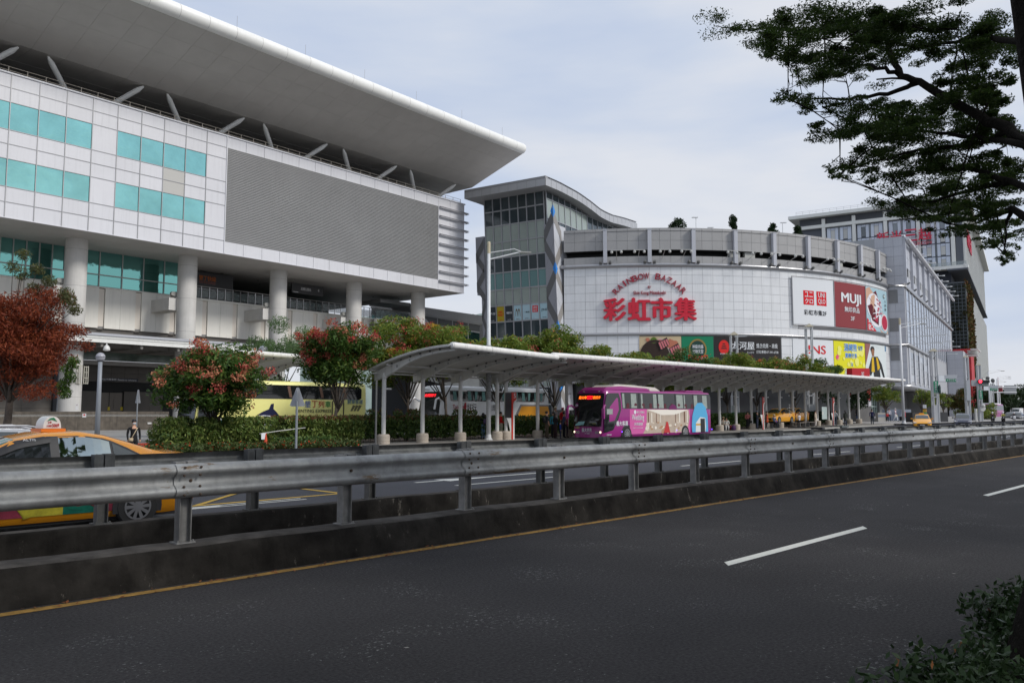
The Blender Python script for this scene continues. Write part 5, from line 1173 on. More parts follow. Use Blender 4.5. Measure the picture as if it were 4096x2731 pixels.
wins=[('window_surround',[(1.30,.955),(1.70,1.20),(2.0,1.35),(2.35,1.405),(2.9,1.41),(3.25,1.355),(3.55,1.21),(3.9,1.0)],trim),('window',[(1.42,.96),(1.78,1.19),(2.05,1.31),(2.38,1.385),(2.44,1.385),(2.44,.99)],dark_gl),('pillar_trim',[(2.44,.98),(2.44,1.40),(2.56,1.40),(2.56,.98)],trim),('window',[(2.56,1.0),(2.56,1.385),(2.9,1.39),(3.2,1.34),(3.28,1.31),(3.28,1.0)],M('car_glass_reflecting',(.42,.48,.47),.02,1.0,nz=(1.2,.25))),('quarter_window',[(3.32,1.0),(3.32,1.29),(3.55,1.17),(3.78,1.03)],car_gl)]
def taxi_sign(t,x,z,m_,big=True):
    b=MB(); b.prism([(x-.24,z),(x+.24,z),(x+.20,z+.05),(x-.20,z+.05)],'y',-.07,.07) if not big else b.box(x-.17,x+.17,-.25,.25,z,z+.045)
    obj('sign_base',b,m_,t)
t,patch,I,side=car('taxi','orange-yellow taxi with a white domed roof sign, closest car, half hidden behind the guardrails','taxi',tx_p,(1.58,13.95,-.06),0,sedan,.89,win=[(a,p,m_ if a!='window' or True else m_) for a,p,m_ in wins],opt={'ws':(1.3,2.0),'rw':(3.3,3.92)},wx=(.95,3.66),wr=.315)
taxi_sign(t,2.62,1.465,M('orange_sign_base',S(226,120,20),.4))
b=MB(); b.prism([(.125*math.cos(a),.185*math.sin(a)**.8) for a in [PI*k/16 for k in range(17)]],'y',-.18,.18,lambda x,y,z:(2.62+x,y*1.0,1.515+z)); sgn=obj('roof_sign',b,M('roof_sign_white',(.72,.72,.70),.35),t)
tsf=lambda u,v,d:(2.62+u*.62,-.182-d,1.510+v*.8)
b=MB(); text(b,'5069',tsf,.0,.03,.15,.065,.02,.002,.006); text(b,'台灣',tsf,-.1,.10,.08,.04,.0,.002,.006); text(b,'大車隊',tsf,-.13,.03,.12,.045,.0,.002,.006); obj('lettering',b,M('sign_red',S(190,30,40),.5),sgn)
b=MB(); polyf(b,tsf,[(-.13,.14),(-.05,.2),(.03,.21),(.11,.13),(.05,.15),(-.02,.17)],.005); obj('leaf_mark',b,M('sign_green',S(30,120,80),.5),sgn)
sfd=side(-1); sfx=lambda u,v,d:sfd(u,v,d+.006)
b=MB(); text(b,'乘客4人',sfx,3.72,1.03,.24,.05,.01,.002,.006); obj('lettering',b,MT['sign_red'],t)
b=MB(); text(b,'ALTIS',lambda u,v,d:sfd(u,v,d+.03),2.1,1.345,.16,.03,.01,.002,.006); obj('lettering',b,MT['notice_white'],t)
patch('window_visor',trim,[(1.45,1.0),(1.8,1.235),(2.05,1.34),(2.4,1.405),(2.46,1.405),(2.46,1.32),(2.05,1.25),(1.8,1.15)],-1,.03)
for k,(x0,x1,c) in enumerate(((.9,1.5,(110,40,50)),(1.5,2.1,(128,48,66)),(2.1,2.6,(170,160,50)),(2.6,3.05,(20,100,82)),(3.05,3.3,(120,44,60)))): patch('floral_panel',M('floral_%d'%k,S(*c),.3,coat=.3,nz=(9,.25)),[(x0,.28),(x0,.62),(x1,.62),(x1,.28)],-1,.006)
rr=random.Random(2)
for k in range(9):
    x=rr.uniform(1.0,3.2); z=rr.uniform(.33,.55); r_=rr.uniform(.06,.12); patch('floral_patch',MT['floral_%d'%rr.randrange(5)],[(x+r_*1.5*math.cos(2*PI*j/7)*rr.uniform(.7,1.2),z+r_*math.sin(2*PI*j/7)*rr.uniform(.6,1)) for j in range(7)],-1,.010+.001*k)
b=MB(); b.box(1.2,3.5,-.6,.6,.5,.9).ball((2.15,-.35,1.05),(.16,.24,.22),10,7).ball((2.95,-.3,.98),(.3,.5,.2),10,6); obj('seats',b,trim,t)
# silver car just beyond the taxi
mpv=[(0,.25,.55,.6,.62),(.12,.22,.7,.76,.74),(.6,.2,.88,.95,.8),(1.0,.2,.95,1.03,.82),(1.55,.2,1.0,1.38,.76),(2.0,.2,1.02,1.52,.72),(2.7,.2,1.03,1.58,.70),(3.5,.2,1.04,1.56,.70),(4.0,.2,1.04,1.48,.70),(4.35,.2,1.03,1.22,.74),(4.5,.3,.8,.95,.72)]
mw=[('window',[(1.35,1.03),(1.8,1.32),(2.1,1.45),(2.5,1.49),(2.5,1.05)],car_gl),('window',[(2.58,1.05),(2.58,1.49),(3.4,1.47),(3.4,1.06)],car_gl),('quarter_window',[(3.46,1.06),(3.46,1.46),(3.9,1.38),(4.1,1.08)],car_gl)]
silver=M('silver_car_paint',(.42,.43,.45),.25,.4,coat=.4)
t,_,_,_=car('silver_car','silver hatchback on the far lane, only its roof showing above the orange taxi','car',silver,(*[c for c in (2.1,20.9)],-.2),0,mpv,.86,win=mw,opt={'ws':(1.1,1.95)})
b=MB(); 
for sg in (-1,1): b.tube([(1.9,sg*.55,1.53),(2.3,sg*.56,1.6),(3.6,sg*.56,1.6),(4.0,sg*.55,1.52)],.022,6)
obj('roof_rail',b,alu,t)
# street corner: taxi and grey MPV facing the camera
def facing(px_,D,z,yaw): x,y=at(px_,D); return (x,y,z),yaw
hdg=R(8)
def put_car(nm,lab,cat,paint,pxc,D,z,prof,hw,win_,yaw,opt={},wr=.31,nsp=10):
    x,y=at(pxc,D); return car(nm,lab,cat,paint,(x,y,z),yaw,prof,hw,win=win_,opt=opt,wr=wr,nsp=nsp)
t,_,_,_=put_car('taxi','yellow taxi facing the camera at the street corner, beside the dark MPV','taxi',ty_p,3688,84,.02,sedan,.88,wins,R(18),{'ws':(1.28,2.0),'rw':(3.3,3.9)})
b=MB(); b.prism([(-.3,1.46),(.3,1.46),(.2,1.60),(-.2,1.60)],'x',2.5,2.7); obj('roof_sign',b,ty_p,t)
put_car('grey_mpv','dark grey-blue MPV facing the camera beside the yellow taxi','car',M('mpv_grey_blue',(.075,.08,.11),.25,.5,coat=.4),3850,88,.02,mpv,.86,mw,R(15),{'ws':(1.0,1.95)})
t,_,_,_=put_car('blue_pickup','blue small truck cut off by the right edge of the photo','truck',M('truck_blue',S(38,84,150),.35,coat=.3),4122,112,.0,[(0,.3,.6,1.1,.8),(.1,.3,.9,1.25,.86),(.5,.3,1.15,1.55,.82),(.95,.3,1.2,1.9,.76),(1.6,.3,1.2,1.95,.76),(1.75,.3,1.2,1.9,.8),(1.8,.3,1.0,1.3,.9),(4.3,.3,1.0,1.3,.9),(4.4,.4,.9,1.2,.88)],.85,[('window',[(.65,1.25),(1.0,1.75),(1.6,1.78),(1.6,1.25)],car_gl)],R(8),{'ws':(.45,.98)})
put_car('white_van','white box van far down the road behind the second purple coach','van',M('van_white',(.6,.6,.6),.4),4062,196,.1,[(0,.3,.8,1.3,.8),(.3,.3,1.1,1.6,.84),(.9,.3,1.2,2.3,.84),(1.2,.3,1.2,2.6,.9),(5.2,.3,1.2,2.6,.9),(5.3,.4,1.1,2.5,.9)],.95,[('window',[(.6,1.3),(.9,1.9),(1.5,1.9),(1.5,1.3)],car_gl)],R(3),{'ws':(.4,.9)})
for k,(px_,D,lab) in enumerate(((4030,160,'dark saloon, first of two following the purple coach'),(4062,150,'dark saloon just right of the coach, nearer than the other one'))):
    put_car('dark_car',lab,'car',M('car_black_%d'%k,(.03+.03*k,)*3,.25,coat=.4),px_,D,.1,mpv,.86,mw,R(4),{'ws':(1.0,1.95)})
for k,(px_,D,lab) in enumerate(((3105,81,'yellow taxi behind the hedge, left one between the shelter posts'),(3165,86,'yellow taxi behind the hedge, right one, partly behind the dark sign column'))):
    x,y=at(px_,D); t,_,_,_=car('parked_taxi',lab,'taxi',ty_p,(x-2,y,ground_z(x,y)+.42),0,sedan,.88,win=wins,opt={'ws':(1.28,2.0),'rw':(3.3,3.9)},group='taxis waiting behind the hedge')
# ---------------- coaches
def coach(label,pos,L_,W_,H_,paint,roofp,group=None,rz=0,lean=.42,top=None,yaw=0):
    t=thing('coach',label,'bus',pos,'w',group,rz); x0,y0,z0=pos if rz==0 else (0,0,0)
    hw=W_/2
    sec=[(hw*.93,.28),(hw*.985,.45),(hw,.9),(hw,2.0),(hw*.985,H_-.55),(hw*.955,H_-.22),(hw*.88,H_-.06),(hw*.6,H_),(0,H_+.03)]
    st_=[(0,.80),(.06,.90),(.22,.965),(.6,1),(L_-.5,1),(L_-.15,.97),(L_,.9)]
    b=MB(); b.cs=True; rows=[]
    for x,k in st_:
        P=[]
        for y,z in sec: 
            f=max(0,1-x/1.2); dx=lean*f*max(0,(z-1.1)/(H_-1.1))**1.3; kz=1 if k>=.99 else (1-(1-k)*(.35 if z<H_-.3 else .9)) 
            P.append((x+dx,y*(1-(1-k)*1.0),z if z<H_-.3 else H_-.3+(z-H_+.3)*(k*1.0 if x<.3 else 1)))
        rows.append([(x0+px_,y0+hw-yy,z0+zz) for px_,yy,zz in [(a,b_,c) for a,b_,c in P]]) if False else rows.append([(x0+a,y0+hw-c_,z0+z_) for a,c_,z_ in P]+[(x0+a,y0+hw+c_,z0+z_) for a,c_,z_ in P[-2::-1]])
    n=len(rows[0]); b.v=[p for r_ in rows for p in r_]
    for i in range(len(rows)-1):
        for j in range(n-1): b.f.append([i*n+j,i*n+j+1,(i+1)*n+j+1,(i+1)*n+j]); b.mi.append(0); b.sm.append(True)
    b.f+= [list(range(n)),[(len(rows)-1)*n+j for j in range(n-1,-1,-1)]]; b.mi+=[0,0]; b.sm+=[False,False]
    body=obj('body',b,paint,t,'auto')
    for p in body.data.polygons: p.use_smooth=True
    try: body.data.set_sharp_from_angle(angle=R(35))
    except Exception: pass
    sd=lambda u,v,d:(x0+u,y0-d+(.045*((v-2.3)/(H_-2.3))**2*1.2 if v>2.3 else 0),z0+v)
    def fr(u,v,d):   # u across the front (0 at the near flank), v height
        f=lean*max(0,(v-1.1)/(H_-1.1))**1.3; e=abs(u-hw)/hw; return (x0+f-d+.0+.20*max(0,e-.80)**1.0,y0+u,z0+v)
    return t,body,sd,fr
def pq(t,nm,m_,f,pts,d=.006): b=MB(); polyf(b,f,pts,d); return obj(nm,b,m_,t)
def prect(t,nm,m_,f,x0,z0,x1,z1,d=.006,n=1): b=MB(); rect(b,f,x0,z0,x1,z1,d,n); return obj(nm,b,m_,t)
def coach_wheel(t,pos,x,r=.48):
    for yy,s in ((pos[1]+.10,-1),(pos[1]+2.4,1)): wheel(t,pos[0]+x,yy,pos[2]+r,r,.26,10,s)
    b=MB(); f=lambda u,v,d:(pos[0]+x+u,pos[1]-d,pos[2]+r+v); b.poly([f(r*1.22*math.cos(a),r*1.22*math.sin(a),.004) for a in [-.4+(PI+.8)*k/20 for k in range(21)]]); obj('wheel_arch',b,trim,t)
purple=M('coach_purple',S(150,38,122),.3,coat=.4,nz=(.6,.04)); dpur=M('coach_deep_purple',S(110,22,90),.35)
pp=(40.29,30.95,-.15)
t,body,sd,fr=coach('purple coach with a wedding banquet advert standing under the shelter',pp,12.9,2.5,3.28,purple,purple)
b=MB(); b.prism([(.5,3.27),(.9,3.42),(2.2,3.50),(5.2,3.42),(5.6,3.28)],'y',pp[1]+.35,pp[1]+2.15,lambda x,y,z:(pp[0]+x,y,pp[2]+z)); obj('roof_pod',b,purple,t)
b=MB(); b.prism([(1.4,3.42),(2.0,3.62),(3.5,3.60),(6.3,3.50),(6.9,3.28),(1.3,3.28)],'y',pp[1]+.45,pp[1]+2.05,lambda x,y,z:(pp[0]+x,y,pp[2]+z)); ac=obj('air_conditioner',b,M('cream_plastic',(.62,.60,.53),.5,nz=(2,.06)),t)
b=MB()
for k in range(16): b.box(pp[0]+1.9+.16*k,pp[0]+1.97+.16*k,pp[1]+.6,pp[1]+1.9,pp[2]+3.60,pp[2]+3.64)
b.box(pp[0]+4.4,pp[0]+5.6,pp[1]+.42,pp[1]+.46,pp[2]+3.33,pp[2]+3.42); obj('vent_slots',b,M('pale_slot',(.35,.34,.31),.6),ac)['kind']='stuff'
b=MB(); b.prism([(9.8,3.28),(10.2,3.38),(12.0,3.38),(12.4,3.28)],'y',pp[1]+.35,pp[1]+2.15,lambda x,y,z:(pp[0]+x,y,pp[2]+z)); obj('roof_hatch',b,purple,t)
# windscreen and front
def fgrid(t,nm,m_,fr,u0,v0,u1,v1,d,n=8): b=MB(); b.cs=True; b.grid(lambda u,v:fr(u,v,d),[u0+(u1-u0)*i/10 for i in range(11)],[v0+(v1-v0)*i/n for i in range(n+1)]); return obj(nm,b,m_,t)
fgrid(t,'windscreen',dark_gl,fr,.16,.98,2.34,3.02,.012)
ds_=fgrid(t,'destination_display',black,fr,.3,2.62,2.2,2.90,.02,2)
b=MB(); led=M('led_orange',S(255,120,30),.5,emis=2.2); ledr=M('led_red',S(255,30,40),.5,emis=2.4)
ff=lambda u,v,d:fr(2.5-u,v,d)
text(b,'搭公車',ff,.38,2.67,.62,.19,.02,.024,.03); text(b,'請招手',ff,1.5,2.67,.6,.19,.02,.024,.03); obj('lettering',b,led,ds_)
b=MB(); text(b,'8501',ff,1.03,2.74,.42,.14,.03,.024,.03); polyf(b,ff,[(1.03,2.66),(1.45,2.66),(1.45,2.70),(1.03,2.70)],.03); obj('lettering',b,ledr,ds_)
pq(t,'round_badge',dpur,fr,[(2.22+.13*math.cos(a),2.3+.16*math.sin(a)) for a in [2*PI*k/18 for k in range(18)]],.03)
b=MB(); text(b,'EDA',ff,.19,2.22,.2,.13,.02,.034,.04); obj('lettering',b,pw,t)
pq(t,'dashboard_card',M('pale_card',S(150,200,200),.6),fr,[(1.55,1.02),(2.25,1.02),(1.95,1.25),(1.45,1.28)],.02)
b=MB(); b.tube([fr(1.9,1.0,.04),fr(1.3,1.12,.05)],.018,5); b.tube([fr(.9,1.0,.04),fr(.3,1.10,.05)],.018,5); obj('wiper',b,black,t)
b=MB(); text(b,'行人優先',ff,.22,.82,.42,.13,.01,.012,.02); obj('lettering',b,M('gold_lettering',S(200,180,110),.5),t)
b=MB(); text(b,'義大世界',ff,.82,.62,.78,.25,.03,.012,.02); text(b,'E-DA WORLD',ff,1.05,.5,.4,.06,.0,.012,.02); obj('lettering',b,pw,t)
hl=M('lit_headlamp',(1,.85,.6),.3,emis=1.6)
for u in (.22,2.28):
    pq(t,'headlight',hl,fr,[(u+.07*math.cos(a),.62+.07*math.sin(a)) for a in [2*PI*k/14 for k in range(14)]],.03)
    for q in (.18,.34):
        uu=u+q*(1 if u<1 else -1); o=pq(t,'headlight',lampw,fr,[(uu+.07*math.cos(a),.60+.07*math.sin(a)) for a in [2*PI*k/14 for k in range(14)]],.02); pq(o,'lens',black,fr,[(uu+.04*math.cos(a),.60+.04*math.sin(a)) for a in [2*PI*k/10 for k in range(10)]],.024)
for u,s in ((.05,-1),(2.45,1)):
    b=MB(); c=fr(u,2.12,0); b.tube([(c[0]+.05,c[1]+.0*s,c[2]),(c[0]-.12,c[1]+s*.12,c[2]+.14),(c[0]-.32,c[1]+s*.22,c[2]+.10),(c[0]-.42,c[1]+s*.24,c[2]-.12)],[.07,.075,.075,.07],10); b.prism([(-.09,-.62),(.09,-.62),(.09,.0),(-.09,.0)],'x',c[0]-.48,c[0]-.38,lambda x,y,z:(x,c[1]+s*.24+y,c[2]-.05+z)); obj('mirror',b,purple,t)
for u in (.6,1.8): b=MB(); b.ball(fr(u,3.14,.02),(.06,.08,.04),8,5); obj('marker_lamp',b,alu,t)
# flank: black glass, curtains, advert
pq(t,'door_glass',dark_gl,sd,[(.42,3.02),(1.62,3.05),(1.80,2.6),(1.85,2.0),(1.55,1.45),(1.0,.75),(.35,.62),(.08,.62),(.08,2.0)],.008)
pq(t,'side_curtain',curtain,sd,[(.35,2.05),(.95,2.05),(.95,1.72),(.35,1.72)],.014)
pq(t,'window_band',dark_gl,sd,[(1.86,3.10),(2.0,2.07),(12.72,2.07),(12.72,2.9),(12.6,3.14)],.008)
for x0,x1 in ((1.98,2.2),(2.9,3.5),(4.0,4.2),(5.4,5.8),(6.0,6.6),(8.2,9.0),(9.15,9.3),(10.45,10.9),(11.6,12.2)): 
    b=MB(); b.poly([sd(x0,3.03,.014),sd(x1,3.03,.014),sd(x1+.04,2.12,.014),sd(x0+.03,2.12,.014)]); obj('curtain',b,curtain,t)
for x in (3.82,5.9,8.08,10.38): prect(t,'window_divider',trim,sd,x-.04,2.07,x+.04,3.1,.02)
seat=M('dark_red_seat',(.10,.02,.03),.8)
for k in range(12):
    x=2.4+.85*k
    if x<10.3: pq(t,'seat_back',seat,sd,[(x,2.1),(x+.02,2.38),(x+.14,2.44),(x+.3,2.38),(x+.32,2.1)],.010)
adv=prect(t,'advert',M('advert_pink',S(206,92,158),.45),sd,2.75,.45,9.9,2.04,.008)
pq(adv,'photo',M('banquet_photo',S(185,168,150),.5,nz=(1.3,.15)),sd,[(4.65,2.03),(9.7,2.03),(9.85,1.5),(9.5,.5),(4.2,.46),(4.6,.9)],.012)
rr=random.Random(12); cr_,dk2,wt2=M('photo_cream',S(222,210,190),.5),M('photo_brown',S(110,72,55),.5),M('photo_warm_white',S(235,228,215),.5)
pq(adv,'photo_ceiling',wt2,sd,[(4.66,2.02),(9.68,2.02),(8.0,1.68),(6.4,1.66)],.015)
for k,(x,w_,z1) in enumerate(((4.75,.12,1.85),(5.15,.10,1.8),(5.7,.08,1.75),(6.2,.06,1.7),(8.0,.08,1.72),(8.5,.12,1.8),(9.1,.16,1.9),(9.5,.1,1.95))): b=MB(); b.poly([sd(x,1.15,.016),sd(x+w_,1.15,.016),sd(x+w_,z1,.016),sd(x,z1,.016)]); obj('photo_column',b,dk2 if k%2==0 else wt2,adv)
for k in range(34):
    x=rr.uniform(4.5,9.6); z=rr.uniform(.55,1.2); b=MB(); disc(b,sd,x,z,rr.uniform(.08,.2),rr.uniform(.04,.09)*(1.5-z)*2,.017+.0004*k,10); obj('photo_table',b,[cr_,wt2,M('photo_tan',S(180,140,105),.5)][k%3],adv)
pq(adv,'red_carpet',M('carpet_red',S(190,50,50),.5),sd,[(6.55,.47),(7.35,.47),(7.08,1.2),(6.9,1.2)],.034)
b=MB(); text(b,'Wedding',sd,2.95,1.22,1.35,.5,.01,.02,.026); text(b,'天悅囍宴',sd,3.2,1.0,.95,.19,.01,.02,.026); text(b,'義大天悅飯店',sd,3.5,1.78,.85,.15,.0,.02,.026); text(b,'訂席中心:(07)656-8208',sd,3.05,.80,1.1,.08,.0,.02,.026); disc(b,sd,3.32,1.86,.12,.13,.02,16); obj('lettering',b,pw,adv)
b=MB(); text(b,'義大客運',sd,1.32,1.0,1.2,.3,.03,.012,.02); obj('lettering',b,pw,t); b=MB(); text(b,'乙類大客車',sd,.3,.42,.5,.08,0,.012,.02); obj('lettering',b,pw,t)
pq(t,'crescent_badge',dpur,sd,[(7.75+.5*math.cos(a),2.02+.35*math.sin(a)) for a in [PI*k/14 for k in range(15)]],.02)
pq(t,'blue_graphic',M('graphic_blue',S(84,170,214),.4),sd,[(10.15,.45),(10.1,.9),(10.2,1.6),(10.5,2.2),(10.9,2.5),(11.5,2.52),(12.0,2.2),(12.25,1.6),(12.3,.45)],.022)
pq(t,'white_graphic',M('graphic_white',S(215,220,220),.4),sd,[(10.6,.45),(10.65,1.1),(11.2,1.5),(11.9,1.45),(12.0,.8),(11.9,.45)],.026)
prect(t,'grille_door',trim,sd,11.25,.45,11.85,1.4,.03); prect(t,'yellow_band',M('graphic_yellow',S(205,160,60),.4),sd,10.62,.92,11.25,1.04,.03)
for x in (1.9,8.15,12.8): b=MB(); b.ball(sd(x,.62,.02),.035,8,5); obj('marker_lamp',b,M('violet_lamp',S(120,70,255),.4,emis=4),t)
for x in (2.44,9.25): coach_wheel(t,pp,x)
b=MB(); b.box(pp[0]+.4,pp[0]+12.4,pp[1]+.2,pp[1]+2.3,pp[2]+.2,pp[2]+.5); obj('underbody',b,trim,t)
# door side driver
b=MB(); b.ball(fr(1.75,1.75,-.35),(.11,.11,.14),10,7); b.ball(fr(1.75,1.45,-.4),(.15,.24,.22),10,7); obj('driver',b,M('driver_grey_shirt',(.3,.31,.33),.8),t)
# yellow coach in the back lane
py=(21.32,45.6,.02)
ypaint=M('coach_pale_yellow',S(246,240,150),.35,coat=.3,nz=(.5,.03))
t,body,sd,fr=coach('pale yellow coach with a dolphin and green lettering, parked behind the left hedge',py,11.95,2.5,3.62,ypaint,ypaint)
pq(t,'window_band',dark_gl,sd,[(1.2,2.7),(1.6,3.36),(11.3,3.36),(11.52,3.2),(11.5,2.6),(11.3,2.5),(1.2,2.5)],.01)
for x in (5.9,8.2,10.0): 
    pq(t,'curtain',M('brown_curtain',(.16,.09,.06),.8),sd,[(x,3.3),(x+.2,3.3),(x+.35,2.6),(x+.15,2.6)],.016)
fgrid(t,'windscreen',dark_gl,fr,.12,1.1,2.38,3.2,.012)
pq(t,'door_glass',dark_gl,sd,[(.3,3.2),(1.0,3.2),(1.2,1.5),(.9,1.05),(.15,1.0)],.01)
tealp=M('coach_teal',S(24,112,112),.35)
b=MB(); polyf(b,sd,[(.0,.35),(.3,.62),(.9,.95),(1.3,1.25),(1.75,1.22),(2.3,1.0),(3.0,.90),(3.9,.84),(11.9,.80),(11.95,.35)],.008); obj('lower_band',b,tealp,t)
b=MB(); polyf(b,sd,[(.3,.66),(.9,1.02),(1.3,1.33),(1.8,1.30),(2.4,1.06),(3.0,.97),(11.9,.86),(11.9,.80),(3.9,.84),(3.0,.9),(2.3,1.0),(1.75,1.22),(1.3,1.25),(.9,.95),(.3,.60)],.012); obj('white_line',b,pw,t)
navy=M('dolphin_navy',S(14,20,62),.4); f0=lambda x,z:(x,z)
pq(t,'dolphin',navy,sd,[(3.85,1.50),(4.25,1.72),(4.65,1.86),(4.78,2.17),(4.98,2.22),(4.96,1.88),(5.2,1.66),(5.42,1.38),(5.6,1.16),(5.78,1.18),(5.68,1.05),(5.66,.9),(5.52,1.02),(5.15,1.22),(4.75,1.42),(4.72,1.24),(4.55,1.42),(4.3,1.28),(4.3,1.48)],.016)
pq(t,'dolphin_belly',pw,sd,[(3.95,1.46),(4.3,1.50),(4.75,1.47),(5.35,1.16),(4.9,1.30),(4.6,1.44)],.02)
for i,(c,k) in enumerate(zip('墾丁列車',((110,125,170),(190,60,50),(190,75,60),(60,140,70)))):
    b=MB(); text(b,c,sd,7.16+.5*i,1.98,.42,.42,.03,.012,.02); obj('lettering',b,M('char_%d'%i,S(*k),.5),t)
b=MB(); text(b,'KENTING EXPRESS',sd,6.5,1.66,2.62,.2,.01,.012,.02); obj('lettering',b,M('char_dark',S(60,60,50),.5),t)
b=MB(); text(b,'屏東客運',sd,10.38,2.22,1.22,.3,.015,.012,.02); obj('lettering',b,M('char_blue',S(70,120,150),.5),t)
for x0,z0 in ((10.62,1.75),(10.4,1.1)):
    for k in range(3): pq(t,'vent_fin',M('olive_vent',(.16,.15,.07),.6),sd,[(x0+.25*k,z0),(x0+.25*k+.16,z0),(x0+.25*k+.42,z0+.36),(x0+.25*k+.2,z0+.4)],.01)
for x0 in (3.35,7.0): 
    pq(t,'butterfly',M('butterfly_orange',S(225,130,30),.5),sd,[(x0,.98),(x0+.35,1.2),(x0+.85,1.2),(x0+1.05,1.0),(x0+.8,.85),(x0+.3,.9)],.02); pq(t,'butterfly_green',M('butterfly_green',S(70,140,40),.5),sd,[(x0+.35,.95),(x0+.6,1.1),(x0+.85,1.0),(x0+.6,.86)],.026)
b=MB(); 
for pth in ([(9.2,1.1),(9.2,2.35),(9.35,2.48),(9.95,2.48),(10.08,2.35),(10.08,1.1)],): b.tube([sd(x,z,.02) for x,z in pth],.035,6)
obj('door_outline',b,trim,t)
for x in (2.26,9.0): coach_wheel(t,py,x,.5)
b=MB(); c=fr(.05,2.9,0); b.tube([(c[0],c[1],c[2]),(c[0]-.4,c[1]-.1,c[2]-.05),(c[0]-.5,c[1]-.1,c[2]-.5)],.05,6); obj('mirror',b,ypaint,t)
# white coach in the back lane
pw2=(39.23,45.0,.1); wpaint=M('coach_white',(.85,.86,.87),.3,coat=.3)
t,body,sd,fr=coach('white coach with an amber rear panel and brushed black characters, seen through the shelter','' or pw2,12.1,2.5,3.55,wpaint,wpaint)
pq(t,'window_band',dark_gl,sd,[(1.1,2.42),(1.0,3.2),(11.6,3.2),(11.4,2.42)],.01)
for k in range(14):
    x=1.35+.74*k; pq(t,'curtain',teal_cur,sd,[(x,3.14),(x+.28,3.14),(x+.16 if k%2 else x+.38,2.5),(x,2.5)],.016)
for x in (3.3,5.4,7.5,9.4): prect(t,'window_divider',trim,sd,x-.05,2.42,x+.05,3.2,.02)
fgrid(t,'windscreen',dark_gl,fr,.12,1.0,2.38,3.1,.012); ds_=fgrid(t,'destination_display',black,fr,.4,2.7,2.1,2.98,.02,2)
b=MB(); text(b,'高鐵墾丁',lambda u,v,d:fr(2.5-u,v,d),.6,2.74,1.3,.2,.02,.024,.03); obj('lettering',b,ledr,ds_)
amb=M('coach_amber',S(236,160,20),.35); pq(t,'grey_edge',M('edge_grey',(.25,.25,.26),.5),sd,[(7.4,.6),(8.55,2.2),(11.9,2.2),(12.0,2.05),(8.75,2.05),(7.8,.6)],.008); pq(t,'rear_panel',amb,sd,[(7.8,.6),(8.7,2.08),(11.9,2.08),(12.05,1.6),(12.0,.6)],.012)
b=MB(); text(b,'好行',sd,2.75,1.62,.95,.62,.01,.012,.02); obj('lettering',b,pk,t); b=MB(); text(b,'Taiwan',sd,1.3,1.85,1.1,.3,.01,.012,.02); obj('lettering',b,M('char_red',S(170,30,40),.5),t)
pq(t,'island_mark',MT['char_red'],sd,[(2.45,2.25),(2.62,2.35),(2.68,2.0),(2.6,1.75),(2.5,1.5),(2.42,1.7),(2.38,2.0)],.03)
b=MB(); text(b,'台灣觀巴',sd,5.3,1.7,.7,.5,0,.012,.02); text(b,'163',sd,10.0,1.1,.4,.2,.02,.016,.024); obj('lettering',b,M('char_grey',(.2,.2,.2),.5),t)
for x in (2.3,8.75): coach_wheel(t,pw2,x,.5)
for u,s in ((.05,-1),(2.45,1)): b=MB(); c=fr(u,2.4,0); b.tube([(c[0],c[1],c[2]),(c[0]-.3,c[1]+s*.2,c[2]+.25),(c[0]-.7,c[1]+s*.25,c[2]+.1),(c[0]-.85,c[1]+s*.25,c[2]-.6)],.08,8); obj('mirror',b,wpaint,t)
# distant purple coach coming towards the camera
x,y=at(3970,172); pf=(x,y-0,.12)
t,body,sd,fr=coach('second purple coach with a white roof, far down the street facing the camera',pf,11,2.5,3.35,purple,purple)
t.rotation_euler=(0,0,R(2)); fgrid(t,'windscreen',M('grey_screen',(.10,.11,.12),.1,spec=.9),fr,.15,1.1,2.35,3.0,.012)
b=MB(); b.box(pf[0]+.4,pf[0]+10,pf[1]+.3,pf[1]+2.2,pf[2]+3.3,pf[2]+3.5); obj('air_conditioner',b,wpaint,t); prect(t,'window_band',dark_gl,sd,1,2.0,10.8,3.0,.01)
b=MB(); text(b,'義大世界',lambda u,v,d:fr(2.5-u,v,d),.8,.75,.9,.25,.02,.012,.02); obj('lettering',b,pw,t)
for u in (.1,2.4): b=MB(); c=fr(u,2.0,.1); b.cbox((c[0]-.25,c[1]+(-.25 if u<1 else .25),c[2]),(.2,.22,.7)); obj('mirror',b,purple,t)
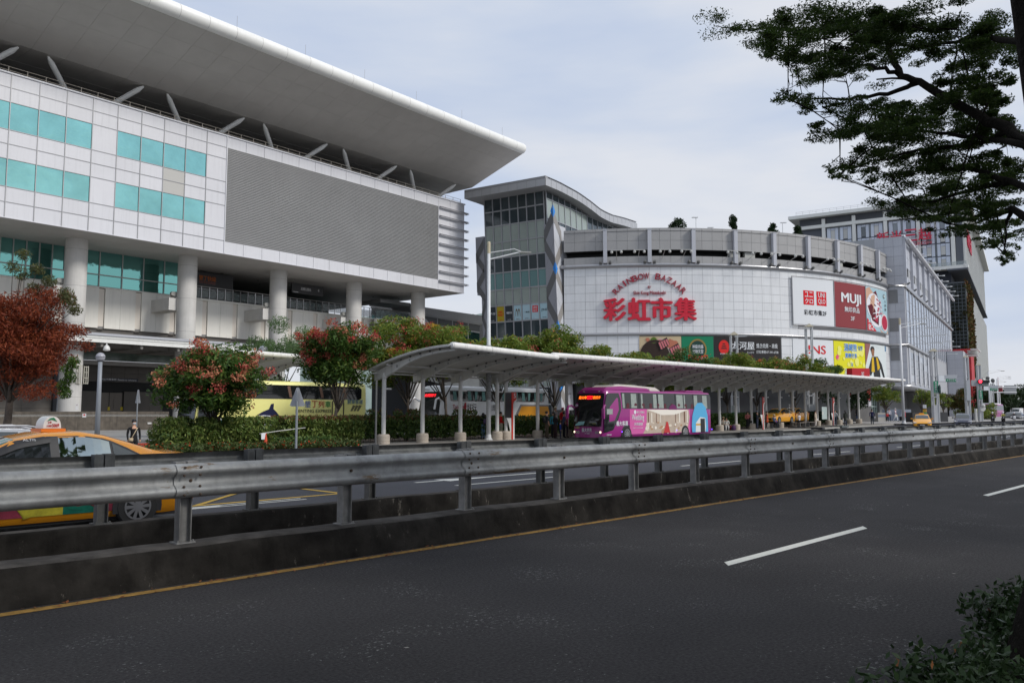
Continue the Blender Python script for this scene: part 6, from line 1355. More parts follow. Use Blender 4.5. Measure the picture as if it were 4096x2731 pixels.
# ================================================================ people
skinc=M('skin',S(196,150,122),.6); hairm=M('black_hair',(.012,.011,.011),.5)
def clothm(c): return M('cloth_%02x%02x%02x'%c,S(*c),.85,nz=(12,.08))
_pose={}
def figure(pose,build=1.0):
    k=(pose,round(build,2))
    if k in _pose: return _pose[k]
    J={'pel':((0,0,.53),(.082,.06)),'spi':((0,.0,.64),(.074,.052)),'che':((0,.0,.755),(.088,.058)),'nek':((0,.0,.84),(.030,.030)),'jaw':((0,-.004,.885),(.040,.046)),'hed':((0,.0,.945),(.047,.054)),'top':((0,.002,.985),(.026,.03))}
    B=[('pel','spi','shirt'),('spi','che','shirt'),('che','nek','skin'),('nek','jaw','skin'),('jaw','hed','skin'),('hed','top','skin')]
    ar={'stand':[(.115,.0,.79),(.14,.01,.64),(.135,-.03,.51),(.13,-.045,.46)],'fold':[(.11,0,.79),(.135,.0,.655),(.06,-.10,.60),(.02,-.105,.59)],'phone':[(.11,0,.79),(.13,.0,.66),(.06,-.13,.69),(.03,-.15,.71)],'walk':[(.115,0,.79),(.14,.05,.65),(.13,.05,.52),(.13,.03,.47)],'sit':[(.11,0,.79),(.14,-.03,.67),(.09,-.14,.60),(.05,-.18,.59)],'ride':[(.11,-.02,.80),(.15,-.12,.70),(.14,-.27,.66),(.14,-.31,.66)]}[pose]
    al={'stand':ar,'fold':ar,'phone':[(.115,0,.79),(.135,.0,.65),(.09,-.09,.57),(.07,-.11,.56)],'walk':[(.115,0,.79),(.14,-.05,.65),(.13,-.12,.54),(.13,-.14,.50)],'sit':ar,'ride':ar}[pose]
    lg={'stand':([(.052,0,.50),(.058,-.005,.285),(.06,.01,.05),(.065,-.075,.018)],)*2,'walk':([(.05,0,.50),(.055,-.09,.30),(.055,-.13,.055),(.058,-.20,.03)],[(.05,0,.50),(.055,.03,.29),(.055,.15,.08),(.058,.10,.018)])}
    lg['fold']=lg['phone']=lg['stand']; s=([(.055,-.02,.50),(.07,-.24,.49),(.07,-.25,.27),(.075,-.32,.245)],)*2; lg['sit']=s; lg['ride']=([(.06,-.02,.50),(.12,-.20,.46),(.11,-.14,.24),(.115,-.21,.215)],)*2
    lr,ll=lg[pose][0],lg[pose][1]
    for sd_,arm,leg,sg in (('r',ar,lr,1),('l',al,ll,-1)):
        for i,(p,r_) in enumerate(zip(arm,((.036,.036),(.027,.027),(.021,.019),(.017,.024)))): J['a%d%s'%(i,sd_)]=((sg*p[0],p[1],p[2]),r_)
        for i,(p,r_) in enumerate(zip(leg,((.058,.06),(.040,.042),(.027,.03),(.025,.02)))): J['l%d%s'%(i,sd_)]=((sg*p[0],p[1],p[2]),r_)
        B+=[('che','a0'+sd_,'shirt'),('a0'+sd_,'a1'+sd_,'shirt'),('a1'+sd_,'a2'+sd_,'sleeve'),('a2'+sd_,'a3'+sd_,'skin'),('pel','l0'+sd_,'pants'),('l0'+sd_,'l1'+sd_,'pants'),('l1'+sd_,'l2'+sd_,'pants'),('l2'+sd_,'l3'+sd_,'shoe')]
    names=list(J); me=bpy.data.meshes.new('person_body'); me.from_pydata([J[n][0] for n in names],[(names.index(a),names.index(b)) for a,b,_ in B],[]); o=bpy.data.objects.new('person_body',me); col.objects.link(o)
    md=o.modifiers.new('s','SKIN'); md.use_smooth_shade=True
    for i,n in enumerate(names): r_=J[n][1]; me.skin_vertices[0].data[i].radius=(r_[0]*build,r_[1]*build)
    me.skin_vertices[0].data[0].use_root=True
    o.modifiers.new('u','SUBSURF').levels=1; bpy.context.view_layer.update()
    m2=bpy.data.meshes.new_from_object(o.evaluated_get(bpy.context.evaluated_depsgraph_get())); bpy.data.objects.remove(o); bpy.data.meshes.remove(me)
    segs=[(Vector(J[a][0]),Vector(J[b][0]),lab) for a,b,lab in B]; idx={'skin':0,'shirt':1,'sleeve':2,'pants':3,'shoe':4}
    for p in m2.polygons:
        c=p.center; best=None
        for a,b,lab in segs:
            ab=b-a; t=max(0,min(1,(c-a).dot(ab)/ab.length_squared)); d=(c-a-ab*t).length
            if best is None or d<best[0]: best=(d,lab)
        lab=best[1]
        if c.z>.835: lab='skin'
        elif c.z<.57 and lab=='shirt' and pose not in('sit','ride'): lab='pants' if c.z<.53 else 'shirt'
        if abs(c.x)<.1 and .60<c.z<.83 and lab=='skin' and c.y>-.03: lab='shirt'
        p.material_index=idx[lab]; p.use_smooth=True
    _pose[k]=m2; return m2
def person(label,px_,D,h,shirt,pants,pose='stand',yaw=0,hair='short',hat=None,sleeve=None,shoe=(40,40,40),bag=None,mask=False,group=None,z=None,coat=None,build=1.0,loc=None,skirt=None,dz=0):
    x,y=loc or at(px_,D); g=z if z is not None else ground_z(x,y)
    t=thing('person',label,'person',(x,y,g+dz),'w',group,R(yaw) if yaw else 1e-5); BASE[t.name]=(0,0,0)
    m2=figure(pose,build).copy(); mi_=[p.material_index for p in m2.polygons]; m2.materials.clear()
    for q in (skinc,clothm(shirt),clothm(sleeve) if sleeve else (skinc if sleeve is False else clothm(shirt)),clothm(pants),clothm(shoe)): m2.materials.append(q)
    m2.polygons.foreach_set('material_index',mi_)
    o=bpy.data.objects.new('body',m2); col.objects.link(o); o.parent=t; o.scale=(h,h,h)
    s=lambda *a: tuple(q*h for q in a)
    hb=MB(); hb.cs=True
    if hair: hb.ball(s(0,.010,.955),s(.056,.060,.052),12,8)
    if hair=='long': hb.prism([(-.05,.80),(.05,.80),(.055,.95),(-.055,.95)],'y',.01,.065,lambda a,b_,c:s(a,b_,c))
    if hair: obj('hair',hb,hairm,t,True)
    fb_=MB(); 
    for sg in (-1,1): fb_.ball(s(sg*.017,-.049,.935),s(.005,.004,.004),6,4)
    obj('eyes',fb_,black,t); nb_=MB(); nb_.ball(s(0,-.056,.917),s(.007,.010,.011),6,4); obj('nose',nb_,skinc,t)
    if mask: b=MB(); b.ball(s(0,-.033,.898),s(.036,.024,.026),10,6); obj('mask',b,M('mask_white',(.6,.62,.64),.8),t,True)
    if hat:
        b=MB(); kind,c=hat
        if kind=='brim': b.lathe([(.085*h,.955*h),(.088*h,.960*h),(.055*h,.972*h),(.05*h,1.01*h),(.02*h,1.02*h)],(0,0,0),18)
        elif kind=='cap': b.ball(s(0,.004,.965),s(.060,.064,.05),12,7); b.box(*[q*h for q in (-.04,.04,-.11,-.03,.955,.965)])
        elif kind=='helmet': b.ball(s(0,.0,.945),s(.078,.085,.078),14,9)
        obj('hat',b,clothm(c),t,True)
    if skirt: b=MB(); b.lathe([(.13*h,.18*h),(.125*h,.2*h),(.085*h,.56*h),(.07*h,.585*h)],(0,0,0),14); obj('skirt',b,clothm(skirt),t)
    if coat: b=MB(); b.lathe([(.105*h,.36*h),(.105*h,.38*h),(.092*h,.55*h),(.088*h,.66*h),(.08*h,.78*h),(.035*h,.83*h)],(0,0,0),14); b.v=[(x_,y_*.78,z_) for x_,y_,z_ in b.v]; obj('coat',b,clothm(coat),t)
    if bag:
        kind,c=bag; b=MB(); b.cs=True
        if kind=='backpack': b.ball(s(0,.115,.68),s(.085,.06,.115),12,8)
        elif kind=='hand': b.ball(s(.16,-.06,.42),s(.075,.05,.06),10,6)
        elif kind=='tote': b.box(*[q*h for q in (-.19,-.13,-.06,.04,.36,.52)])
        elif kind=='shoulder': b.box(*[q*h for q in (-.13,-.04,-.11,-.07,.48,.56)]); b.prism([(-.07,.80),(-.05,.80),(.09,.53),(.07,.53)],'y',-.075,-.068,lambda a,b_,c_:(-a*h,b_*h,c_*h))
        elif kind=='front': b.ball(s(0,-.14,.60),s(.07,.05,.06),10,6)
        obj('bag',b,clothm(c),t,True)
    return t
P=person; A0=43.86-90  # yaw 0 faces the street (-Y)
P('person in dark top with a purple backpack, back turned, beside the tall light pole',1932,52.5,1.65,(32,34,50),(95,130,165),'stand',175,'long',bag=('backpack',(88,72,104)))
P('person in a bright red jacket and pale trousers waiting beside stop 5',2003,52,1.74,(214,20,28),(178,178,158),'fold',60,build=1.15)
P('person in a dark T-shirt and brown trousers in the boarding queue, nearest the post',2187,53,1.76,(40,46,52),(84,74,60),'stand',70,sleeve=False,bag=('backpack',(25,25,28)))
P('person in a turquoise shirt in the boarding queue',2214,54,1.74,(70,160,185),(30,32,38),'stand',100)
P('long-haired person all in black standing in the boarding queue',2221,52.5,1.62,(22,22,28),(40,18,22),'phone',80,'long')
P('person in a blue checked shirt leaning towards the coach door',2256,54.5,1.72,(70,84,120),(28,30,40),'phone',60,sleeve=False,hair='short')
P('child in a blue top beside the coach front',2241,52.5,1.12,(24,60,150),(30,34,60),'stand',40)
P('person with a cream sun hat and white top behind the queue',2222,57,1.72,(190,190,195),(60,60,70),'stand',10,hat=('brim',(214,200,170)),dz=.35)
P('person with a red hat and bright red top behind the queue',2251,57,1.70,(205,20,36),(50,40,60),'stand',-10,hat=('brim',(190,60,90)),dz=.3)
P('person in a pink top half hidden by the coach windscreen',2268,55,1.6,(214,90,140),(60,50,60),'stand',40)
P('person in a white hat, white blouse and long brown skirt',2880,74,1.68,(205,198,188),(110,78,48),'phone',20,hat=('brim',(225,215,190)),skirt=(112,80,52))
P('seated person in a tan hat and grey trousers next to the brown skirt',2893,73.5,1.6,(190,180,165),(72,72,76),'sit',-30,hat=('brim',(190,160,120)),z=-.02,dz=-.32)
P('seated person dressed in white on the bench beside the tan hat',2905,73.5,1.6,(222,220,214),(228,226,222),'sit',-50,z=-.02,dz=-.32)
P('person in a pink jacket, dark hat and black skirt holding papers',2991,76,1.66,(206,120,120),(18,18,22),'phone',-60,hat=('cap',(30,50,50)),skirt=(20,20,24),bag=('hand',(30,28,30)))
P('person in a grey cap, mask and dark denim standing left of stop 7',3028,76,1.7,(44,50,62),(50,58,80),'fold',10,hat=('cap',(120,130,150)),mask=True)
P('person in an orange-trimmed dark vest right of stop 7',3067,78,1.66,(70,32,28),(26,28,36),'stand',10,coat=(190,76,36),mask=True)
P('seated person in a cream hat and denim jacket with a purple bag',3096,78,1.62,(58,84,116),(30,34,44),'sit',-10,hat=('brim',(214,206,180)),bag=('front',(104,60,150)),dz=-.3)
P('seated person in a white shirt and grey cap with back turned',3197,82,1.64,(214,210,214),(24,24,28),'sit',170,hat=('cap',(140,142,146)),dz=-.2)
P('person in a cream coat and mask carrying a big white bag',3262,83,1.66,(205,190,172),(214,208,202),'stand',15,'short',coat=(208,194,176),bag=('hand',(214,214,218)),mask=True)
P('person in a white shirt partly hidden behind stop 8',3341,86,1.68,(205,210,214),(48,60,78),'walk',70)
P('long-haired person in a dark green coat and jeans',3381,85,1.62,(46,50,42),(34,46,66),'stand',150,'long',coat=(48,52,44))
P('person in a black hooded coat beyond the last shelter posts',3428,100,1.68,(14,14,18),(44,60,92),'stand',170,'long',coat=(16,16,20),dz=.25)
P('person in a navy sweater and dark trousers walking out from the shelter',3488,90,1.70,(34,34,80),(24,36,52),'walk',110,bag=('tote',(210,210,214)))
P('person in white with a big black backpack leading a child',3557,106,1.66,(214,214,222),(52,60,78),'walk',-60,bag=('backpack',(24,24,30)),dz=.1,hair='short')
P('child in a red jacket beside the person with the black backpack',3549,105,1.2,(196,30,40),(50,58,62),'walk',-60,dz=.1)
P('person in a white cap, red-sleeved sweater and white trousers',3582,107,1.68,(214,200,206),(226,226,228),'walk',0,hat=('cap',(240,240,244)),sleeve=(170,40,60),bag=('hand',(190,180,140)),dz=.1)
P('person in a red jacket and black trousers pulling a black suitcase',3618,110,1.6,(214,40,70),(16,18,24),'walk',0,'long',coat=(206,36,64),dz=.1)
P('person with black hair, grey mask and black top crossing near the orange taxi',538,33,1.70,(16,16,18),(22,22,24),'stand',-5,mask=True,bag=('shoulder',(190,170,140)),z=-.28)
# luggage
def small(name,mb,m,label,cat,base,fr='w',smooth=False,group=None): return one(name,mb,m,label,cat,base,fr,group,smooth)
x,y=at(3603,110); t=thing('suitcase','black wheeled suitcase pulled by the person in the red jacket','suitcase',(x,y,ground_z(x,y)+.1)); z0=ground_z(x,y)+.1
b=MB(); b.box(x-.2,x+.2,y-.14,y+.14,z0+.08,z0+.62); obj('shell',b,clothm((20,20,24)),t); b=MB(); b.tube([(x+.1,y,z0+.6),(x+.25,y,z0+.95)],.015,5); obj('handle',b,inox,t)
for dx in (-.15,.15): obj('wheel',MB().ball((x+dx,y,z0+.04),.04,8,5),rubber,t)
x,y=at(2933,73); b=MB(); b.cs=True; b.ball((x,y,.28),(.26,.2,.28),12,8); small('duffel_bag',b,clothm((64,30,76)),'purple duffel bag on the ground beside the people on the bench','bag',(x,y,0),smooth=True)
x,y=at(2921,73.3); b=MB(); b.box(x-.16,x+.16,y-.12,y+.12,.02,.5); small('red_bag',b,clothm((130,34,40)),'dark red bag standing between the bench and the purple duffel bag','bag',(x,y,0))
# benches
def bench(px_,D,label):
    x,y=at(px_,D); g=ground_z(x,y); t=thing('bench',label,'bench',(x,y,g)); b=MB(); b.box(x-.8,x+.8,y-.2,y+.2,g+.42,g+.47); obj('seat',b,M('bench_seat_grey',(.25,.22,.20),.7),t)
    for dx in (-.6,.6): b=MB(); b.box(x+dx-.04,x+dx+.04,y-.16,y+.16,g,g+.42); obj('leg',b,M('bench_leg',(.15,.15,.15),.6),t)
bench(2898,74,'grey bench with two seated people beside the brown skirt'); bench(3096,78.6,'grey bench under the seated person in denim'); bench(3205,82.3,'grey bench under the seated person in white'); bench(3240,84,'empty grey bench behind the person with the big white bag')
# motor scooters with riders
def scooter(px_,D,z,label,body,shirt,helm,yaw,pants=(40,40,46),rider=True,group=None):
    x,y=at(px_,D); t=thing('scooter','scooter '+label,'scooter',(x,y,z),'w',group,R(yaw) if yaw else 1e-5); BASE[t.name]=(0,0,0)
    m_=clothm(body); b=MB(); b.cs=True
    b.prism([(-.75,.55),(-.35,.62),(-.25,.32),(.2,.30),(.35,.68),(.85,.72),(.95,.60),(.7,.35),(.2,.22),(-.35,.22),(-.62,.35)],'y',-.15,.15,lambda a,c,d:(c,a,d)); b.prism([(-.80,.45),(-.70,.95),(-.62,.98),(-.58,.45)],'y',-.17,.17,lambda a,c,d:(c,a,d)); obj('body',b,m_,t)
    b=MB(); b.ball((0,-.74,.80),(.09,.06,.08),10,6); obj('headlight',b,lampw,t); b=MB(); b.tube([(-.32,-.55,1.02),(0,-.66,1.0),(.32,-.55,1.02)],.02,6); obj('handlebar',b,black,t)
    for s_ in (-.3,.3): b=MB(); b.tube([(s_*.8,-.6,1.02),(s_*.9,-.6,1.18)],.01,4).cbox((s_*.95,-.6,1.22),(.12,.02,.08)); obj('mirror',b,black,t)
    for yy in (-.68,.62):
        o=bpy.data.objects.new('wheel',None); col.objects.link(o); o.parent=t; o.location=(0,yy,.25); o.rotation_euler=(0,0,PI/2)
        k=(.25,.11,5)
        if k not in WH: WH[k]=wheel_meshes(*k,'')
        for nm,me in zip(('tyre','rim'),WH[k][:2]): q=bpy.data.objects.new(nm,me); col.objects.link(q); q.parent=o
    b=MB(); b.box(-.14,.14,.0,.6,.66,.74); obj('seat',b,black,t)
    if rider: P('person riding the scooter '+label,0,0,1.68,shirt,pants,'ride',yaw,None,hat=('helmet',helm),loc=(x,y),z=z,dz=-.08)
    return t
A1=A0  # towards the camera: facing -X
scooter(3970,118,.12,'in front of the far purple coach, on its left side',(36,36,44),(60,40,50),(225,225,228),-75)
scooter(4012,116,.12,'in front of the far purple coach, on its right side',(40,34,36),(190,190,90),(230,230,232),-75)
scooter(4056,135,.12,'white with a bright front, alone on the right lane',(225,225,228),(40,40,50),(220,220,224),-75)
scooter(3846,92,.05,'parked at the corner beside the dark MPV',(30,30,34),(150,150,156),(20,20,24),-60)
# ================================================================ trees and planting
green1=leafmat('golden_rain_leaves',[(0.032,0.072,0.016),(0.056,0.120,0.022),(0.088,0.160,0.029),(0.048,0.096,0.019),(0.136,0.184,0.032)],.5,.3)
green_y=leafmat('bright_yellow_green_leaves',[(0.080,0.144,0.019),(0.136,0.208,0.029),(0.192,0.240,0.040),(0.096,0.160,0.024),(0.320,0.272,0.048)],.5,.35)
dark_g=leafmat('dark_green_leaves',[(.008,.020,.006),(.014,.032,.009),(.022,.048,.012),(.012,.026,.008)],.5,.2)
red_pod=leafmat('red_seed_pods',[S(150,28,40),S(190,50,60),S(205,120,100),S(120,40,36),S(214,150,120)],.7,.3)
salmon_pod=leafmat('salmon_seed_pods',[S(205,140,105),S(165,95,70),S(225,170,130),S(185,85,70),S(120,70,50)],.7,.3)
yel_l=leafmat('yellow_leaves',[S(190,160,50),S(170,150,60),S(200,130,40)],.6,.35)
rust=leafmat('rust_red_leaves',[(.17,.032,.016),(.27,.06,.025),(.36,.095,.035),(.11,.022,.012),(.22,.045,.02)],.6,.3)
airy=leafmat('soft_green_leaves',[(0.080,0.144,0.056),(0.120,0.200,0.080),(0.160,0.240,0.096),(0.096,0.160,0.048)],.5,.35)
hedge_g=leafmat('hedge_leaves',[(0.032,0.067,0.019),(0.056,0.112,0.029),(0.088,0.152,0.035),(0.144,0.192,0.048),(0.048,0.080,0.024)],.42,.2)
hedge_y=leafmat('variegated_hedge_leaves',[(0.064,0.120,0.029),(0.144,0.208,0.048),(0.256,0.288,0.080),(0.080,0.144,0.032),(0.192,0.240,0.056)],.42,.25)
def limbs(t,base,centers,r0,seed,trunk_top,name='trunk',lean=(0,0),m=None,n_lim=99):
    rr=random.Random(seed); b=MB(); b.cs=True; bx=Vector(base); tt=Vector(trunk_top)
    m1=bx.lerp(tt,.5)+Vector((rr.uniform(-.12,.12),rr.uniform(-.12,.12),0))
    b.tube([bx,bx.lerp(m1,.15),m1,tt],[r0*1.35,r0,r0*.85,r0*.7],9)
    obj(name,b,m or bark,t,True)
    for i,c in enumerate(centers[:n_lim]):
        c=Vector(c); s=bx.lerp(tt,rr.uniform(.72,1.0)); mid=s.lerp(c,.5)+Vector((rr.uniform(-.2,.2),rr.uniform(-.2,.2),rr.uniform(.0,.3))); b=MB(); b.cs=True
        b.tube([s,s.lerp(mid,.5)+Vector((0,0,-.05)),mid,c],[r0*.42,r0*.34,r0*.24,r0*.07],6); obj('limb',b,m or bark,t,True)
def crown_pts(c,r,n,seed,shell=.55,rad=(.5,.85),zmin=-1):
    g=random.Random(seed); out=[]
    while len(out)<n:
        d=Vector((g.gauss(0,1),g.gauss(0,1),g.gauss(0,1))).normalized()
        if d.z<zmin: continue
        q=shell+(1-shell)*g.random(); rr_=g.uniform(*rad); out.append(((c[0]+d.x*r[0]*q,c[1]+d.y*r[1]*q,c[2]+d.z*r[2]*q),rr_))
    return out
def golden_tree(label,px_,D,zc,rx,rz,seed,leafm=green1,n=9000,flowers=None,nf=2600,trunk_h=2.2,base_z=0,yel=300,top_only=True,group=None,size=.13,loc=None,dense=1):
    x,y=loc or at(px_,D); t=thing('golden_rain_tree',label,'tree',(x,y,base_z),'w',group)
    cp=crown_pts((x,y,zc),(rx,rx,rz),int(60*dense),seed,.25,(.5,1.15),-.9); C_=[c for c,_ in cp]; Rr=[(r_,r_,r_*.6) for _,r_ in cp]
    limbs(t,(x,y,base_z-.1),sorted(C_,key=lambda c:c[2])[::4],.11,seed,(x+.1,y,base_z+trunk_h))
    leaves('crown',C_,Rr,n,size,leafm,t,seed,flat=.55,asp=.30)
    if flowers:
        up=[c for c in C_ if c[2]>zc-rz*.25]; g=random.Random(seed+5); fc=[];fr_=[]
        for i in range(int((130 if n>18000 else 50)*dense)):
            c=g.choice(up if i%4 else C_); d=Vector((g.gauss(0,1),g.gauss(0,1)-.4,abs(g.gauss(0,.9)))).normalized(); fc.append((c[0]+d.x*.95,c[1]+d.y*.95,c[2]+d.z*.62)); fr_.append((g.uniform(.16,.42),)*2+(g.uniform(.14,.34),))
        k=len(fc)
        for j,fm_ in enumerate(flowers): s=slice(j*k//len(flowers),(j+1)*k//len(flowers)); leaves('seed_pods',fc[s],fr_[s],nf//len(flowers),.042,fm_,t,seed+9+j,flat=1.2,asp=.8)
    if yel:
        yc=[(c[0],c[1],c[2]+.3) for c in C_[:6]]; leaves('yellow_leaves',yc,[.4]*6,yel,size*.9,yel_l,t,seed+3,flat=.7,asp=.35)
    return t
golden_tree('golden rain tree with salmon and red seed pods in front of the yellow coach',850,36.5,3.0,2.35,1.45,101,green1,20000,[salmon_pod,salmon_pod,red_pod],10000,1.4)
golden_tree('golden rain tree crowned with crimson seed pods, between the yellow coach and the shelter',1342,43.5,4.75,2.05,1.75,102,green1,20000,[red_pod,red_pod,salmon_pod],9500,2.2,yel=900)
golden_tree('yellow-green golden rain tree just left of the shelter tube, behind its end rib',1625,50,5.2,2.9,2.1,103,green_y,20000,[red_pod],2600,2.6,yel=900)
row=[(36,6.9,green_y,1),(41.5,7.0,green_y,1),(47,7.9,green_y,0),(53,6.8,green_y,0),(59,6.4,green_y,0),(66,6.8,green1,0),(73,7.0,green_y,1),(80,7.3,green_y,1),(88,7.6,green_y,0),(95,7.6,green1,0)]
lab=['behind the near end of the shelter, left of the tall light pole','behind the shelter, right of the tall light pole','the tallest just right of the glass tower, behind the shelter','behind the shelter in front of the food poster','behind the shelter in front of the green poster','behind the shelter below the black restaurant poster','behind the shelter below the phone number of the black poster','behind the shelter below the eyewear poster','behind the shelter below the yellow playground poster','last of the row, beside the red pylon']
for i,((X,zt_,lm,fl_),lb_) in enumerate(zip(row,lab)):
    g0_=ground_z(X,41); golden_tree('golden rain tree '+lb_,0,0,zt_-1.55,3.3,1.95,110+i,lm,15000,[red_pod] if fl_ else ([red_pod] if i%3==2 else None),900 if fl_ else 300,2.7,g0_,120,loc=(X,40.8+.5*(i%2)),size=.15,dense=.9,group='golden rain trees behind the long shelter')
    # darker inner foliage hanging low behind the shelter
x,y=at(1130,64); t=thing('soft_green_tree','airy soft green tree rising behind the crimson-podded tree','tree',(x,y,0)); cp=crown_pts((x,y,6.3),(3.2,2.5,2.3),26,140,.3,(.5,1.0)); C_=[c for c,_ in cp]; limbs(t,(x,y,0),C_[::3],.14,140,(x,y,4)); leaves('crown',C_,[(r_,r_,r_*.8) for _,r_ in cp],12000,.12,airy,t,141,flat=.8,asp=.22)
x,y=at(95,43); t=thing('rust_red_tree','broad rust-red tree with thin green shoots on top at the left edge','tree',(x,y,0)); cp=crown_pts((x,y,5.3),(3.0,3.0,3.0),90,150,.25,(.6,1.2),-.95); C_=[c for c,_ in cp]; xb,yb=at(20,42.5)
limbs(t,(xb,yb,0),C_[::3],.22,150,(xb+.2,yb,2.9)); leaves('crown',C_,[(r_,r_,r_*.6) for _,r_ in cp],48000,.11,rust,t,151,flat=.7,droop=.35,asp=.2)
tc_=[(*at(a,42),zat(b_,42)) for a,b_ in ((60,1090),(120,1070),(20,1060),(240,1170),(255,1200),(110,1150),(280,1235),(170,1120),(60,1010))]; leaves('green_shoots',tc_,[(.42,.42,.34)]*len(tc_),2400,.10,leafmat('olive_shoot_leaves',[(.09,.10,.04),(.13,.13,.05),(.07,.09,.03)],.6,.3),t,152,flat=.8,asp=.2)
for c in tc_: obj('limb',MB().tube([(xb+.2,yb,4.2),(c[0]*.5+xb*.5,c[1]*.5+yb*.5,(c[2]+4.2)/2+.1),c],[.05,.03,.012],5),bark,t,True)
tc_=[(*at(a,42),zat(b_,42)) for a,b_ in ((260,1480),(275,1510),(250,1540),(285,1450),(255,1570))]; leaves('green_leaves',tc_,[(.35,.35,.35)]*5,1600,.10,green1,t,153,flat=.8,asp=.22)
# rooftop trees
for k,(px_,yt,yb_,w_,lb_) in enumerate(((2718,850,908,62,'round green roof tree, leftmost above the curved parapet'),(2955,830,915,34,'slim pointed roof tree, second above the curved parapet'),(3112,872,925,26,'small roof tree, third above the curved parapet'),(3212,898,945,36,'bushy roof tree beside the tall white building'))):
    D=124; x,y=at(px_,D); zt_,zb_=zat(yt,D),26.3; t=thing('roof_tree',lb_,'tree',(x,y,zb_)); rx=w_*D/FPX*.5; cp=crown_pts((x,y,(zt_+zb_+1.3)/2),(rx,rx,(zt_-zb_-1.3)/2),10,160+k,.2,(.35,.6) if k else (.5,.8)); limbs(t,(x,y,zb_),[c for c,_ in cp][::3],.07,k,(x,y,zb_+1.2)); leaves('crown',[c for c,_ in cp],[(r_,r_,r_) for _,r_ in cp],1500,.2,dark_g,t,170+k,flat=1,asp=.35)
# hedges
def hedge(label,x0,x1,y0,y1,h,n,lm,seed,size=.085,hf=None,extra=None,z0=0):
    t=thing('hedge',label,'hedge',((x0+x1)/2,(y0+y1)/2,z0)); g=random.Random(seed); C_=[];Rr=[]; x=x0
    while x<x1:
        for y in np.arange(y0+.25,y1,.45):
            gz=z0+ground_z(x,y); hh=h*g.uniform(.86,1.08)
            for z in np.arange(.45,hh,.38): C_.append((x+g.uniform(-.12,.12),y+g.uniform(-.1,.1),gz+z)); Rr.append((.34,.32,.30))
        x+=.42
    leaves('foliage',C_,Rr,n,size,lm,t,seed,flat=.8,asp=.34,shell=.3)['kind']='stuff'
    b=MB(); x=x0+.2
    while x<x1: 
        for k in range(2): xx=x+g.uniform(-.15,.15); gz=z0+ground_z(xx,0); b.tube([(xx,y0+.3+.3*k,gz),(xx+g.uniform(-.12,.12),y0+.3+.3*k+g.uniform(-.1,.1),gz+.75)],.014,4)
        x+=.4
    obj('stems',b,M('hedge_stem',(.09,.075,.06),.9),t)['kind']='stuff'
    if extra: leaves('new_leaves',[(c[0],c[1],c[2]+.15) for c in C_ if c[2]>h*.75],[.3]*len([c for c in C_ if c[2]>h*.75]),n//10,size,extra,t,seed+1,flat=.9,asp=.34)['kind']='stuff'
    return t
brz=leafmat('bronze_new_leaves',[(.16,.07,.03),(.12,.08,.03),(.18,.05,.03)],.45,.2)
hedge('pale variegated hedge under the salmon-podded tree, left of the traffic cone',15.2,20.0,34.4,36.6,1.25,17000,hedge_y,201,.10)
hedge('tall hedge with bronze tips in front of the yellow coach',22.0,26.4,36.4,38.3,1.45,19000,hedge_y,202,.10,extra=brz)
hedge('dark green hedge behind the short bus shelter',26.6,37.5,37.7,39.2,1.5,26000,hedge_g,203,.095,extra=brz)
hedge('dark green hedge behind the long bus shelter',37.9,72,38.0,39.4,1.42,32000,hedge_g,204,.12)
hedge('far dark hedge behind the long bus shelter, in front of the waiting taxis',73,95,38.4,40.2,1.3,16000,dark_g,205,.14)
t=thing('ground_cover','low orange-flecked ground cover in front of the pale hedge','ground cover',(17,33.5,0)); g=random.Random(6); C_=[(g.uniform(13.5,23.5),g.uniform(32.2,34.3),.22) for _ in range(120)]
leaves('foliage',C_,[(.35,.35,.2)]*120,9000,.07,leafmat('ground_cover_leaves',[(.05,.08,.02),(.08,.11,.03),(.05,.07,.02)],.5,.2),t,210,flat=.8)['kind']='stuff'; leaves('orange_flowers',C_,[(.33,.33,.22)]*120,700,.045,leafmat('orange_flowers_leaves',[S(200,70,30),S(170,50,24)],.6,.3),t,211,flat=1,asp=.8)['kind']='stuff'
C_=[(g.uniform(20.2,23.0),g.uniform(33.8,35.6),.25) for _ in range(60)]; t=thing('ground_cover','patch of low planting between the two left hedges behind the traffic cone','ground cover',(21.5,34.7,0)); leaves('foliage',C_,[(.35,.35,.3)]*60,6000,.08,hedge_g,t,212,flat=.8)['kind']='stuff'
# street-end trees
def simple_tree(label,px_,D,zc,rx,rz,n,lm,seed,size=.3,zb=.2,trunk=.12,bare=0,asp=.3,name='street_tree',group=None):
    x,y=at(px_,D); t=thing(name,label,'tree',(x,y,zb),'w',group); cp=crown_pts((x,y,zc),(rx,rx,rz),16,seed,.25,(rx*.25,rx*.42)); limbs(t,(x,y,zb),[c for c,_ in cp][::2],trunk,seed,(x,y,zb+(zc-rz-zb)*.9+.3))
    leaves('crown',[c for c,_ in cp],[(r_,r_,r_*.7) for _,r_ in cp],n,size,lm,t,seed+1,flat=.8,asp=asp)
    for k in range(bare):
        g=random.Random(seed+k); a=g.uniform(0,6.28); l=g.uniform(.5,1.0); p=Vector((x,y,zb+1.2)); q=p+Vector((math.cos(a)*rx*l*.5,math.sin(a)*rx*l*.5,1.2)); e_=q+Vector((math.cos(a)*rx*l*.35,math.sin(a)*rx*l*.35,g.uniform(1,1.8))); obj('limb',MB().tube([p,q,e_],[.07,.045,.012],5),M('bare_grey_bark',(.13,.115,.10),.9),t,True)
    return t
simple_tree('small yellow-green tree left of the glass entrance, behind the light pole',3545,108,4.0,1.9,1.5,2600,green_y,301,.16,.6,bare=5)
simple_tree('tree in shade at the foot of the red pylon',3395,100,3.6,3.2,2.2,4500,dark_g,302,.18,.4)
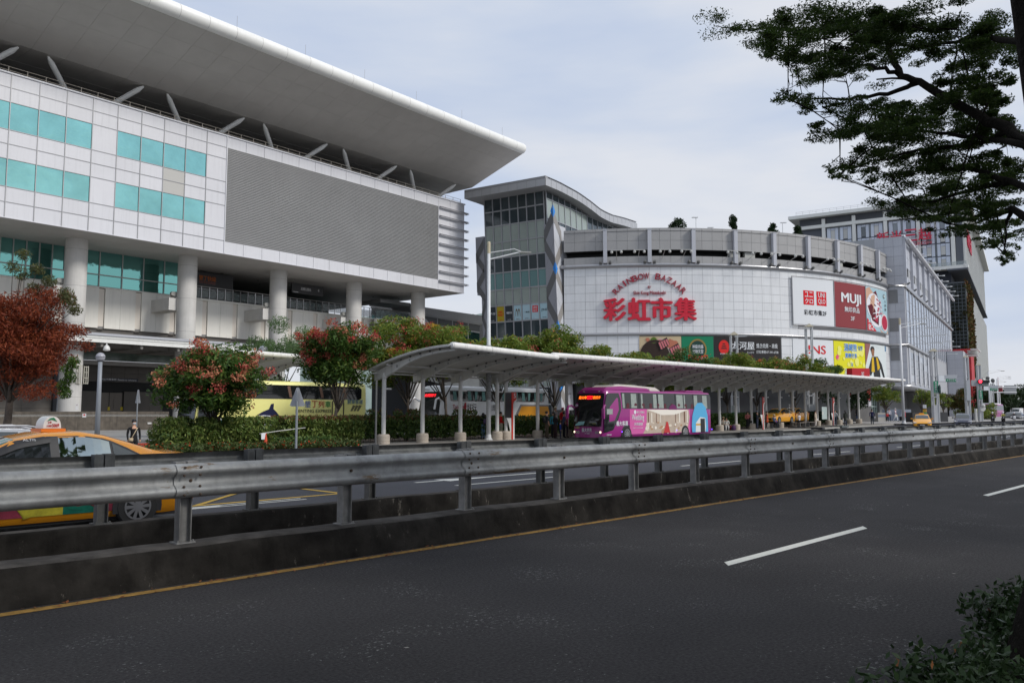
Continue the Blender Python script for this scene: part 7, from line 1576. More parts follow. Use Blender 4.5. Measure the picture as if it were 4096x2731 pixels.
simple_tree('half bare tree with yellow leaves right of the glass entrance',3690,112,3.4,1.8,1.3,1800,green_y,303,.16,.7,bare=9)
simple_tree('half bare tree behind the first green-signed mast',3735,116,3.4,1.6,1.2,1500,green_y,304,.16,.7,bare=9)
simple_tree('bare branched tree between the first mast and the orange bush',3775,118,3.0,1.2,.9,500,green_y,305,.15,.7,bare=10)
simple_tree('orange tinted bushy tree between the two masts',3825,120,3.3,2.5,2.2,5200,leafmat('orange_green_leaves',[(.09,.10,.03),(.07,.09,.02),(.15,.07,.03),(.06,.08,.02)],.6,.3),306,.17,.5)
simple_tree('bright green low shrub between the second and third masts',3885,135,1.6,2.3,1.2,2600,green_y,307,.16,.2)
simple_tree('bright green shrub right of the third mast',3945,140,1.8,2.4,1.6,2600,green_y,308,.16,.2)
for k,(px_,D,h_,rx) in enumerate(((3960,200,8.0,6),(3995,215,9.0,6),(4030,235,8.5,6.5),(4062,230,8.0,6),(4095,220,8.5,6),(3975,260,9,7),(4085,275,10.5,8))):
    simple_tree(['dark street tree above the far purple coach','dark street tree behind the coach roof','dark street tree under the grey road sign','dark street tree by the small road signs','dark street tree at the right edge','taller tree further back behind the coach','tallest distant tree at the right edge'][k],px_,D,h_*.6,rx,h_*.42,3000,dark_g,320+k,.45,.1,.2,group='street trees far down the road')
# ---------------- big tree beside the photographer
near_l=leafmat('near_feathery_leaves',[(.025,.048,.012),(.040,.075,.016),(.065,.11,.022),(.030,.058,.014),(.09,.12,.03)],.45,.45)
bt=thing('rain_tree','big dark tree beside the photographer, its feathery branches hanging in from the top right','tree',(4.03,.70,.13))
tp_=[(4.11,.78,0),(4.135,.76,.55),(4.16,.69,1.0),(4.18,.61,1.7),(4.12,.62,2.7),(4.03,.66,3.5),(3.95,.70,5.6)]
dbark=M('dark_rain_tree_bark',(.013,.011,.009),.95,nz=(16,.4),bump=(26,1.0,.03),spec=.1)
obj('trunk',MB().tube(tp_,[.36,.262,.205,.175,.165,.16,.13],20),dbark,bt,True)
CL=[(3020,60,110,35),(3200,95,110,35),(3350,40,150,45),(3500,60,150,55),(3700,60,150,65),(3900,60,140,65),(3220,160,85,30),(3350,180,120,45),(3500,165,120,50),(3650,130,90,45),(3900,150,120,55),(4050,130,80,70),(3300,235,80,25),(3430,255,110,30),(3250,350,65,18),(3190,357,40,12),(3330,390,65,22),(3450,410,90,24),(3560,390,90,32),(3650,425,110,40),(3400,490,85,32),(3500,495,105,36),(3620,510,115,42),(3750,450,100,50),(3850,400,100,50),(3950,330,110,65),(4050,300,60,70),(3880,250,60,30),(4000,480,105,65),(3850,560,115,50),(3700,600,115,38),(3560,600,85,28),(3470,640,65,16),(3395,650,50,14),(3385,685,32,12),(3600,680,85,24),(3720,720,125,34),(3620,790,85,22),(3750,800,115,28),(3900,680,115,50),(4020,650,85,65),(3880,800,115,34),(4020,800,95,50),(3950,880,85,28),(4050,930,65,36),(3820,880,85,20),(3700,850,65,15),(4060,1015,36,22),(3980,960,50,18),(4075,560,60,70)]
g=random.Random(77); C_=[];Rr=[];Wt=[]
def P3(px_,py_,D): x,y=at(px_,D); return Vector((x,y,zat(py_,D)))
cent=[]
for (a,b_,rx,ry) in CL:
    D=8.6+g.uniform(-1.3,1.5)+(2048+1400-a)/1400*1.2; c=P3(a,b_,D); cent.append((c,D)); s=D/FPX
    for k in range(14):
        u,v=g.uniform(-1.3,1.3),g.gauss(0,.85); q=P3(a+u*rx,b_+v*ry,D+g.uniform(-.6,.6)); C_.append(tuple(q)); r_=rx*s*g.uniform(.25,.75); Rr.append((r_,r_,ry*s*g.uniform(.10,.38)+.010)); Wt.append(rx*ry)
leaves('crown',C_,Rr,165000,.0185,near_l,bt,78,flat=.5,asp=.30,w=Wt)
pa=np.array(C_); 
# limbs traced from the trunk out to the sprays
def limb(pts,r0,r1,n=7):
    V=[P3(*p) for p in pts]; Q=[]
    for i in range(len(V)-1):
        for k in range(3): Q.append(V[i].lerp(V[i+1],k/3)+Vector((g.uniform(-.02,.02),g.uniform(-.02,.02),g.uniform(-.02,.02)))*(k>0))
    Q.append(V[-1]); m_=len(Q); obj('limb',MB().tube(Q,[r0+(r1-r0)*i/(m_-1) for i in range(m_)],n),dbark,bt,True)
limb([(4180,560,6.2),(4096,480,6.6),(3980,430,7.2),(3850,350,7.8),(3740,285,8.3),(3660,262,8.6),(3620,170,9.0),(3590,0,9.4)],.05,.028)
limb([(3660,262,8.6),(3600,225,8.8),(3500,215,9.2),(3300,165,9.8)],.028,.008); limb([(3860,355,7.8),(3740,280,8.3),(3560,275,9)],.028,.008)
limb([(4180,560,5.6),(4000,530,7.2),(3850,505,8),(3700,500,8.4),(3560,530,9)],.028,.008); limb([(4240,560,5.4),(4096,490,6.6),(3980,545,7.5),(3850,560,8),(3650,590,8.8),(3480,640,9.6),(3400,660,10)],.03,.006)
limb([(3740,285,8.3),(3650,320,8.8),(3520,350,9.3),(3400,360,9.8),(3270,355,10.2),(3190,355,10.4)],.03,.005); limb([(4200,120,5.6),(4040,95,7),(3900,115,8),(3700,130,8.8),(3500,80,9.5)],.028,.008)
limb([(3500,0,9.6),(3380,40,9.9),(3250,75,10.2),(3160,55,10.4),(3000,60,10.8),(2900,45,11)],.035,.005); limb([(3160,55,10.4),(3080,60,10.6),(3020,40,10.8)],.012,.004)
limb([(4240,800,5.6),(4096,705,6.8),(3950,660,7.6),(3800,650,8.2),(3600,690,9)],.035,.006); limb([(4096,705,6.8),(3950,740,7.6),(3780,790,8.4),(3620,800,9.2)],.03,.005); limb([(4240,900,5.8),(4096,820,6.8),(3950,850,7.6),(3820,880,8.4)],.04,.006); limb([(4096,820,6.8),(4060,900,7.2),(4060,1010,7.6)],.02,.004)
for i,(c,D) in enumerate(cent):
    d=[(c-q).length for q,_ in cent]; j=min((k for k in range(len(cent)) if k!=i and cent[k][0].x<c.x+.3 and (cent[k][0]-Vector((5,1,4))).length<(c-Vector((5,1,4))).length),key=lambda k:d[k],default=None)
    if j is None: continue
    if d[j]>1.5: continue
    a=cent[j][0]; tw_=MB(); mid=a.lerp(c,.5)+Vector((0,0,g.uniform(-.05,.1))); tw_.tube([a,mid,c],[.010,.007,.003],5)
    for k in range(5): q=Vector(C_[i*14+k]); s_=mid.lerp(c,g.random()); q=s_.lerp(q,.75); tw_.tube([s_,s_.lerp(q,.5)+Vector((g.uniform(-.05,.05),g.uniform(-.05,.05),g.uniform(-.02,.05))),q],[.0045,.003,.0015],4)
    obj('twigs',tw_,dbark,bt,True)['kind']='stuff'
# canopy of the same tree and its neighbours above and behind the photographer (they shade the near road)
for k,(x,y,lb_) in enumerate(((4.0,-1.0,None),(-7,.2,'street tree on the near pavement, behind the photographer to the left'),(15,-3.5,'street tree on the near pavement, further along on the right'),(27,-3.5,'second street tree along the near pavement on the right'))):
    t=bt if lb_ is None else thing('rain_tree',lb_,'tree',(x,y,.13)); C2=[];R2=[]; g=random.Random(90+k)
    while len(C2)<60:
        u,v=g.uniform(-8,8),g.uniform(-8,10.5 if k<2 else 8)
        if u*u+v*v>95: continue
        X,Y=x+u,y+v; D=.721*X+.693*Y; zmin_=max(6.2,2.6+.56*D+(1.2 if D>0 else 0))
        if zmin_>13: continue
        C2.append((X,Y,zmin_+g.uniform(.3,2.2))); R2.append((g.uniform(.9,1.5),)*2+(.6,))
    leaves('upper_crown',C2,R2,9000,.17,near_l,t,95+k,flat=.5,asp=.4)
    if lb_: limbs(t,(x,y,.1),C2[::7],.24,90+k,(x,y,4.8),m=dbark)
    else:
        for c in C2[::9]: obj('limb',MB().tube([tp_[-1],((tp_[-1][0]+c[0])/2,(tp_[-1][1]+c[1])/2,(5.6+c[2])/2+.5),c],[.10,.07,.02],6),dbark,bt,True)
# foreground hedge at the pavement edge
t=thing('hedge','dark small-leaved hedge in the bottom right corner at the trunk of the big tree','hedge',(5,.7,.1)); C_=[];Rr=[]; g=random.Random(31)
for k in range(900):
    X=g.uniform(2.4,9.5); Y=g.uniform(-.1,1.2)+.06*math.sin(X*3.1)
    D_=.721*X+.693*Y; l_=.693*X-.721*Y
    if D_<3.6 and 2048+3277*l_/D_>3985: continue
    C_.append((X,Y,g.uniform(.48,.74)+.05*math.sin(X*4.7+Y*3))); Rr.append((.13,.13,.11))
leaves('foliage',C_,Rr,90000,.021,leafmat('near_hedge_leaves',[(.018,.036,.012),(.028,.055,.018),(.04,.07,.026),(.022,.042,.014),(.034,.06,.02)],.38,.15),t,32,flat=.7,asp=.42)['kind']='stuff'; leaves('fallen_leaves',[(c[0],c[1],c[2]+.03) for c in C_],Rr,260,.024,leafmat('dry_leaf_colours',[S(120,70,40),S(150,100,60),S(100,50,34)],.8,.1),t,33,flat=.8,asp=.6)['kind']='stuff'
b=MB(); g=random.Random(3)
for k in range(420): X=g.uniform(2.9,10.4); Y=g.uniform(-.1,1.1); b.tube([(X,Y,.1),(X+g.uniform(-.08,.08),Y+g.uniform(-.08,.08),.5)],.004,3)
obj('stems',b,M('hedge_stem',(.09,.075,.06),.9),t)['kind']='stuff'
# litter along the yellow line: leaves and needles
leaves('fallen_leaves',[(x,8.0,.012) for x in np.arange(2,40,.7)],[(.5,.13,.008)]*len(np.arange(2,40,.7)),700,.022,leafmat('dry_leaf_colours',[],.8,.1),None,40,flat=.15,asp=.5)['kind']='stuff'

leaves('paper_scraps',[(g.uniform(4,30),g.uniform(2.2,8),.008) for _ in range(22)],[(.3,.3,.002)]*22,26,.02,leafmat('scrap_pale',[(.4,.4,.38),(.3,.28,.25)],.8,.05),None,41,flat=.05,asp=.6)['kind']='stuff'
# ================================================================ poles, masts, signs
def light_pole(label,x,y,z0,h,arm=2.6,dirx=1,r=.11,beacon=True,foil=False,group=None,m=None):
    t=thing('light_pole',label,'street lamp',(x,y,z0),'w',group); m=m or col_white
    obj('pole',MB().tube([(x,y,z0),(x,y,z0+h*.45),(x,y,z0+h)],[r*1.25,r*1.05,r*.8],14),m,t,True)
    obj('base',MB().lathe([(r*2.2,0),(r*2.2,.05),(r*1.6,.12),(r*1.35,.35)],(x,y,z0),14),m,t)
    ax=Vector((.80,-.60,0))*dirx; e_=Vector((x,y,z0+h-.4))
    a=MB(); a.tube([e_,e_+ax*arm*.9+Vector((0,0,.55))],.045,8).tube([e_+Vector((0,0,.42)),e_+ax*arm*.7+Vector((0,0,.72)),e_+ax*arm*.9+Vector((0,0,.55))],.03,6); obj('arm',a,m,t)
    p=e_+ax*(arm*1.0)+Vector((0,0,.52)); b=MB(); b.cbox(tuple(p),(.75,.28,.07),math.atan2(ax.y,ax.x)); b.cbox(tuple(p+ax*.05+Vector((0,0,-.05))),(.5,.22,.04),math.atan2(ax.y,ax.x)); obj('lamp_head',b,M('lamp_head_grey',(.35,.35,.33),.5),t)
    if beacon: obj('sensor_cap',MB().lathe([(r*.85,0),(r*.85,.7),(r*.5,.75)],(x,y,z0+h-.02),12),M('cream_sensor',(.55,.48,.33),.5),t)
    return t
x,y=at(1954,50.4); t=light_pole('tall white light pole standing through the short bus shelter',x,y,0,11.6,2.3,1,.118)
b=MB()
for k in range(26): b.lathe([(.135,0),(.175,.03),(.18,.09),(.14,.13)],(x,y,2.45+.13*k),16)
obj('climb_guard',b,M('grey_ribbed_sleeve',(.30,.30,.30),.6),t)['kind']='stuff'
x,y=at(3614,93); light_pole('white light pole in front of the mall corner, by the end of the long shelter',x,y,ground_z(x,y),11.3,2.9,1,.13,True)
b=MB(); x,y=at(1504,41.5); b.tube([(x,y,0),(x,y,3.3)],.05,8); one('slim_pole',b,M('thin_dark_pole',(.12,.12,.12),.6),'thin dark pole left of the short shelter','pole',(x,y,0))
# lattice masts at the crossing
def mast(label,px_,D,z0,ztop,w_=.75,light=None,green=None,r=.09):
    x,y=at(px_,D); t=thing('lattice_mast',label,'mast',(x,y,z0)); a=R(AZ-90); cx=Vector((math.cos(a),math.sin(a),0)); dy=Vector((-math.sin(a),math.cos(a),0)); o=Vector((x,y,0))
    for s in (-1,1):
        for q in (0,1): p=o+cx*s*w_/2+dy*q*w_*.7; obj('leg',MB().box(p.x-r,p.x+r,p.y-r,p.y+r,z0,ztop),M('mast_grey',(.50,.51,.52),.45,streak=.1),t)
    z=z0+3.2
    while z<ztop: p=o+dy*w_*.35; obj('rung',MB().cbox((p.x,p.y,z),(w_+.1,w_*.7,.12),a),MT['mast_grey'],t); z+=2.6
    p=o+dy*w_*.35; obj('base_box',MB().cbox((p.x,p.y,z0+1.1),(w_*1.05,w_*.8,2.2),a),M('mast_base_grey',(.42,.43,.44),.5),t)
    obj('cap',MB().prism([(-w_*.75,0),(w_*.75,0),(0,w_*.55)],'y',-w_*.5,w_*.5,lambda u,v,d:(p.x+u*math.cos(a)-v*math.sin(a),p.y+u*math.sin(a)+v*math.cos(a),ztop+d)),M('cream_cap',(.55,.50,.38),.5),t)
    mf=lambda u,v,d:tuple(o+cx*u-dy*(d+r+.02)+Vector((0,0,v)))
    if green:
        z1,z2=green; s_=MB(); rect(s_,mf,-.28,z1,.28,z2,.02); sg=obj('green_sign',s_,M('road_sign_green',S(0,128,92),.45),t); b=MB(); hh=(z2-z1)/5.2
        for i,c in enumerate('高鐵路口'): text(b,c,mf,-.17,z2-hh*(i+2.0),.34,hh*.72,.01,.03,.04)
        polyf(b,mf,[(-.17,z2-hh*.85),(.17,z2-hh*.85),(0,z2-hh*.25)],.035); obj('lettering',b,MT['notice_white'],sg)
    return t,mf,o,cx,dy
D=103; t,mf,o,cx,dy=mast('first lattice mast with a green vertical road sign, behind the taxi',3747,D,.4,zat(1404,D),.62,green=(zat(1571,D),zat(1524,D)),r=.075)
def sign_board(t,mf,x0,z0,x1,z1,m,s1=None,s2=None,d=.05,frame=None):
    b=MB(); b.box(x0,x1,0,.08,z0,z1,lambda u,v,w_:mf(u,w_,v)); o_=obj('sign_board',b,m,t)
    if s1: b=MB(); w_=x1-x0;h_=z1-z0; text(b,s1,mf,x0+w_*.2,z0+h_*.5,w_*.6,h_*.38,.0,d+.06,d+.07); text(b,s2,mf,x0+w_*.2,z0+h_*.12,w_*.6,h_*.28,0,d+.06,d+.07); polyf(b,mf,[(x0+w_*.04,(z0+z1)/2),(x0+w_*.13,z0+h_*.2),(x0+w_*.13,z0+h_*.8)],d+.06); polyf(b,mf,[(x1-w_*.04,(z0+z1)/2),(x1-w_*.13,z0+h_*.8),(x1-w_*.13,z0+h_*.2)],d+.06); obj('lettering',b,MT['notice_white'],o_)
    return o_
s=D/FPX; sgb=M('sign_back_grey',(.40,.42,.45),.5); U=lambda px_,c=3747,s=s:(px_-c)*s
b=MB(); 
for z in (zat(1501,D),zat(1526,D)): b.box(.3,U(3835),-.05,.05,z-.04,z+.04,lambda u,v,w_:mf(u,w_,v))
obj('arm',b,MT['mast_grey'],t); sign_board(t,mf,U(3758),zat(1525,D),U(3782),zat(1502,D),pw); sign_board(t,mf,U(3783),zat(1516,D),U(3832),zat(1501,D),sgb); sign_board(t,mf,U(3788),zat(1527,D),U(3828),zat(1514,D),MT['road_sign_green'],'重和路','Chonghe Rd.',.09)
b=MB(); b.ball(mf(U(3760),zat(1551,D),.1),(.22,.15,.4),8,6).ball(mf(U(3760),zat(1563,D),.1),(.22,.15,.4),8,6); obj('signal_back',b,M('signal_green_case',(.02,.05,.045),.5),t)
D=106; s=D/FPX; t,mf,o,cx,dy=mast('second lattice mast carrying a white panel and a red traffic light',3876,D,.3,zat(1428,D),.42,green=(zat(1581,D),zat(1545,D)),r=.07)
U=lambda px_:(px_-3876)*s
sign_board(t,mf,U(3868),zat(1602,D),U(3884),zat(1520,D),sgb,d=.02); sg=sign_board(t,mf,U(3889),zat(1544,D),U(3959),zat(1520,D),M('signal_backboard',(.33,.35,.36),.5)); tl=MB(); tl.box(U(3914),U(3959),.1,.3,zat(1531,D),zat(1520,D),lambda u,v,w_:mf(u,w_,v)); obj('signal_case',tl,black,sg)
for k,px_ in enumerate((3921,3931,3941,3952)): b=MB(); disc(b,mf,U(px_),zat(1525.6,D),.15 if k else .21,.15 if k else .21,.33,16); obj('signal_lens',b,M('signal_red_lit',(1,.02,.04),.4,emis=5) if k==0 else M('signal_off',(.015,.015,.015),.3),sg)
sign_board(t,mf,U(3921),zat(1543,D),U(3956),zat(1533,D),MT['road_sign_green'],'重和路','Chonghe Rd.',.12)
D=118; s=D/FPX; t,mf,o,cx,dy=mast('third lattice mast with a small camera and a green vertical sign',3925,D,.2,zat(1460,D),.42,green=(zat(1596,D),zat(1560,D)),r=.07)
U=lambda px_:(px_-3925)*s
b=MB(); b.box(.2,U(3999),-.05,.05,zat(1562,D),zat(1560,D),lambda u,v,w_:mf(u,w_,v)); obj('arm',b,MT['mast_grey'],t); sign_board(t,mf,U(3938),zat(1561,D),U(3957),zat(1545,D),pw); sign_board(t,mf,U(3958),zat(1553,D),U(3996),zat(1541,D),sgb); sign_board(t,mf,U(3963),zat(1562,D),U(3994),zat(1552,D),MT['road_sign_green'],'重和路','Chonghe Rd.',.09)
b=MB(); b.ball(mf(U(3928),zat(1622,D),.3),(.3,.3,.25),8,5); disc(b,mf,U(3928),zat(1633,D),.42,.42,.2,18); obj('fisheye_mirror',b,off_white,t)
# tall masts standing in front of the mall posters
for k,(px_,yt,zb,lb_) in enumerate(((2944,1338,.2,'grey lattice lamp mast in front of the black restaurant poster'),(3248,1305,.4,'taller grey lattice lamp mast in front of the eyewear poster'))):
    D=88+6*k; t,mf,o,cx,dy=mast(lb_,px_,D,zb,zat(yt,D),.66,r=.06); b=MB(); dr=1 if k==0 else -1
    b.tube([mf(0,zat(yt+6,D),.1),mf(dr*1.6,zat(yt+3,D),.3)],.035,6).tube([mf(0,zat(yt+9,D),.1),mf(dr*1.3,zat(yt+7,D),.3)],.03,6); b.cbox(mf(dr*1.8,zat(yt+3,D),.3),(.5,.2,.06),R(AZ-90)); obj('lamp_arm',b,MT['mast_grey'],t)
# signs on posts seen from behind
def post_sign(label,px_,D,ybase,ytri_top,ytri_bot,xw,name='road_sign'):
    x,y=at(px_,D); z0=zat(ybase,D); t=thing(name,label,'road sign',(x,y,z0)); s=D/FPX; zt_,zb_=zat(ytri_top,D),zat(ytri_bot,D); gal=M('galvanized_post',(.30,.32,.34),.5,.4,streak=.2)
    obj('post',MB().tube([(x,y,z0-.6),(x,y,zt_-.12)],.045,10),gal,t); a=R(AZ-90)
    f=lambda u,v,d:(x+u*math.cos(a)+ (d)*math.sin(a),y+u*math.sin(a)-(d)*math.cos(a),v)
    tri=[(-xw*s/2+.04,zb_),(xw*s/2-.04,zb_),(xw*s/2,zb_+.05),(xw*s/2-.02,zb_+.1),(.05,zt_-.02),(0,zt_),(-.05,zt_-.02),(-xw*s/2+.02,zb_+.1),(-xw*s/2,zb_+.05)]
    obj('plate',MB().prism(tri,'y',-.012,.0,lambda u,v,w_:f(u,w_,-.06+v)),M('sign_back_aluminium',(.36,.37,.39),.5,.2,nz=(2,.05)),t); obj('bracket',MB().cbox(f(0,(zt_+zb_)/2,-.0),(.12,.08,.3),a),gal,t); return t
post_sign('grey triangular road sign seen from behind, in front of the yellow coach',1187,31.5,1790,1549,1625,61); post_sign('narrow triangular road sign seen edge-on beside the ramp wall',548,60,1690,1558,1612,22)
# globe lamp with camera
x,y=at(392,62); t=thing('globe_lamp','grey globe street lamp in front of the station entrance','street lamp',(x,y,-.1)); obj('post',MB().tube([(x,y,-.1),(x,y,zat(1560,62)),(x,y,zat(1446,62))],[.19,.16,.15],14),M('grey_blue_post',(.26,.28,.31),.45,streak=.1),t,True)
zc_=zat(1427,62); g=MB(); g.ball((x,y,zc_),.34,20,12); gb=obj('globe',g,M('frosted_globe',(.36,.36,.40),.3),t,True); b=MB()
for k in range(6): a=PI*k/6; b.tube([(x+.35*math.cos(a)*math.cos(q),y+.35*math.sin(a)*math.cos(q),zc_+.35*math.sin(q)) for q in [PI*j/10-PI/2 for j in range(1,7)]],.012,4)
b.tube([(x+.352*math.cos(q),y+.352*math.sin(q),zc_) for q in [2*PI*j/20 for j in range(21)]],.014,4); obj('cage',b,M('dark_cage',(.05,.05,.06),.5),gb); obj('collar',MB().lathe([(.12,-.42),(.2,-.3),(.1,-.28)],(x,y,zc_),12),MT['dark_cage'],t)
x,y=at(1046,62); t=thing('globe_lamp','second globe street lamp, only its top showing above the salmon-podded tree','street lamp',(x,y,0)); obj('post',MB().tube([(x,y,0),(x,y,zat(1418,62))],.15,10),MT['grey_blue_post'],t); obj('globe',MB().ball((x,y,zat(1400,62)),.36,18,10),M('frosted_globe',(0,0,0)),t,True)
x,y=at(415,79); zz=zat(1392,79); t=thing('security_camera','white dome security camera hanging from the entrance canopy','camera',(x,y,zz)); obj('stem',MB().tube([(x,y,zat(1372,79)),(x,y,zat(1392,79))],.06,8),white_paint,t); obj('dome',MB().lathe([(.09,.42),(.22,.3),(.3,.12),(.33,-.1),(.1,-.18)],(x,y,zz-.1),14),white_paint,t,True)
# traffic cone with tape
x,y=at(1065,36.5); t=thing('traffic_cone','orange traffic cone holding a barrier rope by the left hedge','traffic cone',(x,y,-.05)); obj('cone',MB().lathe([(.2,0),(.2,.03),(.13,.05),(.03,.68),(.02,.72)],(x,y,.05),16),M('cone_orange',S(205,70,35),.5),t); obj('rope',MB().tube([(x-.3,y,.75),(x+1.2,y+.8,.85),(x+3,y+1.6,.95)],.018,5),off_white,t); b=MB(); b.box(x-.22,x-.02,y-.02,y,.5,.78); obj('tag',b,pw,t)
# bus stop flags
def stop(num,px_,D,label):
    x,y=at(px_,D); g=ground_z(x,y); t=thing('bus_stop_sign',label,'bus stop sign',(x,y,g)); f=lambda u,v,d:(x+u,y-d,g+v)
    rd=M('stop_red',S(196,48,30),.4); wh_=M('stop_white',(.66,.66,.64),.4)
    b=MB(); b.prism([(-.12,0),(.0,0),(.0,2.1),(.06,2.35),(.30,2.5),(.30,2.95),(-.12,2.95)],'y',-.05,.05,lambda u,v,w_:f(u,w_,v)); obj('red_fin',b,rd,t)
    b=MB(); b.prism([(.0,0),(.14,0),(.14,2.0),(.22,2.3),(.36,2.45),(.36,2.52),(.16,2.42),(.03,2.2)],'y',-.04,.045,lambda u,v,w_:f(u,w_,v)); obj('white_post',b,wh_,t)
    b=MB(); b.box(-.62,-.13,-.03,.03,1.35,2.92,lambda u,v,w_:f(u,w_,v)); obj('timetable_panel',b,black,t)
    b=MB(); b.prism([(-.55,1.34),(-.13,1.34),(-.13,.1),(-.2,.5),(-.35,1.0)],'y',-.02,.02,lambda u,v,w_:f(u,w_,v)); obj('gusset',b,wh_,t)
    b=MB(); text(b,num,f,.05,2.58,.17,.3,.02,.055,.065); obj('lettering',b,pw,t); return t
stop('5',2050,51.5,'red and white bus stop sign number 5 beside the person in the red jacket'); stop('7',3052,75.5,'red and white bus stop sign number 7 between two waiting people'); stop('8',3333,85.5,'red and white bus stop sign number 8 near the end of the shelter')
# green and grey information pylon, dark direction column, map case
x,y=at(2938,78); g=ground_z(x,y); t=thing('information_pylon','green and grey information pylon beside the purple duffel bag','pylon',(x,y,g)); f=lambda u,v,d:(x+u,y-d,g+v)
obj('upper',MB().prism([(-.28,1.55),(.42,1.55),(.42,2.2),(-.28,2.2)],'y',-.14,.14,lambda u,v,w_:f(u,w_,v)),M('pylon_grey',(.42,.43,.42),.4),t); obj('lower',MB().prism([(-.26,0),(.46,0),(.55,.5),(.44,1.2),(.42,1.55),(-.26,1.55)],'y',-.14,.14,lambda u,v,w_:f(u,w_,v)),M('pylon_green',S(0,140,112),.4),t); obj('edge',MB().prism([(.42,2.2),(.48,2.2),(.49,1.2),(.62,.5),(.55,0),(.46,0),(.55,.5),(.44,1.2)],'y',-.15,.15,lambda u,v,w_:f(u,w_,v)),pw,t); obj('foot',MB().box(-.3,.62,-.2,.2,0,.04,lambda u,v,w_:f(u,v,w_)),pw,t)
x,y=at(3155,79.5); g=ground_z(x,y); t=thing('direction_column','tall dark direction column with a white arrow between shelter posts','sign column',(x,y,g)); f=lambda u,v,d:(x+u,y-d,g+v); obj('column',MB().box(-.27,.27,-.1,.1,0,3.4,lambda u,v,w_:f(u,v,w_)),M('column_charcoal',(.035,.036,.04),.4),t)
b=MB()
for i,c in enumerate('高鐵左營站'): text(b,c,f,-.15,2.1-.26*i,.2,.2,0,.105,.115)
text(b,'HSR Zuoying Station',f,.17,2.3,1.1,.08,0,.105,.115,-PI/2); polyf(b,f,[(-.18,3.12),(-.05,3.22),(-.05,3.15),(.12,3.15),(.12,3.09),(-.05,3.09),(-.05,3.02)],.11); obj('lettering',b,M('column_print',(.4,.4,.4),.5),t)
x,y=at(3295,84.5); g=ground_z(x,y); t=thing('map_case','grey framed map case beside stop number 8','notice board',(x,y,g)); f=lambda u,v,d:(x+u,y-d,g+v); obj('frame',MB().box(-.85,.85,-.08,.08,.5,2.2,lambda u,v,w_:f(u,v,w_)).box(-.7,-.6,-.05,.05,0,.5,lambda u,v,w_:f(u,v,w_)).box(.6,.7,-.05,.05,0,.5,lambda u,v,w_:f(u,v,w_)),M('case_grey',(.12,.14,.14),.5),t); b=MB(); rect(b,f,-.62,.72,.62,2.0,.085); mp_=obj('map_sheet',b,M('map_pale',(.42,.50,.48),.5,nz=(3,.1)),t); b=MB(); rect(b,f,-.55,1.2,-.3,1.5,.09); rect(b,f,-.5,.8,.2,.82,.09); obj('map_print',b,M('map_print',(.6,.6,.55),.6),mp_)
# red pylon of the department store
D=103; x,y=at(3450,D); t=thing('red_pylon','tall red advertising pylon with white vertical capitals and a pale lower panel','pylon',(x,y,.4)); a=R(-28)
def pf2(u,v,w_): return (x+u*math.cos(a)-v*math.sin(a),y+u*math.sin(a)+v*math.cos(a),w_)
s=D/FPX; b=MB(); b.box(-1.35,1.35,0,1.0,zat(1600,D),zat(1472,D),pf2); obj('red_body',b,M('pylon_red',S(188,14,28),.4,coat=.2),t); b=MB(); b.box(-1.2,1.4,-.02,1.02,zat(1623,D),zat(1600,D),pf2); obj('pale_panel',b,M('pylon_pale',S(205,200,205),.5),t); b=MB(); b.box(-.8,1.4,0,1.05,.3,zat(1624,D),pf2); obj('stone_foot',b,M('pylon_foot',(.13,.125,.12),.6,nz=(1,.15)),t)
pf3=lambda u,v,d: pf2(u,-d,v); b=MB(); text(b,'SHIN KONG MITSUKOSHI',pf3,.05,zat(1487,D),3.6,.42,.02,.0,.02,-PI/2); obj('lettering',b,pw,t); b=MB(); text(b,'RAINBOW',pf3,-.7,zat(1608,D),1.7,.3,0,.03,.04); text(b,'SPRING',pf3,-.6,zat(1617,D),1.4,.25,0,.03,.04); obj('lettering',b,M('pylon_print_red',S(150,60,80),.5),t)
# planters and low walls on the plaza
def box_thing(name,label,cat,px0,px1,D0,D1,yb,yt,m,zb=None,depth=1.0):
    p=Vector((*at(px0,D0),0)); q=Vector((*at(px1,D1),0)); z0=(zb if zb is not None else ground_z(p.x,p.y)+.15); z1=zat(yt,(D0+D1)/2); d=(q-p).normalized(); n=Vector((-d.y,d.x,0)); L_=(q-p).length
    b=MB(); b.box(0,L_,0,depth,z0-.3,z1,lambda u,v,w_:tuple(p+d*u+n*v+Vector((0,0,w_)))); return one(name,b,m,label,cat,(p.x,p.y,z0)),(lambda u,v,d_:tuple(p+d*u-n*d_+Vector((0,0,v)))),L_,z0,z1
box_thing('planter_wall','blue-grey low wall behind the people in red on the plaza','wall',3556,3645,113,116,1676,1637,M('blue_grey_wall',(.19,.22,.28),.6,nz=(.5,.06)))
stn=M('striped_stone',(.27,.26,.24),.7,nz=(1,.1))
for k,(a_,c_) in enumerate(((3415,3462),(3478,3508),(3512,3542))):
    o_,f,L_,z0,z1=box_thing('stone_planter',['pale stone planter behind the black hooded coat','pale stone planter right of the red pylon','pale stone planter left of the person with the backpack'][k],'planter',a_,c_,104,105,1676,1650,stn); b=MB(); rect(b,f,0,z1-.55,L_,z1-.25,.012); q=obj('stone_band',b,M('blue_stone_band',(.13,.16,.21),.6),o_)
blk=M('black_planter',(.02,.021,.023),.5)
box_thing('black_planter','long black planter behind the yellow taxi, left half','planter',3650,3735,106,108,1681,1649,blk); box_thing('black_planter','black planter right of the first lattice mast','planter',3759,3792,108,109,1679,1648,blk); box_thing('black_planter','black planter between the second and third masts','planter',3891,3921,128,130,1675,1650,blk)
x,y=at(3700,104); g=.45; t=thing('banner_post','yellow and green banner block with a plain white top, behind the taxi','banner',(x,y,g)); s=104/FPX
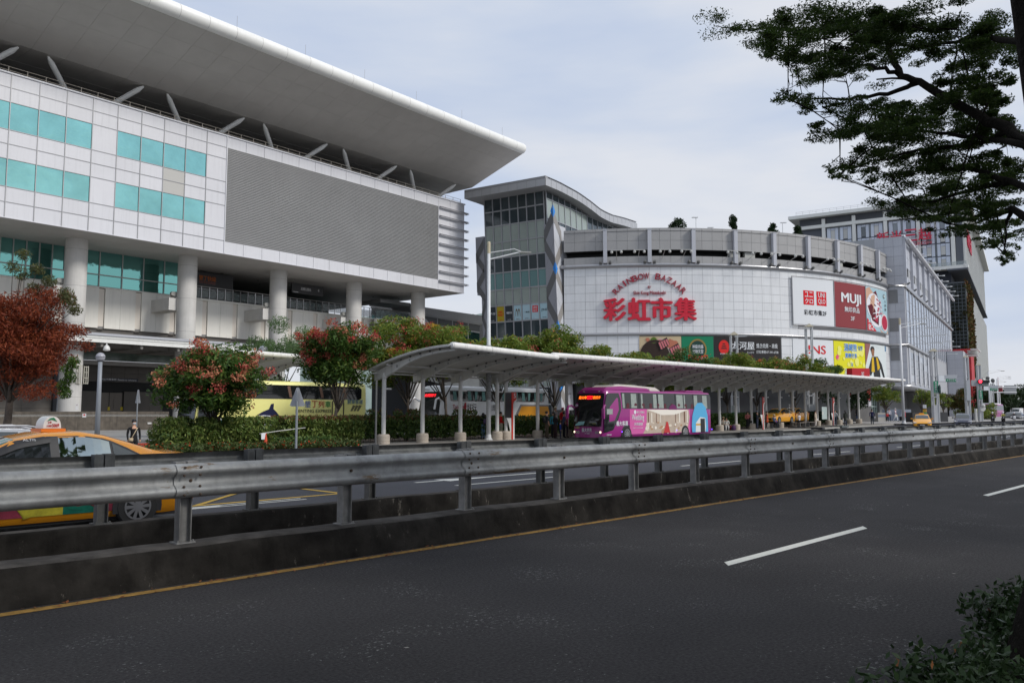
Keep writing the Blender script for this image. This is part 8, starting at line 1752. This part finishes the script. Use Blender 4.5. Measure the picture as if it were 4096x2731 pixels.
for nm,z0,z1,m_,w_ in (('white_top',1632,1618,pw,13),('yellow_part',1648,1636,M('banner_yellow',S(196,150,40),.6),16),('green_part',1659,1648,M('banner_green',S(70,150,90),.6),16)): obj(nm,MB().box(x-w_*s/2,x+w_*s/2,y-.15,y+.15,zat(z0,104),zat(z1,104)),m_,t)
x,y=at(3904,112); t=thing('control_cabinet','small grey meter box on a short post at the crossing','cabinet',(x,y,.2)); obj('post',MB().tube([(x,y,.2),(x,y,zat(1645,112))],.16,10),off_white,t); obj('box',MB().cbox((x,y,zat(1641,112)),(.28,.25,.5)),off_white,t)
x,y=at(3857,103); small('utility_box',MB().cbox((x,y,.9),(.35,.35,1.0)),M('pale_green_box',(.33,.37,.30),.6),'pale green utility box beside the parked scooter','cabinet',(x,y,.4))
# distant road furniture
for k,(px_,D,yt,arm) in enumerate(((3962,150,1485,2.9),(3995,185,1515,3.2),(4000,205,1508,3.2),(3983,230,1528,3.4))): x,y=at(px_,D); light_pole(['distant light pole nearest above the far coach','distant light pole, second down the road','distant light pole, third down the road','distant light pole, last and smallest'][k],x,y,.1,zat(yt,D)-.1,arm,1,.15,False,group='light poles far down the road')
def gantry(label,px_,D,x0,x1,y0,y1,cat='road sign',post=None):
    x,y=at(px_,D); t=thing('road_sign_gantry',label,cat,(x,y,.1)); s=D/FPX; a=R(AZ-90); f=lambda u,v,d:(x+u*math.cos(a)+d*math.sin(a),y+u*math.sin(a)-d*math.cos(a),v)
    obj('post',MB().tube([f(0,0,0),f(0,zat(y0-8,D),0)],.16,8),col_white,t); b=MB(); b.tube([f(0,zat(y0+8,D),0),f((x1-px_)*s,zat(y0+8,D),0)],.10,6).tube([f(0,zat(y1-6,D),0),f((x1-px_)*s,zat(y1-6,D),0)],.10,6); obj('truss',b,col_white,t)
    b=MB(); b.box((x0-px_)*s,(x1-px_)*s,-.06,.0,zat(y1,D),zat(y0,D),lambda u,v,w_:f(u,w_,-v+.2 if False else v)); obj('sign_back',b,M('gantry_sign_grey',(.27,.28,.30),.6,nz=(.5,.08)),t); return t
gantry('large grey road sign on an arm seen from behind, above the far coach',3970,165,4022,4071,1541,1575); gantry('small grey road sign pair far down the road, upper',4043,215,4050,4080,1591,1600); gantry('small grey road sign far down the road, lower',4045,225,4060,4088,1599,1608)
x,y=at(4003,190); t=thing('warning_signal','small red signal panel beside the big grey road sign','signal',(x,y,.1)); z=zat(1555,190); obj('panel',MB().cbox((x,y,z),(.5,1.2,1.3)),M('panel_dark_red',S(120,30,40),.5),t); obj('post',MB().tube([(x,y,.1),(x,y,z)],.1,6),col_white,t)
x,y=at(3978,150); t=thing('floodlight_pole','pole with two round grey loudspeakers left of the distant lamps','pole',(x,y,.1)); obj('pole',MB().tube([(x,y,.1),(x,y,zat(1520,150))],.09,8),pole_grey,t); obj('speaker',MB().ball((x,y,zat(1522,150)),(.35,.35,.4),8,6).ball((x-.9,y+.6,zat(1512,150)),(.35,.35,.3),8,6),M('speaker_grey',(.1,.1,.1),.6),t)
# roof lamps on the mall
for k,(px_,yt) in enumerate(((2799,858),(2862,900),(3152,877))):
    D=122; x,y=at(px_,D); z1=zat(yt,D); t=thing('roof_lamp',['thin roof lamp between the first two roof trees','short double roof lamp left of the slim roof tree','roof lamp right of the third roof tree'][k],'lamp',(x,y,26.3)); obj('pole',MB().tube([(x,y,26.3),(x,y,z1)],.05,6),col_white,t); obj('head',MB().cbox((x-.3+.6*(k==2),y,z1),(.9,.3,.1),R(-46)),col_white,t)
b=MB(); g=random.Random(5); 
leaves('roof_grass',[(*[q for q in (fw('ml',ap(th,RA-1.2,26.6))[:2])],26.9) for th in range(-140,-84,1)],[(.7,.7,.35)]*56,2600,.16,airy,None,61,flat=1.1,asp=.2)['kind']='stuff'
print('objects',len(bpy.data.objects))
